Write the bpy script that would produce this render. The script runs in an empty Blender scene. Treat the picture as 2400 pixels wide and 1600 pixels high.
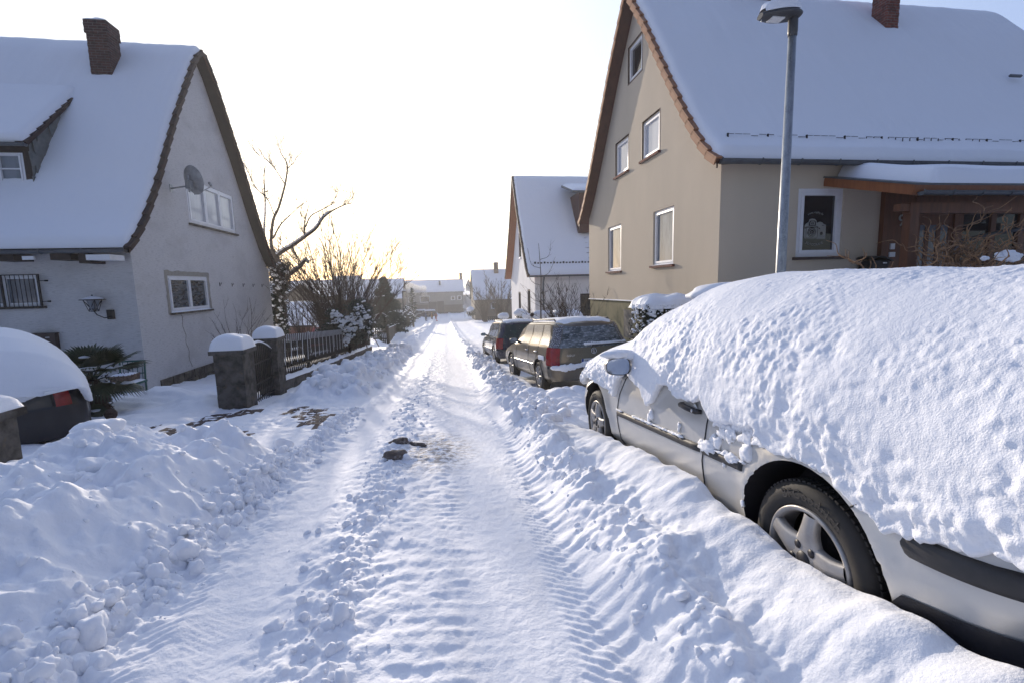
import bpy, bmesh, math, random
import numpy as np
from mathutils import Vector, Matrix, Euler, noise as mnoise
from mathutils.geometry import tessellate_polygon
random.seed(7)
PI = math.pi
scn = bpy.context.scene
COL = scn.collection

# ------------------------------------------------------------------ camera
CAMZ = 1.4
F = 1067.0 / 2400 * 36
def cam_axes():
    d = Vector((-160 / 1067, 132 / 1067, -1)).normalized()
    z = Vector((1, .026, 0)).cross(d).normalized()
    if z.y < 0: z = -z
    x = d.cross(z)
    return Matrix((x, d, z))
RC = cam_axes()
cam = bpy.data.cameras.new('camera'); camo = bpy.data.objects.new('camera', cam); COL.objects.link(camo)
cam.lens = F; cam.sensor_width = 36; cam.clip_end = 3000; cam.clip_start = .05
camo.matrix_world = Matrix.Translation((0, 0, CAMZ)) @ RC.to_4x4()
scn.camera = camo
# ------------------------------------------------------------------ light
SUN_AZ, SUN_EL = -11.0, 11.0
w = bpy.data.worlds.new('World'); scn.world = w; w.use_nodes = True
nt = w.node_tree; bg = nt.nodes['Background']
sky = nt.nodes.new('ShaderNodeTexSky'); sky.sky_type = 'NISHITA'; sky.sun_disc = False
sky.sun_elevation = math.radians(SUN_EL); sky.sun_rotation = math.radians(SUN_AZ)
sky.air_density = 1.0; sky.dust_density = 1.2; sky.ozone_density = 1.2; sky.altitude = 200
bg2 = nt.nodes.new("ShaderNodeBackground"); bg2.inputs[1].default_value = 1.0
# thin winter haze: milky and bright round the low sun, deeper blue behind the camera
tcw = nt.nodes.new('ShaderNodeTexCoord'); dtw = nt.nodes.new('ShaderNodeVectorMath'); dtw.operation = 'DOT_PRODUCT'; nt.links.new(tcw.outputs['Generated'], dtw.inputs[0])
dtw.inputs[1].default_value = (math.sin(math.radians(SUN_AZ)), math.cos(math.radians(SUN_AZ)), .12)
mrw = nt.nodes.new('ShaderNodeMapRange'); mrw.inputs['From Min'].default_value = -1; mrw.inputs['From Max'].default_value = 1; nt.links.new(dtw.outputs['Value'], mrw.inputs['Value'])
crw = nt.nodes.new('ShaderNodeValToRGB'); nt.links.new(mrw.outputs[0], crw.inputs[0]); el = crw.color_ramp.elements
el[0].position = .0; el[0].color = (.045, .052, .11, 1); el[1].position = 1.0; el[1].color = (1.0, .95, .88, 1)
for p_, c_ in ((.30, (.085, .11, .22, 1)), (.46, (.20, .26, .50, 1)), (.6, (.27, .35, .62, 1)), (.74, (.40, .49, .73, 1)), (.86, (.64, .73, .87, 1)), (.93, (.82, .86, .92, 1))):
    e_ = el.new(p_); e_.color = c_
nt.links.new(crw.outputs[0], bg2.inputs[0])
ads = nt.nodes.new("ShaderNodeAddShader"); nt.links.new(bg.outputs[0], ads.inputs[0]); nt.links.new(bg2.outputs[0], ads.inputs[1]); nt.links.new(ads.outputs[0], nt.nodes["World Output"].inputs[0])
nt.links.new(sky.outputs[0], bg.inputs[0]); bg.inputs[1].default_value = .05
sl = bpy.data.lights.new('sun', 'SUN'); so = bpy.data.objects.new('sun', sl); COL.objects.link(so)
sl.energy = 4.3; sl.angle = math.radians(.6); sl.color = (1, .87, .72)
sd = Vector((math.sin(math.radians(SUN_AZ)) * math.cos(math.radians(SUN_EL)), math.cos(math.radians(SUN_AZ)) * math.cos(math.radians(SUN_EL)), math.sin(math.radians(SUN_EL))))
so.rotation_euler = sd.to_track_quat('Z', 'Y').to_euler(); so.location = (-20, 90, 30)
scn.view_settings.view_transform = 'Standard'; scn.view_settings.look = 'None'
scn.view_settings.exposure = 0.06; scn.view_settings.gamma = 1
scn.cycles.max_bounces = 6; scn.cycles.diffuse_bounces = 4
scn.cycles.use_adaptive_sampling = True

# ------------------------------------------------------------------ numpy noise
rng = np.random.RandomState(3)
PERM = rng.permutation(512); PERM = np.concatenate([PERM, PERM, PERM])
GR = rng.normal(size=(512, 3)); GR /= np.linalg.norm(GR, axis=1)[:, None]
def perlin(x, y, z=None):
    x = np.asarray(x, float); y = np.asarray(y, float)
    z = np.zeros_like(x) if z is None else np.asarray(z, float) + 0 * x
    xi = np.floor(x).astype(int); yi = np.floor(y).astype(int); zi = np.floor(z).astype(int)
    xf = x - xi; yf = y - yi; zf = z - zi
    f = lambda t: t * t * t * (t * (t * 6 - 15) + 10)
    u, v, w_ = f(xf), f(yf), f(zf)
    def g(a, b, c):
        h = PERM[PERM[PERM[(xi + a) & 511] + ((yi + b) & 511)] + ((zi + c) & 511)]
        G = GR[h]
        return G[..., 0] * (xf - a) + G[..., 1] * (yf - b) + G[..., 2] * (zf - c)
    L = lambda a, b, t: a + t * (b - a)
    return L(L(L(g(0, 0, 0), g(1, 0, 0), u), L(g(0, 1, 0), g(1, 1, 0), u), v), L(L(g(0, 0, 1), g(1, 0, 1), u), L(g(0, 1, 1), g(1, 1, 1), u), v), w_) * 1.6
def fbm(x, y, z=0, o=4, r=.5):
    s = 0; a = 1; k = 1
    for i in range(o):
        s = s + a * perlin(x * k + 17 * i, y * k + 5 * i, (z * k if not np.isscalar(z) else z * k + 0 * x) + 3 * i); a *= r; k *= 2.03
    return s
def lumps(x, y, s, seed=0, jit=.9):
    """rounded clods: for every point the height of the nearest jittered dome"""
    xs = x / s; ys = y / s; xi = np.floor(xs).astype(int); yi = np.floor(ys).astype(int)
    out = np.zeros_like(xs)
    for a in (-1, 0, 1):
        for b in (-1, 0, 1):
            cx = xi + a; cy = yi + b
            h = PERM[(PERM[(cx + seed) & 511] + cy) & 511]
            r1 = h / 512.; r2 = PERM[(h + 77) & 511] / 512.; r3 = PERM[(h + 191) & 511] / 512.
            d2 = (xs - cx - .5 - (r1 - .5) * jit) ** 2 + (ys - cy - .5 - (r2 - .5) * jit) ** 2
            rad = .25 + .4 * r3
            out = np.maximum(out, np.sqrt(np.maximum(rad * rad - d2, 0)) * (.5 + .5 * r2))
    return out
def sstep(a, b, x):
    t = np.clip((x - a) / (b - a), 0, 1); return t * t * (3 - 2 * t)
def band(a, b, x, s=.05): return sstep(a - s, a + s, x) * (1 - sstep(b - s, b + s, x))
PY = [-300, -50, 0, 1.5, 4.1, 9.1, 11.6, 33, 60, 85, 110, 2000]
PZ = [5, 4, .07, -.045, -.27, -.76, -.98, -2.6, -4.2, -5.2, -5.5, -5.5]
def prof(y): return np.interp(y, PY, PZ)
def G1(x, y): return float(gh(np.array([float(x)]), np.array([float(y)]))[0])
def hyp(v): return np.asarray(v)

# ------------------------------------------------------------------ ground height
CARY = [.5, .84, .98, 1.11, 1.31, 1.65, 1.82, 2.16, 2.34, 2.89, 3.69, 4.45, 4.9]
CARH = [.36, .38, .34, .355, .33, .29, .335, .31, .37, .33, .28, .17, .16]
def gh(x, y, detail=True):
    x = np.asarray(x, float); y = np.asarray(y, float)
    wob = .10 * perlin(y * .35, y * 0 + 2.2) + .05 * perlin(y * 1.3, y * 0 + 9.)
    X = x + wob * sstep(2, 8, y)
    near = 1 - sstep(9, 26, y)
    z = prof(y) + 0 * x
    n1 = fbm(x * 1.3, y * 1.3, 0., 3); n2 = fbm(x * 6, y * 6, 3., 3); n3 = fbm(x * 22, y * 22, 5., 3)
    L = lumps(x, y, .30, 3); L2 = lumps(x, y, .13, 9); L3 = lumps(x + .3, y, .62, 21); L4 = lumps(x, y + .2, .065, 41); L5 = lumps(x + .1, y, .034, 51); n4 = perlin(x * 70, y * 70, 2.) + .6 * perlin(x * 140, y * 120, 4.); nr = 1 - sstep(3.5, 8, y)
    # road surface
    road = band(-1.38, .62, X, .07)
    ridge = np.exp(-((X + .60) / .17) ** 2) * (.6 + .4 * sstep(-1, 1, fbm(x * 2, y * 1.2, 8., 2) * 2))
    z = z + ridge * (.012 + .020 * L + .025 * L2 * near + .018 * n2 * near + .05 * L4 * nr + .03 * L5 * nr)
    ltrk = np.exp(-((X + 1.07) / .15) ** 4); rtrk = np.exp(-((X - .27) / .30) ** 4)
    z = z - .028 * ltrk - .02 * rtrk
    rough = road * (1 - ltrk) * (1 - rtrk)
    z = z + rough * (.010 * n2 + .012 * L2 * near)
    z = z + road * .0026 * n3 + .0016 * nr * n4
    # tyre tread ribs
    ph = y + .10 * x + .09 * n1 + .012 * n2
    rib = np.maximum(np.sin(ph * 2 * PI / .095), -.2) * (.6 + .5 * perlin(x * 9, y * 9)) * (1 + .8 * perlin(x * 40, y * 12))
    z = z + .0055 * sstep(-.35, .25, n1) * band(-.42, .03, X, .05) * rib * (1 - sstep(4, 8, y))
    z = z + .004 * band(-.10, .12, X, .05) * rib * (1 - sstep(4, 8, y))
    rib2 = np.sin((y - 1.2 * x) * 2 * PI / .055) * (.6 + .6 * perlin(x * 7, y * 7))
    z = z + .006 * band(-1.40, -1.24, X, .03) * rib2 * (1 - sstep(5, 10, y))
    z = z + .0028 * np.clip(perlin(x * 5, y * 2.5) * 2 + .5, 0, 1) * band(-1.2, -.9, X, .05) * np.sin((y + .6 * x + .01 * n2) * 2 * PI / .033) * (1 - sstep(2.5, 6, y))
    rib3 = np.maximum(np.sin((y - .35 * x + .02 * n2 + .08 * n1) * 2 * PI / .115), -.55) * (.55 + .9 * perlin(x * 6 + 3, y * 6))
    z = z - .014 * band(.56, .78, X, .05) * rib3 * (1 - sstep(7, 12, y)) * (.7 + .5 * perlin(x * 4, y * 4))
    z = z + .005 * band(.46, .62, X, .04) * np.sin((y + .8 * x) * 2 * PI / .05) * (1 - sstep(4, 9, y))
    # bank on the right, beside the parked cars
    bank = sstep(.60, .98, X) * (1 - .35 * sstep(1.0, 1.25, X))
    bh = np.interp(y, [0, 3, 5, 7, 9, 14, 22, 40, 80], [.15, .16, .20, .22, .20, .16, .16, .18, .25])
    z = z + bank * (bh - .02 + .07 * n1 + .025 * n2 + .07 * L + .05 * L2 * near + .07 * L3 + .03 * L4 * nr + .006 * n3 * nr) * (1 - .75 * sstep(1.25, 1.75, X) * sstep(4.5, 5.5, y))
    # smooth apron against the silver car
    ch = np.interp(y, CARY, CARH)
    ap = sstep(.95, 1.36, x) * (1 - sstep(4.3, 5.2, y))
    z = z * (1 - ap) + ap * (prof(y) + ch + .006 * n2 + .018 * perlin(x * 2.5, y * 2.5) + .012 * perlin(x * 9, y * 9))
    # under the silver car and along the other cars
    under = sstep(1.405, 1.47, x) * (1 - sstep(3.15, 3.35, x)) * (1 - sstep(4.75, 5.1, y)) * sstep(.1, .4, y)
    z = z * (1 - under) + under * (prof(y) - .05)
    u2 = band(1.85, 3.5, x, .1) * band(8.6, 12.9, y, .2); z = z - u2 * .2
    u3 = band(1.72, 3.4, x, .1) * band(14.6, 19.2, y, .3); z = z - u3 * .2
    bar = band(1.3, 3.6, x, .25) * band(5.6, 8.0, y, .5)
    z = z + bar * (.06 + .14 * L + .10 * L3 + .05 * n1)
    # right yards
    z = z + sstep(3.4, 4.6, x) * (.32 + .05 * n1) * (1 - .6 * sstep(20, 26, y))
    # left bank: big shovelled mound, gap of the drive, bank to the distance
    ml = (1 - sstep(4.15, 5.2, y + .12 * (x + 1.6) + .15 * n1)) * sstep(-9, -2, y)
    prx = 1 - sstep(-2.02, -1.42, X + .12 * n1 + .05 * n2)
    back = sstep(-3.55, -2.55, x + .15 * n1)
    mh = np.interp(y, [-5, 1, 2.5, 3.5, 4.4, 5.0, 6], [.30, .36, .42, .48, .50, .34, .14])
    bil = .5 - np.abs(perlin(x * 1.9, y * 1.9, 4.)) ; bil2 = .5 - np.abs(perlin(x * 5, y * 5, 7.)); chunk = .14 * L3 + .14 * L + .10 * L2 + .03 * L4 * nr + .26 * bil + .12 * bil2 + .04 * n2
    m = ml * prx * (back * .62 + .38 * sstep(-4.6, -3.4, x))
    z = z + m * (mh - .10 + .10 * n1 + chunk * .62 + .008 * n3 + .03 * L4 * nr * (n1 > .1)) + ml * prx * (1 - back) * (.12 + .06 * n1)
    foot = np.exp(-((X + 1.52) / .14) ** 2) * (1 - sstep(6, 9, y)) * sstep(-3, 0, y)
    z = z + foot * (.015 + .10 * L2 + .09 * L + .09 * L4 + .05 * L5 + .02 * n2)
    yl = sstep(5.0, 7.2, y)
    lb = (1 - sstep(-2.0, -1.45, X)) * sstep(-3.5, -2.5, x) * sstep(8.2, 9.6, y + .3 * n1)
    z = z + lb * (np.interp(y, [8, 10.5, 12, 20, 40, 80], [.30, .38, .30, .22, .3, .35]) + .10 * n1 + .30 * L3 + .10 * L + .04 * n2)
    lo = (1 - sstep(-1.85, -1.45, X)) * yl * (1 - sstep(8.2, 9.6, y))
    z = z + lo * (.03 + .04 * L + .03 * L2 + .012 * n2)
    # yard beside the house and behind the gate posts
    yd = (1 - sstep(-4.7, -3.9, x)) * sstep(8.6, 9.8, y)
    z = z + yd * (.05 + .06 * n1)
    pile = np.exp(-((x + 5.7) / .9) ** 2 - ((y - 9.7) / .8) ** 2) + .7 * np.exp(-((x + 4.4) / .5) ** 2 - ((y - 8.7) / .35) ** 2)
    z = z + pile * (.26 + .14 * L3 + .04 * n2)
    z = z + (1 - sstep(-4.6, -3.6, x)) * (1 - yd) * (.04 + .05 * n1 + .008 * n2)
    z = z + (1 - sstep(-4.5, -4.0, x)) * sstep(24, 30, y) * (.25 + .1 * n1)
    z = z + .004 * n2 + .05 * n1 * (1 - road) * .5
    return z

# ------------------------------------------------------------------ mesh helpers
def V(*a): return Vector(a)
class MB:
    def __init__(s): s.v = []; s.f = []; s.mi = []; s.sm = []
    def add(s, vs, fs, mi=0, smooth=False):
        b = len(s.v); s.v.extend([tuple(p) for p in vs]); s.f.extend([tuple(i + b for i in f) for f in fs])
        s.mi.extend([mi] * len(fs)); s.sm.extend([smooth] * len(fs)); return s
    def obox(s, o, U, Vv, N, a, b, mi=0):
        o, U, Vv, N = Vector(o), Vector(U), Vector(Vv), Vector(N)
        p = [o + U * x + Vv * y + N * z for x in (a[0], b[0]) for y in (a[1], b[1]) for z in (a[2], b[2])]
        f = [(0, 1, 3, 2), (4, 6, 7, 5), (0, 4, 5, 1), (2, 3, 7, 6), (0, 2, 6, 4), (1, 5, 7, 3)]
        return s.add(p, f, mi)
    def box(s, a, b, mi=0): return s.obox((0, 0, 0), (1, 0, 0), (0, 1, 0), (0, 0, 1), a, b, mi)
    def tube(s, pts, rad, n=6, cap=True, mi=0, smooth=True):
        pts = [Vector(p) for p in pts]
        if not hasattr(rad, '__len__'): rad = [rad] * len(pts)
        t0 = (pts[1] - pts[0]).normalized()
        a = t0.orthogonal().normalized(); vs = []; fs = []
        for i, p in enumerate(pts):
            t = (pts[min(i + 1, len(pts) - 1)] - pts[max(i - 1, 0)])
            t = t.normalized() if t.length > 1e-9 else t0
            a = (a - t * a.dot(t)); a = a.normalized() if a.length > 1e-6 else t.orthogonal().normalized()
            b = t.cross(a)
            for k in range(n):
                an = 2 * PI * k / n; vs.append(p + (a * math.cos(an) + b * math.sin(an)) * rad[i])
        for i in range(len(pts) - 1):
            for k in range(n):
                fs.append((i * n + k, i * n + (k + 1) % n, (i + 1) * n + (k + 1) % n, (i + 1) * n + k))
        if cap: fs.append(tuple(range(n))[::-1]); fs.append(tuple((len(pts) - 1) * n + k for k in range(n)))
        return s.add(vs, fs, mi, smooth)
    def grid(s, P, mi=0, smooth=True, flip=False, wrap=False):
        P = np.asarray(P); r, c = P.shape[:2]; fs = []
        for i in range(r - 1):
            for j in range(c if wrap else c - 1):
                j2 = (j + 1) % c
                q = (i * c + j, i * c + j2, (i + 1) * c + j2, (i + 1) * c + j)
                fs.append(q[::-1] if flip else q)
        return s.add([tuple(p) for p in P.reshape(-1, 3)], fs, mi, smooth)
    def lathe(s, o, prf, n=16, axis='z', mi=0, smooth=True):
        o = Vector(o); vs = []; fs = []
        for (r, h) in prf:
            for k in range(n):
                an = 2 * PI * k / n; c, d = r * math.cos(an), r * math.sin(an)
                vs.append(o + (Vector((c, d, h)) if axis == 'z' else Vector((h, c, d)) if axis == 'x' else Vector((c, h, d))))
        for i in range(len(prf) - 1):
            for k in range(n): fs.append((i * n + k, i * n + (k + 1) % n, (i + 1) * n + (k + 1) % n, (i + 1) * n + k))
        return s.add(vs, fs, mi, smooth)
    def blob(s, c, r, sub=2, amp=.25, fr=1.2, sq=(1, 1, 1), mi=0, seed=0):
        vs, fs = ICO[sub]; c = Vector(c); out = []
        for p in vs:
            q = Vector(p); k = 1 + amp * mnoise.noise(q * fr + Vector((seed * 3.1, seed * 1.7, seed * .9)))
            out.append(c + Vector((q.x * sq[0], q.y * sq[1], q.z * sq[2])) * r * k)
        return s.add(out, fs, mi, True)
    def build(s, name, mats, parent=None, local=False):
        me = bpy.data.meshes.new(name); 
        off = Vector((0, 0, 0))
        if parent is not None and not local:
            off = wloc(parent)
        vs = [(p[0] - off.x, p[1] - off.y, p[2] - off.z) for p in s.v] if off.length else s.v
        me.from_pydata(vs, [], s.f); 
        if not isinstance(mats, (list, tuple)): mats = [mats]
        for m in mats: me.materials.append(m)
        me.polygons.foreach_set('material_index', s.mi); me.polygons.foreach_set('use_smooth', s.sm)
        me.update()
        o = bpy.data.objects.new(name, me); COL.objects.link(o)
        if parent is not None: o.parent = parent
        return o
def wloc(o):
    v = Vector((0, 0, 0))
    while o is not None: v += o.location; o = o.parent
    return v
ICO = {}
for _s in (1, 2, 3, 4):
    _b = bmesh.new(); bmesh.ops.create_icosphere(_b, subdivisions=_s, radius=1)
    ICO[_s] = ([v.co.copy() for v in _b.verts], [tuple(v.index for v in f.verts) for f in _b.faces]); _b.free()
def thing(name, label, cat, loc=(0, 0, 0), group=None, rot=None):
    o = bpy.data.objects.new(name, None); COL.objects.link(o); o.location = loc; o.empty_display_size = .2
    if rot: o.rotation_euler = rot
    o['label'] = label; o['category'] = cat
    if group: o['group'] = group
    return o
def tag(o, label, cat, group=None, kind=None):
    o['label'] = label; o['category'] = cat
    if group: o['group'] = group
    if kind: o['kind'] = kind
    return o
def npmesh(name, P, mats, parent=None, wrap=False, label=None):
    """big grid to mesh, fast"""
    r, c = P.shape[:2]; me = bpy.data.meshes.new(name)
    co = P.reshape(-1, 3).astype(np.float32)
    i = np.arange(r - 1)[:, None]; j = np.arange(c - 1)[None, :]
    a = (i * c + j); q = np.stack([a, a + 1, a + c + 1, a + c], -1).reshape(-1)
    me.vertices.add(len(co)); me.vertices.foreach_set('co', co.reshape(-1))
    nf = len(q) // 4; me.loops.add(len(q)); me.loops.foreach_set('vertex_index', q.astype(np.int32))
    me.polygons.add(nf); me.polygons.foreach_set('loop_start', np.arange(0, len(q), 4, dtype=np.int32)); me.polygons.foreach_set('loop_total', np.full(nf, 4, np.int32))
    me.polygons.foreach_set('use_smooth', np.ones(nf, bool))
    me.update(calc_edges=True); me.validate()
    me.materials.append(mats)
    o = bpy.data.objects.new(name, me); COL.objects.link(o)
    if parent: o.parent = parent
    return o
def text_mesh(txt, size, mat, name, parent, M, depth=.003, arc=None, spacing=1.0):
    """lettering as a mesh; M places its local xy plane; arc=(radius, start sign) bends it"""
    cu = bpy.data.curves.new('t', 'FONT'); cu.body = txt; cu.size = size; cu.extrude = depth; cu.align_x = 'CENTER'; cu.align_y = 'CENTER'; cu.resolution_u = 3; cu.space_character = spacing
    to = bpy.data.objects.new('t', cu); COL.objects.link(to)
    dg = bpy.context.evaluated_depsgraph_get(); me = bpy.data.meshes.new_from_object(to.evaluated_get(dg))
    bpy.data.objects.remove(to); bpy.data.curves.remove(cu)
    me.name = name
    for v in me.vertices:
        p = v.co.copy()
        if arc:
            R_, sg = arc
            an = p.x / R_; rr = R_ + sg * p.y
            p = Vector((math.sin(an) * rr, sg * (math.cos(an) * rr - R_), p.z))
        v.co = M @ p
    me.materials.clear(); me.materials.append(mat)
    o = bpy.data.objects.new(name, me); COL.objects.link(o)
    if parent is not None: o.parent = parent
    return o

# ------------------------------------------------------------------ materials
MATS = {}
def mat(name, col, rough=.6, metal=0, spec=.5, coat=0, bump=None, var=None, extra=None):
    """bump=(scale, strength, dist[, stretch vec]); var=(scale, dark colour, lo, hi)"""
    m = bpy.data.materials.new(name); m.use_nodes = True; n = m.node_tree.nodes; l = m.node_tree.links
    b = n['Principled BSDF']; b.inputs['Base Color'].default_value = (*col, 1); b.inputs['Roughness'].default_value = rough
    b.inputs['Metallic'].default_value = metal; b.inputs['Specular IOR Level'].default_value = spec; b.inputs['Coat Weight'].default_value = coat
    tc = n.new('ShaderNodeTexCoord')
    def ntex(scale, detail=5, st=None, rg=.55):
        mp = n.new('ShaderNodeMapping'); mp.inputs['Scale'].default_value = st or (1, 1, 1)
        l.new(tc.outputs['Object'], mp.inputs[0]); t = n.new('ShaderNodeTexNoise'); t.inputs['Scale'].default_value = scale; t.inputs['Detail'].default_value = detail; t.inputs['Roughness'].default_value = rg
        l.new(mp.outputs[0], t.inputs['Vector']); return t
    def ramp(src, lo, hi):
        r = n.new('ShaderNodeMapRange'); r.inputs['From Min'].default_value = lo; r.inputs['From Max'].default_value = hi; r.clamp = True
        l.new(src, r.inputs['Value']); return r.outputs[0]
    cur = None
    if var:
        if not isinstance(var, list): var = [var]
        for vv in var:
            t = ntex(vv[0], 6, vv[4] if len(vv) > 4 else None, .6); f = ramp(t.outputs['Fac'], vv[2], vv[3])
            mx = n.new('ShaderNodeMix'); mx.data_type = 'RGBA'; l.new(f, mx.inputs['Factor'])
            if cur is None: mx.inputs[6].default_value = (*col, 1)
            else: l.new(cur, mx.inputs[6])
            mx.inputs[7].default_value = (*vv[1], 1); cur = mx.outputs[2]
        l.new(cur, b.inputs['Base Color'])
    if bump:
        if not isinstance(bump, list): bump = [bump]
        prev = None
        for bb in bump:
            t = ntex(bb[0], 4, bb[3] if len(bb) > 3 else None)
            bn = n.new('ShaderNodeBump'); bn.inputs['Strength'].default_value = bb[1]; bn.inputs['Distance'].default_value = bb[2]
            l.new(t.outputs['Fac'], bn.inputs['Height'])
            if prev: l.new(prev, bn.inputs['Normal'])
            prev = bn.outputs[0]
        l.new(prev, b.inputs['Normal'])
    if extra: extra(m, n, l, b, tc, ntex, ramp, cur)
    MATS[name] = m
    return m
SNOWC = (.86, .87, .90)
M_snow = mat('snow', SNOWC, .62, spec=.25, bump=[(9, .35, .02), (55, .5, .006), (300, .4, .0015)])
M_snowroof = mat('roof snow', SNOWC, .6, spec=.25, bump=[(2.5, .3, .05, (1, 1, 1)), (7, .25, .02, (1, .12, .12)), (14, .35, .015)])
def snow_extra(m, n, l, b, tc, ntex, ramp, cur):
    # thin dirt film in the wheel tracks, darkest by the two clods
    t = ntex(3.0, 6, (1, .35, 1)); f = ramp(t.outputs['Fac'], .52, .78)
    sx = n.new('ShaderNodeSeparateXYZ'); l.new(tc.outputs['Object'], sx.inputs[0])
    a = n.new('ShaderNodeMath'); a.operation = 'SUBTRACT'; l.new(sx.outputs[0], a.inputs[0]); a.inputs[1].default_value = .2
    a2 = n.new('ShaderNodeMath'); a2.operation = 'ABSOLUTE'; l.new(a.outputs[0], a2.inputs[0])
    r = ramp(a2.outputs[0], .75, .2)
    k = n.new('ShaderNodeMath'); k.operation = 'MULTIPLY'; l.new(f, k.inputs[0]); l.new(r, k.inputs[1])
    k2 = n.new('ShaderNodeMath'); k2.operation = 'MULTIPLY'; l.new(k.outputs[0], k2.inputs[0]); k2.inputs[1].default_value = .28
    mx = n.new('ShaderNodeMix'); mx.data_type = 'RGBA'; l.new(k2.outputs[0], mx.inputs['Factor']); mx.inputs[6].default_value = (*SNOWC, 1); mx.inputs[7].default_value = (.52, .50, .48, 1)
    # gritty patch
    vm = n.new('ShaderNodeVectorMath'); vm.operation = 'SUBTRACT'; l.new(tc.outputs['Object'], vm.inputs[0]); vm.inputs[1].default_value = (-.16, 4.75, -.33)
    vs = n.new('ShaderNodeVectorMath'); vs.operation = 'MULTIPLY'; l.new(vm.outputs[0], vs.inputs[0]); vs.inputs[1].default_value = (2.0, 1.05, 0)
    ln = n.new('ShaderNodeVectorMath'); ln.operation = 'LENGTH'; l.new(vs.outputs[0], ln.inputs[0])
    rr = ramp(ln.outputs['Value'], 1.05, .35)
    t2 = ntex(15, 6, (1, 1.6, 1), .7); f2 = ramp(t2.outputs['Fac'], .46, .56)
    k3 = n.new('ShaderNodeMath'); k3.operation = 'MULTIPLY'; l.new(rr, k3.inputs[0]); l.new(f2, k3.inputs[1])
    k4 = n.new('ShaderNodeMath'); k4.operation = 'MULTIPLY'; l.new(k3.outputs[0], k4.inputs[0]); k4.inputs[1].default_value = .85
    mx2 = n.new('ShaderNodeMix'); mx2.data_type = 'RGBA'; l.new(k4.outputs[0], mx2.inputs['Factor']); l.new(mx.outputs[2], mx2.inputs[6]); mx2.inputs[7].default_value = (.16, .13, .11, 1)
    l.new(mx2.outputs[2], b.inputs['Base Color'])
M_ground = mat('ground snow', SNOWC, .65, spec=.14, bump=[(14, .3, .015), (70, .6, .006), (330, .5, .0015)], extra=snow_extra)
M_carsnow = mat('car snow', SNOWC, .62, spec=.25, bump=[(40, .45, .008), (160, .5, .003), (420, .3, .001)])
M_plast_l = mat('grey scratched plaster', (.60, .58, .57), .9, spec=.1, bump=[(30, .9, .012, (.25, .25, 1.6)), (120, .4, .003)], var=[(1.1, (.47, .45, .44), .50, .78, (1, .7, 1.3)), (5, (.24, .235, .23), .64, .86, (1, .35, 1.2)), (26, (.46, .44, .43), .5, .68, (.3, .3, 2.2))])
M_plast_r = mat('beige plaster', (.60, .515, .405), .9, spec=.1, bump=[(90, .6, .004), (18, .12, .01)], var=[(.7, (.52, .45, .355), .4, .75, (1, 1, .4)), (60, (.50, .42, .32), .45, .7)])
M_plinth = mat('olive rendered plinth', (.25, .225, .14), .9, spec=.1, bump=(60, .5, .004), var=[(3, (.12, .115, .07), .45, .75, (1, 1, .4)), (9, (.26, .23, .14), .55, .8)])
M_plast_w = mat('white plaster', (.78, .75, .73), .9, spec=.1, bump=(60, .3, .005), var=(1.2, (.70, .68, .66), .4, .7))
M_stone = mat('quarry stone', (.15, .13, .105), .9, spec=.1, bump=[(7, .8, .03), (40, .7, .008)], var=[(4, (.07, .06, .05), .4, .65), (12, (.22, .17, .11), .55, .75)])
M_post = mat('weathered concrete', (.125, .115, .105), .9, spec=.1, bump=[(9, .7, .02), (60, .7, .006)], var=[(5, (.045, .04, .036), .42, .65), (11, (.14, .11, .075), .58, .78)])
def brick_extra(c1, c2, mort, sc):
    def fn(m, n, l, b, tc, ntex, ramp, cur):
        br = n.new('ShaderNodeTexBrick'); br.inputs['Color1'].default_value = (*c1, 1); br.inputs['Color2'].default_value = (*c2, 1); br.inputs['Mortar'].default_value = (*mort, 1)
        br.inputs['Scale'].default_value = sc; br.inputs['Mortar Size'].default_value = .018; br.inputs['Brick Width'].default_value = .5; br.inputs['Row Height'].default_value = .16
        sx = n.new('ShaderNodeSeparateXYZ'); l.new(tc.outputs['Object'], sx.inputs[0])
        ad = n.new('ShaderNodeMath'); l.new(sx.outputs[0], ad.inputs[0]); l.new(sx.outputs[1], ad.inputs[1])
        cb = n.new('ShaderNodeCombineXYZ'); l.new(ad.outputs[0], cb.inputs[0]); l.new(sx.outputs[2], cb.inputs[1])
        l.new(cb.outputs[0], br.inputs['Vector'])
        t = ntex(8, 5); f = ramp(t.outputs['Fac'], .45, .7)
        mx = n.new('ShaderNodeMix'); mx.data_type = 'RGBA'; mx.blend_type = 'MULTIPLY'; l.new(f, mx.inputs['Factor']); l.new(br.outputs['Color'], mx.inputs[6]); mx.inputs[7].default_value = (.45, .42, .42, 1)
        l.new(mx.outputs[2], b.inputs['Base Color'])
        bn = n.new('ShaderNodeBump'); bn.inputs['Strength'].default_value = .8; bn.inputs['Distance'].default_value = .012; bn.invert = True
        l.new(br.outputs['Fac'], bn.inputs['Height']); l.new(bn.outputs[0], b.inputs['Normal'])
    return fn
M_brick = mat('old red brick', (.1, .04, .03), .9, extra=brick_extra((.10, .035, .026), (.062, .024, .02), (.13, .11, .10), 2.4))
M_brick2 = mat('bright red brick', (.2, .06, .04), .9, extra=brick_extra((.22, .06, .035), (.16, .045, .03), (.2, .16, .14), 2.4))
M_tile_d = mat('dark roof tile', (.042, .018, .014), .8, bump=(20, .5, .01), var=(9, (.03, .02, .02), .45, .65))
M_tile_o = mat('orange roof tile', (.30, .135, .065), .75, bump=(25, .4, .006), var=(7, (.26, .10, .045), .45, .7))
M_wood_r = mat('red brown boards', (.085, .028, .018), .6, bump=(12, .3, .01, (1, .15, .15)), var=(6, (.06, .02, .014), .45, .65))
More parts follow.
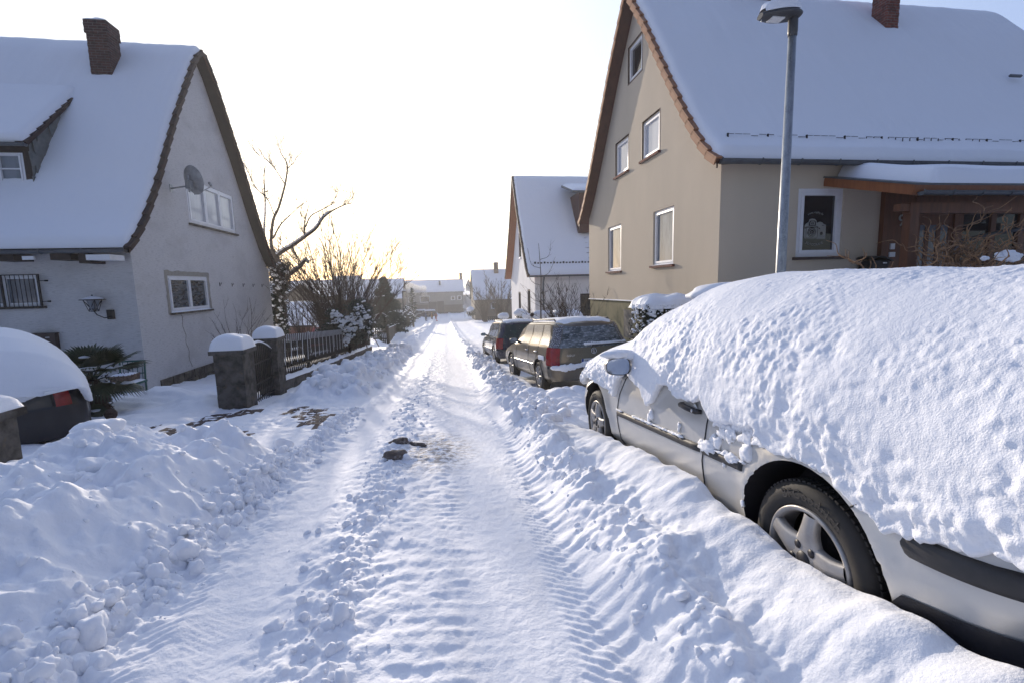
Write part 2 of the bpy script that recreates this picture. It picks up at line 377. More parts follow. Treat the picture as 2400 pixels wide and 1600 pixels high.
M_wood_p = mat('shaded porch timber', (.14, .048, .018), .5, bump=(14, .2, .006, (1, 1, .1)), var=(5, (.085, .03, .012), .4, .7, (3, 3, .3)))  # darker copy of the orange brown timber, porch roof shade put into its colour
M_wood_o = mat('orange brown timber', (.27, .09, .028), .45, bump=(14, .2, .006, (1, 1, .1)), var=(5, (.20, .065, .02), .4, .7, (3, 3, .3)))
M_wood_d = mat('dark timber', (.035, .022, .016), .7, bump=(30, .5, .006, (1, 1, .15)), var=(8, (.06, .04, .03), .5, .7))
M_fence = mat('old stained slats', (.030, .020, .014), .8, bump=(30, .6, .006), var=(8, (.055, .038, .025), .5, .7))
M_fence2 = mat('weathered boards', (.11, .085, .06), .85, bump=(12, .6, .01, (1, 6, .3)), var=(5, (.07, .055, .04), .4, .6, (1, 3, .2)))
M_white = mat('white window plastic', (.78, .78, .80), .35, bump=(3, .05, .01), var=(5, (.70, .70, .71), .5, .75))
M_brownf = mat('dark brown window frame', (.055, .03, .022), .5, var=(6, (.035, .02, .016), .45, .7))
M_zinc = mat('grey zinc', (.10, .11, .12), .45, metal=.3, var=(6, (.07, .075, .085), .4, .7), bump=(8, .1, .005))
M_galv = mat('galvanised steel', (.33, .35, .37), .42, metal=.55, var=[(16, (.22, .24, .26), .4, .65, (1, 1, .5)), (60, (.42, .44, .46), .5, .7)], bump=(60, .1, .002))
M_lampgrey = mat('charcoal lamp casing', (.045, .047, .05), .45, var=(9, (.06, .06, .065), .45, .7))
M_iron = mat('black iron', (.012, .011, .011), .5, spec=.4, var=(20, (.03, .02, .018), .5, .7), bump=(60, .2, .002))
M_bark = mat('grey brown bark', (.10, .075, .055), .9, bump=(18, .8, .01, (1, 1, .3)), var=(6, (.06, .045, .035), .4, .65))
M_bark2 = mat('brown twig bark', (.085, .052, .035), .85, bump=(30, .5, .004), var=(9, (.05, .033, .024), .4, .65))
M_hazel = mat('tan hazel bark', (.34, .19, .09), .8, bump=(40, .4, .003), var=(12, (.13, .08, .05), .4, .65))
M_leafd = mat('dark ivy leaf', (.018, .026, .012), .45, var=(6, (.03, .04, .018), .45, .65), bump=(40, .3, .004))
M_conif = mat('conifer needles', (.03, .045, .025), .7, var=(5, (.055, .06, .03), .45, .65), bump=(40, .3, .004))
M_palm = mat('palm leaf', (.020, .034, .012), .45, var=(4, (.035, .045, .016), .45, .65, (1, 1, 1)), bump=(60, .3, .003))
M_palmtr = mat('palm trunk fibre', (.045, .026, .02), .9, bump=[(14, 1, .03), (60, .6, .01)], var=(12, (.09, .05, .04), .5, .7))
M_green = mat('green painted metal', (.03, .11, .075), .5, var=(9, (.02, .07, .05), .45, .7))
M_wick = mat('wicker', (.22, .15, .10), .8, bump=(60, .8, .01, (1, 1, .3)), var=(24, (.10, .06, .04), .45, .6))
def glassm(name, col, rough=.05, **k): return mat(name, col, rough, spec=.8, bump=(1.2, .03, .01), **k)
M_gl_dark = glassm('dark window glass', (.012, .013, .016), var=(3, (.03, .03, .035), .5, .7))
M_gl_curt = glassm('curtained window glass', (.55, .56, .58), .08, var=(9, (.42, .43, .46), .5, .7, (6, 6, .2)))
M_gl_grey = glassm('sheer curtained glass', (.20, .22, .25), .06, var=(2, (.10, .11, .13), .4, .7, (2, 2, .6)))
M_gl_snow = mat('snow flecked glass', (.03, .035, .04), .12, spec=.6, var=[(5, (.10, .12, .14), .45, .6, (1, 1, 4)), (9, (.30, .32, .36), .60, .70, (1, 1, 4))], bump=(12, .3, .004))
M_decal = mat('pale window lettering film', (.30, .30, .27), .6, var=(9, (.26, .26, .24), .45, .7))
M_silver = mat('silver car paint', (.66, .635, .59), .34, metal=.45, coat=.35, var=[(2.5, (.58, .56, .52), .4, .75), (30, (.60, .58, .55), .5, .8)], bump=(2, .02, .02))
M_bronze = mat('dusty bronze car paint', (.135, .112, .082), .30, metal=.55, coat=.4, var=[(3, (.17, .145, .11), .4, .75), (40, (.10, .085, .065), .5, .8)], bump=(40, .03, .002))
M_blue = mat('dark blue car paint', (.018, .020, .045), .25, metal=.3, coat=.5, var=[(3, (.04, .038, .045), .45, .8)])
M_blackp = mat('black car plastic', (.014, .013, .017), .5, var=(5, (.024, .022, .026), .4, .7), bump=(120, .2, .001))
M_stripm = mat('charcoal trim strip', (.035, .033, .032), .55, var=(9, (.05, .045, .045), .4, .7), bump=(90, .2, .001))
M_blackcar = mat('black car paint', (.012, .012, .015), .3, coat=.4, var=(4, (.03, .026, .024), .5, .8))
M_red = mat('red lamp lens', (.30, .012, .012), .25, coat=.5, var=(16, (.20, .008, .008), .45, .65))
M_redc = mat('red car paint', (.28, .025, .03), .4, var=(5, (.22, .03, .03), .4, .7))
M_tyre = mat('tyre rubber', (.022, .020, .018), .75, var=[(5, (.045, .037, .03), .45, .75)], bump=(60, .3, .002))
M_tyrel = mat('raised tyre lettering', (.055, .048, .042), .7, var=(30, (.045, .04, .035), .4, .7))
M_rim = mat('alloy wheel', (.42, .40, .38), .42, metal=.5, var=[(9, (.30, .27, .24), .45, .75)], bump=(30, .06, .003))
M_plate = mat('number plate', (.7, .7, .7), .5, var=(20, (.55, .55, .55), .5, .7))
M_chrome = mat('chrome', (.6, .6, .62), .2, metal=.9, var=(9, (.5, .5, .5), .5, .7))
M_mirror = mat('mirror glass', (.42, .47, .56), .08, metal=.9, var=(4, (.5, .55, .62), .5, .7))
M_frost = mat('frosted car glass', (.035, .05, .055), .25, spec=.5, var=[(3.5, (.16, .19, .21), .38, .62, (1, 1, 2)), (13, (.34, .37, .41), .50, .64, (1, 1, 2.6)), (60, (.42, .45, .5), .62, .74)], bump=(35, .7, .01))
M_dust = mat('snow dusted car paint', (.020, .022, .035), .5, var=[(70, (.55, .57, .62), .50, .60)], bump=(70, .8, .006))
M_dustg = mat('frosted side glass', (.30, .29, .26), .3, metal=.3, var=[(60, (.62, .62, .62), .50, .66)], bump=(50, .4, .004))
M_gl_green = mat('greenish tailgate glass', (.012, .03, .028), .12, spec=.6, var=[(6, (.02, .06, .05), .5, .7), (14, (.4, .44, .48), .66, .72, (1, 1, 3))])
M_clod = mat('dirty frozen clod', (.13, .105, .09), .8, bump=[(14, 1, .02), (70, .8, .006)], var=[(16, (.45, .43, .43), .55, .72)])
M_paver = mat('red brown pavers', (.075, .052, .048), .85, bump=(50, .5, .004), var=(9, (.06, .04, .035), .45, .7))
M_clad = mat('grey barn cladding', (.30, .29, .27), .8, bump=(6, .3, .01, (3, 3, .2)), var=(1.2, (.25, .24, .23), .4, .7))
M_cladd = mat('dark timber barn door', (.13, .12, .11), .8, var=(3, (.09, .085, .08), .4, .7, (4, 4, .3)))
M_barnlow = mat('barn masonry base', (.20, .175, .14), .9, var=(2, (.15, .13, .11), .4, .7))
M_brownh = mat('brown house plaster', (.20, .16, .115), .9, var=(2, (.15, .12, .09), .4, .7))
def pmat(nm, c): return mat(nm, c, .8, var=(12, tuple(x * .7 for x in c), .4, .7))

# ------------------------------------------------------------------ setting: ground
def axis_rows():
    ys = [-14.0]
    while ys[-1] < -.6: ys.append(ys[-1] + max(.03, .12 * abs(ys[-1])))
    while ys[-1] < .95: ys.append(ys[-1] + .03)
    while ys[-1] < 130: ys.append(ys[-1] + .0050 * ys[-1] + .0008)
    while ys[-1] < 900: ys.append(ys[-1] * 1.08)
    return np.array(ys)
def axis_cols():
    r = [0.]
    while r[-1] < 1.5: r.append(r[-1] + .0085)
    while r[-1] < 320: r.append(r[-1] + max(.0085, .035 * (r[-1] - 1.25)))
    l = [0.]
    while l[-1] < 2.7: l.append(l[-1] + .0092)
    while l[-1] < 320: l.append(l[-1] + max(.0092, .030 * (l[-1] - 2.40)))
    return np.array([-a for a in l[::-1]] + r[1:])
xs = axis_cols(); ys = axis_rows()
GX, GY = np.meshgrid(xs, ys)
GZ = gh(GX, GY)
ground = npmesh('ground', np.stack([GX, GY, GZ], -1), M_ground); ground['kind'] = 'structure'
print('ground verts', GX.size)

# ------------------------------------------------------------------ building helpers
UX, UY, UZ = V(1, 0, 0), V(0, 1, 0), V(0, 0, 1)
def wall_face(mb, o, U, N, poly, holes, depth=.14, mi=0):
    """flat wall with real openings; poly and holes in (u, z) measured from o"""
    o, U, N = Vector(o), Vector(U), Vector(N)
    loops = [[Vector((a, b, 0)) for a, b in poly]]
    for (u, z, w_, h_) in holes: loops.append([Vector((u, z, 0)), Vector((u, z + h_, 0)), Vector((u + w_, z + h_, 0)), Vector((u + w_, z, 0))])
    flat = [p for l_ in loops for p in l_]; tris = tessellate_polygon(loops)
    P = [o + U * p.x + UZ * p.y for p in flat]; fs = []
    for t in tris:
        nrm = (P[t[1]] - P[t[0]]).cross(P[t[2]] - P[t[0]])
        fs.append(t if nrm.dot(N) > 0 else t[::-1])
    mb.add(P, fs, mi)
    for (u, z, w_, h_) in holes:
        c = [(u, z), (u + w_, z), (u + w_, z + h_), (u, z + h_)]
        for i in range(4):
            a, b = c[i], c[(i + 1) % 4]
            p = [o + U * a[0] + UZ * a[1], o + U * b[0] + UZ * b[1]]
            q = [p[0], p[1], p[1] - N * depth, p[0] - N * depth]
            cen = o + U * (u + w_ / 2) + UZ * (z + h_ / 2)
            nn = (q[1] - q[0]).cross(q[2] - q[0])
            mb.add(q, [(0, 1, 2, 3)] if nn.dot(cen - q[0]) > 0 else [(3, 2, 1, 0)], mi)
def window(par, o, U, N, u, z, w_, h_, cols=1, depth=.12, fw=.06, fm=None, gm=None, sill=None, snow=0, lbl=None, curtain=None, rows=1):
    o, U, N = Vector(o), Vector(U), Vector(N); fm = fm or M_white; gm = gm or M_gl_curt
    f = MB(); n0, n1 = -depth, -depth + .07
    f.obox(o, U, UZ, N, (u, z, n0), (u + fw, z + h_, n1)); f.obox(o, U, UZ, N, (u + w_ - fw, z, n0), (u + w_, z + h_, n1))
    f.obox(o, U, UZ, N, (u + fw, z, n0), (u + w_ - fw, z + fw, n1)); f.obox(o, U, UZ, N, (u + fw, z + h_ - fw, n0), (u + w_ - fw, z + h_, n1))
    cw = (w_ - 2 * fw) / cols; iw = fw * .75
    for c in range(cols):
        a = u + fw + cw * c; b = a + cw; n2 = n1 + .022
        if c: f.obox(o, U, UZ, N, (a - .02, z + fw, n0), (a + .02, z + h_ - fw, n1 + .001))
        a += .004; b -= .004; zb, zt = z + fw - .01, z + h_ - fw + .01
        f.obox(o, U, UZ, N, (a, zb, n0 + .02), (a + iw, zt, n2)); f.obox(o, U, UZ, N, (b - iw, zb, n0 + .02), (b, zt, n2))
        f.obox(o, U, UZ, N, (a + iw, zb, n0 + .02), (b - iw, zb + iw, n2)); f.obox(o, U, UZ, N, (a + iw, zt - iw, n0 + .02), (b - iw, zt, n2))
        for r in range(1, rows):
            zz = zb + (zt - zb) * r / rows; f.obox(o, U, UZ, N, (a + iw, zz - .012, n0 + .02), (b - iw, zz + .012, n2 - .004))
    fo = f.build('window', fm, par)
    if lbl: fo['label'] = lbl
    g = MB()
    g.obox(o, U, UZ, N, (u + fw * .8, z + fw * .8, n0 + .03), (u + w_ - fw * .8, z + h_ - fw * .8, n0 + .04)); g.build('pane', gm, fo)
    if sill:
        s = MB(); s.obox(o, U, UZ, N, (u - .07, z - .06, -depth + .0), (u + w_ + .07, z - .004, .07)); s.build('sill', sill, fo)
    if snow:
        P = []
        for i in range(9):
            row = []
            for j in range(6):
                a = i / 8; b = j / 5; ed = (1 - (2 * a - 1) ** 6) * (1 - max(0, 2 * b - 1) ** 3)
                row.append(o + U * (u - .05 + (w_ + .1) * a) + UZ * (z - .005 + (snow * (.7 + .4 * mnoise.noise(V(u * 3 + a * 6, b * 2, z)))) * ed) + N * (-depth + .02 + (depth + .045) * b))
            P.append(row)
        s = MB(); s.grid([[tuple(p) for p in r] for r in P]); so_ = s.build('sill_snow', M_snow, fo)
    return fo
def resample(pr, step):
    pr = np.array(pr, float); s = np.concatenate([[0], np.cumsum(np.hypot(*np.diff(pr, axis=0).T))])
    t = np.linspace(0, s[-1], max(3, int(s[-1] / step))); return np.stack([np.interp(t, s, pr[:, 0]), np.interp(t, s, pr[:, 1])], 1)
def roof_snow(mb, xa, xb, pr, th, nx, step=.16, edge=.16, seed=0, ragged=.03):
    """snow blanket over the profile pr (y,z), between xa and xb; thickness fades round the edges"""
    q = resample(pr, step); d = np.gradient(q, axis=0); nrm = np.stack([-d[:, 1], d[:, 0]], 1); nrm /= np.linalg.norm(nrm, axis=1)[:, None]
    nrm *= np.sign(nrm[:, 1:2] + 1e-6)
    s = np.concatenate([[0], np.cumsum(np.hypot(*np.diff(q, axis=0).T))])
    # smooth the normals at the ridge
    for _ in range(3): nrm[1:-1] = (nrm[:-2] + 2 * nrm[1:-1] + nrm[2:]) / 4
    tx = np.concatenate([[0, .012, .035, .07, .12], np.linspace(.2, abs(xb - xa) - .2, nx), abs(xb - xa) - np.array([.12, .07, .035, .012, 0])])
    sg = 1 if xb > xa else -1
    XX = xa + sg * tx
    def rd(t, L): t = np.minimum(t, L - t); k = np.clip(t / edge, 0, 1); return np.sqrt(np.maximum(1 - (1 - k) ** 2, 0))
    A, S = np.meshgrid(tx, s, indexing='ij')
    XM, _ = np.meshgrid(XX, s, indexing='ij')
    T = th * rd(A, tx[-1]) * rd(S, s[-1]) * (1 + .12 * fbm(XM * .8, S * .8, seed, 3) + .10 * fbm(XM * 2.1, S * .35, seed + 4, 3)) + .005 * np.sin(XM * 2 * PI / .31) * np.clip(.2 + 1.5 * perlin(XM * .4, S * .5, seed), 0, 1) * rd(S, s[-1])
    jag = ragged * perlin(XM * 0 + seed, S * 5) * np.exp(-np.minimum(A, tx[-1] - A) / .1)
    P = np.stack([XM + jag * sg, q[None, :, 0] + nrm[None, :, 0] * T, q[None, :, 1] + nrm[None, :, 1] * T], -1)
    mb.grid(P, flip=(sg < 0)); return mb
def roof(par, xa, xb, pr, slab, th, Mslab, Mverge, Msoff, tile=.33, vh=.14, step=.16, seed=0, verge=True, nx=60, snowth=.16, name='roof'):
    q = np.array(pr, float); d = np.gradient(q, axis=0); nrm = np.stack([-d[:, 1], d[:, 0]], 1); nrm /= np.linalg.norm(nrm, axis=1)[:, None]; nrm *= np.sign(nrm[:, 1:2] + 1e-6)
    k = len(q) // 2
    m = MB(); sg = 1 if xb > xa else -1
    top = [V(0, a, b) for a, b in q]; bot = [V(0, a - n_[0] * slab, b - n_[1] * slab) for (a, b), n_ in zip(q, nrm)]
    for X_, fl in ((xa, sg > 0), (xb, sg < 0)):
        for i in range(len(q) - 1):
            f = [V(X_, top[i].y, top[i].z), V(X_, top[i + 1].y, top[i + 1].z), V(X_, bot[i + 1].y, bot[i + 1].z), V(X_, bot[i].y, bot[i].z)]
            m.add(f, [(0, 1, 2, 3)], 1)
    for L_, mi in ((top, 0), (bot, 2)):
        m.add([V(X_, p.y, p.z) for p in L_ for X_ in (xa, xb)], [(2 * i, 2 * i + 1, 2 * i + 3, 2 * i + 2) for i in range(len(L_) - 1)], mi)
    for i in (0, -1): m.add([V(xa, top[i].y, top[i].z), V(xb, top[i].y, top[i].z), V(xb, bot[i].y, bot[i].z), V(xa, bot[i].y, bot[i].z)], [(0, 1, 2, 3)], 2)
    r = m.build(name, [Mslab, Mverge, Msoff], par)
    if verge:
        v = MB(); rs = resample(pr, tile); rd_ = np.gradient(rs, axis=0)
        pk = int(np.argmax(rs[:, 1]))
        for i in range(len(rs) - 1):
            up = i < pk
            a, b = (rs[i], rs[i + 1]) if up else (rs[i + 1], rs[i])      # a low end
            dv = V(0, b[0] - a[0], b[1] - a[1]); ln = dv.length; dv.normalize(); nn = V(0, -dv.z, dv.y)
            if nn.z < 0: nn = -nn
            o = V(xa, a[0], a[1])
            # each tile tips up at its low end, so the edge steps like a saw
            dv2 = (dv - nn * .10).normalized(); n2 = (nn + dv * .10).normalized()
            v.obox(o - dv * .03 + nn * .035, UX * sg, dv2, n2, (-.045, 0, -.02), (.10, ln * 1.08, .012))
            v.obox(o - dv * .03 + nn * .035, UX * sg, dv2, n2, (-.047, 0, -vh), (-.021, ln * 1.06, -.02))
        vo = v.build('verge_tiles', Mverge, r)
    s = MB(); roof_snow(s, xa + sg * .06, xb, pr, snowth, nx, step, seed=seed); so_ = s.build('roof_snow', M_snowroof, r)
    return r, so_
def gutter(par, xa, xb, y, z, r=.065, m=None, brk=.8, drop=0):
    g = MB(); n = max(2, int(abs(xb - xa) / brk)); rows = []
    for i in range(n + 1):
        x = xa + (xb - xa) * i / n
        rows.append([(x, y + math.cos(a) * r, z + math.sin(a) * r) for a in np.linspace(PI * .98, 2 * PI, 9)] )
    g.grid(rows)
    for i in (0, n):
        g.add([rows[i][k] for k in range(9)], [tuple(range(9))])
    for i in range(n + 1):
        x = xa + (xb - xa) * i / n
        g.obox((x, y, z), UX, UY, UZ, (-.012, -r - .01, -.02), (.012, -r + .004, .025)); g.tube([(x, y + math.cos(a) * (r + .006), z + math.sin(a) * (r + .006)) for a in np.linspace(PI, 2 * PI, 7)], .008, 4)
    g.tube([(xa, y - r, z), (xb, y - r, z)], .012, 6)
    return g.build('gutter', m or M_zinc, par)

# ------------------------------------------------------------------ house on the right
XR, RY0, RY1 = 5.5, 8.6, 16.9
dl = [0, .28, .58, .9, 1.25, 1.8, 2.52, 3.2, 4.1, 4.45]; zl = [0, .21, .51, .88, 1.32, 2.06, 3.05, 4.0, 5.1, 5.50]
PRR = [(8.25 + a, 3.62 + b) for a, b in zip(dl, zl)] + [(17.15 - a, 3.62 + b) for a, b in zip(dl[-2::-1], zl[-2::-1])]
hr = thing('beige_house', 'big beige rendered house with steep snowy roof and a photo window beside its timber porch', 'house', (XR, RY0, -.6))
wl = MB()
gab = [(RY0, .86), (RY1, .74)] + [(a, b - .10) for a, b in PRR[::-1] if RY0 + .02 < a < RY1 - .02]
gab.insert(2, (RY1, 3.55)); gab.append((RY0, 3.60))
holesR = [(10.44, 1.76, 1.10, 1.38), (13.74, 1.70, 1.14, 1.44), (11.25, 4.60, 1.02, .98), (13.22, 4.60, .98, .98), (12.32, 6.97, .93, .95)]
wall_face(wl, (XR, 0, 0), UY, -UX, gab, holesR, .16)
wall_face(wl, (0, RY0, 0), UX, -UY, [(XR, .86), (16.4, .6), (16.4, 4.2), (XR, 3.60)], [(7.22, 1.78, 1.05, 1.38)], .16)
wl.box((XR + .4, RY0 + .4, -1), (16.3, RY1 - .3, 3.4))
wl.add([(16.4, RY0, -1), (16.4, RY1, -1), (16.4, RY1, 4.2), (16.4, 12.7, 9), (16.4, RY0, 4.2)], [(0, 1, 2, 3, 4)])
wl.build('wall', M_plast_r, hr)
pb = MB(); pb.obox((0, 0, 0), UX, UY, UZ, (XR + .03, RY0 + .03, -2.6), (XR + .3, RY1 - .02, .76)); pb.box((XR + .031, RY0 + .031, -2.6), (16.3, RY0 + .3, .76))
pb.build('plinth', M_plinth, hr)
ps = MB(); ps.add([(XR - .035, RY0 - .03, .862), (XR - .035, RY1, .742), (XR + .03, RY1, .752), (XR + .03, RY0, .872), (XR - .035, RY0 - .03, .835), (XR - .035, RY1, .715), (XR + .03, RY1, .715), (XR + .03, RY0, .835)], [(0, 1, 2, 3), (0, 4, 5, 1), (4, 7, 6, 5)])
ps.build('plinth_ledge', M_snow, hr)
cv = MB(); cv.box((XR + .02, 12.9, -.35), (XR + .0285, 13.55, .45)); cv.box((XR + .012, 12.85, .45), (XR + .0285, 13.6, .5)); cv.build('cellar_hatch', M_cladd, hr)
for (u, z, w_, h_), gm, sn in zip(holesR, (M_gl_grey, M_gl_grey, M_gl_curt, M_gl_curt, M_gl_dark), (.035, .035, .02, .02, 0)):
    wo = window(hr, (XR, 0, 0), UY, -UX, u, z, w_, h_, 1, .12, .065, M_white, gm, M_stone if z > 5 and False else M_brick2 if z < 6 else None, sn)
    if z > 4:
        t = MB()
        for a, b in (((u - .03, z - .03), (u, z + h_ + .03)), ((u + w_, z - .03), (u + w_ + .03, z + h_ + .03)), ((u, z + h_), (u + w_, z + h_ + .03)), ((u, z - .03), (u + w_, z)) if z > 6 else ((u, z + h_ + .001), (u + w_, z + h_ + .031))):
            t.obox((XR, 0, 0), UY, UZ, -UX, (a[0], a[1], -.02), (b[0], b[1], .006))
        t.build('red_trim', M_wood_r, wo)
r_, s_ = roof(hr, 5.18, 16.8, PRR, .10, .1, M_tile_d, M_tile_o, M_wood_r, .36, seed=3, nx=240, snowth=.17)
# barge board below the verge
bbm = MB(); qq = np.array(PRR)
for i in range(len(qq) - 1):
    a, b = qq[i], qq[i + 1]; bbm.add([(5.172, a[0], a[1] - .10), (5.172, b[0], b[1] - .10), (5.172, b[0], b[1] - .17), (5.172, a[0], a[1] - .17), (5.205, a[0], a[1] - .10), (5.205, b[0], b[1] - .10), (5.205, b[0], b[1] - .17), (5.205, a[0], a[1] - .17)], [(0, 1, 2, 3), (7, 6, 5, 4), (3, 2, 6, 7)])
bbm.build('barge_board', M_wood_r, r_)
gutter(hr, 5.25, 16.8, 8.24, 3.60, .075)
# snow guard: rail and posts, half sunk in the snow
sg_ = MB()
for i in range(64):
    x = 5.6 + i * .172
    if x < 16.6:
        d_ = 0 if (i * 7 % 11) < 8 else .03
        sg_.tube([(x, 8.60, 4.185 - d_), (x + .15, 8.60, 4.185 - d_)], .006, 4)
        if i % 5 == 0: sg_.box((x, 8.585, 4.0), (x + .03, 8.61, 4.195))
        if 8.6 < x < 11.5: sg_.box((x, 8.595, 4.1), (x + .015, 8.605, 4.185))
sg_.build('snow_guard', M_iron, r_)
def chimney(par, x0, x1, y0, y1, z0, z1, m, snow=.1, cap=True, nm='chimney'):
    c = MB(); n = int((z1 - z0) / .08)
    for i in range(n):      # courses, alternately a few mm in and out, edges worn
        k = .004 * (i % 2) + .003 * mnoise.noise(V(i, x0, y0)); zz = z0 + (z1 - z0) * i / n
        top = i >= n - 4
        e = .025 if top else 0
        c.box((x0 - k - e, y0 - k - e, zz), (x1 + k + e, y1 + k + e, zz + (z1 - z0) / n - .0005))
    co = c.build(nm, m, par)
    if snow:
        P = [[(x0 - .03 + (x1 - x0 + .06) * i / 10, y0 - .03 + (y1 - y0 + .06) * j / 10, z1 + snow * (1 - (2 * i / 10 - 1) ** 4) * (1 - (2 * j / 10 - 1) ** 4) * (.75 + .5 * mnoise.noise(V(i * .4, j * .4, x0)))) for j in range(11)] for i in range(11)]
        s = MB(); s.grid(P); s.build('chimney_snow', M_snow, co)
    return co
chimney(r_, 11.90, 12.28, 11.42, 11.86, 7.6, 10.6, M_brick2, .1)
chimney(r_, 8.55, 9.1, 12.2, 12.8, 8.6, 9.9, M_brick2, .1)
# two roof hatches half showing through the snow
rv = MB(); rv.obox((14.15, 10.18, 6.1), UX, V(0, .58, .8), V(0, -.8, .58), (0, 0, .1), (.34, .05, .155)); rv.build('roof_vent', M_zinc, r_)

# photo window beside the porch
window(hr, (0, RY0, 0), UX, -UY, 7.22, 1.78, 1.05, 1.38, 1, .10, .085, M_white, M_gl_dark, M_brownf, 0, 'white framed shop style window with camera picture')
fo = [o for o in hr.children if o.get('label', '').startswith('white framed')][0]
dc = MB(); yy = RY0 + .055; OX, OZ, SC = 7.44, 2.02, .50       # emblem: camera body with grip, hump and lens
def dpoly(pts, dy, mi=0): dc.add([(OX + a * SC, yy - dy, OZ + .14 + b * SC) for a, b in pts], [tuple(range(len(pts)))], mi)
body = [(0, .05), (.03, 0), (.60, 0), (.60, -.02), (1.0, -.02), (1.0, .50), (.97, .56), (.88, .59), (.84, .64), (.72, .68), (.62, .66), (.57, .62), (.54, .72), (.47, .79), (.34, .81), (.22, .78), (.17, .66), (.06, .60), (0, .52)]
dpoly(body, 0.002)
dpoly([(.19, .51), (.21, .67), (.26, .72), (.48, .72), (.52, .67), (.54, .51)], .004, 1); dpoly([(.25, .55), (.27, .67), (.30, .69), (.44, .69), (.47, .67), (.49, .55)], .006); dpoly([(.30, .58), (.30, .65), (.43, .65), (.43, .58)], .008, 1); dpoly([(.33, .60), (.33, .63), (.40, .63), (.40, .60)], .010)
dpoly([(.08, .03), (.08, .48), (.10, .48), (.10, .03)], .004, 1); dpoly([(.10, .44), (.10, .48), (.64, .48), (.64, .44)], .004, 1); dpoly([(.61, .03), (.61, .44), (.63, .44), (.63, .03)], .004, 1); dpoly([(.10, .03), (.10, .045), (.61, .045), (.61, .03)], .004, 1)
for r0, dy, mi in ((.20, .004, 1), (.175, .006, 0), (.155, .008, 1), (.125, .010, 0), (.10, .012, 1), (.055, .014, 0), (.04, .016, 1)):
    dpoly([(.35 + r0 * math.cos(a), .245 + r0 * math.sin(a)) for a in np.linspace(0, 2 * PI, 24, endpoint=False)], dy, mi)
dpoly([(.80 + .075 * math.cos(a), .19 + .075 * math.sin(a)) for a in np.linspace(0, 2 * PI, 20, endpoint=False)], .004, 1)
dpoly([(.80, .515), (.80, .535), (.93, .545), (.93, .525)], .004, 1); dpoly([(.67, .36), (.67, .46), (.74, .38)], .004, 1); dpoly([(.02, .40), (.02, .46), (.06, .46), (.06, .40)], .004, 1)
dco = dc.build('camera_emblem', [M_decal, M_gl_dark], fo)
RX = Matrix.Rotation(PI / 2, 4, 'X')
def wM(x, y, z): return Matrix.Translation(V(x, y, z) - wloc(fo)) @ RX
text_mesh('www.-raphy.de', .062, M_decal, 'lettering', fo, wM(OX + .24, yy - .004, 2.69), .001, (.36, 1))
text_mesh('FOTOGRAFIE', .07, M_decal, 'lettering', fo, wM(OX + .25, yy - .004, 2.03), .001, (.45, -1))

# porch: lean-to roof on timber posts, glazed front
po = MB()
a0, a1 = V(7.78, 8.58, 3.36), V(7.78, 6.72, 2.84)
dv = (a1 - a0); ln = dv.length; dv.normalize(); nn = V(0, dv.z, -dv.y)
if nn.z < 0: nn = -nn
po.obox(a0, UX, dv, nn, (0, 0, -.16), (6.5, ln, 0))
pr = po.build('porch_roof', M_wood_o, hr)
fl = MB(); fl.obox(a0, UX, dv, nn, (-.02, -.02, .0), (6.5, ln + .03, .03)); fl.build('flashing', M_zinc, pr)
P = []
for i in range(60):
    row = []
    for j in range(24):
        a = i / 59; b = j / 23; L_ = 6.2; e = math.sqrt(max(0, 1 - (1 - min(1, a * L_ / .30)) ** 2)); f_ = math.sqrt(max(0, 1 - (1 - min(1, (1 - b) * ln / .16)) ** 2))
        th = .26 * e * f_ * (1 + .18 * mnoise.noise(V(a * 6, b * 2, 3)))
        row.append(tuple(a0 + UX * (.28 + L_ * a) + dv * (ln * b + .02 * (b > .9)) + nn * .032 + UZ * th))
    P.append(row)
sn_ = MB(); sn_.grid(P, flip=True); sn_.build('porch_snow', M_snowroof, pr)
g2 = gutter(pr, 7.84, 14.2, 6.66, 2.72, .055, M_zinc, .55)
pf = MB(); yf = 8.5
pf.box((8.02, 6.98, 2.42), (14.2, 7.12, 2.60)); pf.box((7.83, 6.99, 2.46), (8.02, 7.11, 2.58))          # header beam
pf.box((8.04, 6.98, -.5), (8.22, 7.12, 2.42)); pf.box((11.35, 6.98, -.5), (11.5, 7.12, 2.42))
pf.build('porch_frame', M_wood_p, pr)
pw = MB()
pw.box((9.15, yf, -.5), (9.32, RY0, 3.3)); pw.box((9.32, yf + .02, -.5), (9.90, yf + .08, 3.2)); pw.box((9.90, yf, 2.62), (14.2, yf + .09, 3.0))
pw.box((9.90, yf, -.5), (9.98, yf + .09, 2.62)); pw.box((10.90, yf, -.5), (11.12, yf + .09, 2.62)); pw.box((11.84, yf, -.5), (11.97, yf + .09, 2.62)); pw.box((12.58, yf, -.5), (12.75, yf + .09, 2.62))
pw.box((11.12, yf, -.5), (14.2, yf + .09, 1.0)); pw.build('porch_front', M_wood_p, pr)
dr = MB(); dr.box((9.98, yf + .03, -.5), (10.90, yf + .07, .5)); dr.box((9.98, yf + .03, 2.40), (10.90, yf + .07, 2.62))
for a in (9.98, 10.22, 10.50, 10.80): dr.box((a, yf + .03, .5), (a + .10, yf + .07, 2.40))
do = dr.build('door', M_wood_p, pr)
dg_ = MB(); dg_.box((9.98, yf + .045, .5), (10.90, yf + .055, 2.40)); dg_.build('pane', M_gl_grey, do)
hd = MB(); hd.tube([(10.03, yf, 1.2), (10.03, yf - .05, 1.2), (10.16, yf - .05, 1.2)], .012, 6); hd.build('handle', M_chrome, do)
for a, b in ((11.12, 11.84), (11.97, 12.58), (12.75, 14.1)):
    p_ = MB(); p_.box((a, yf + .05, 1.0), (b, yf + .06, 2.62)); p_.build('pane', M_gl_dark, pr)
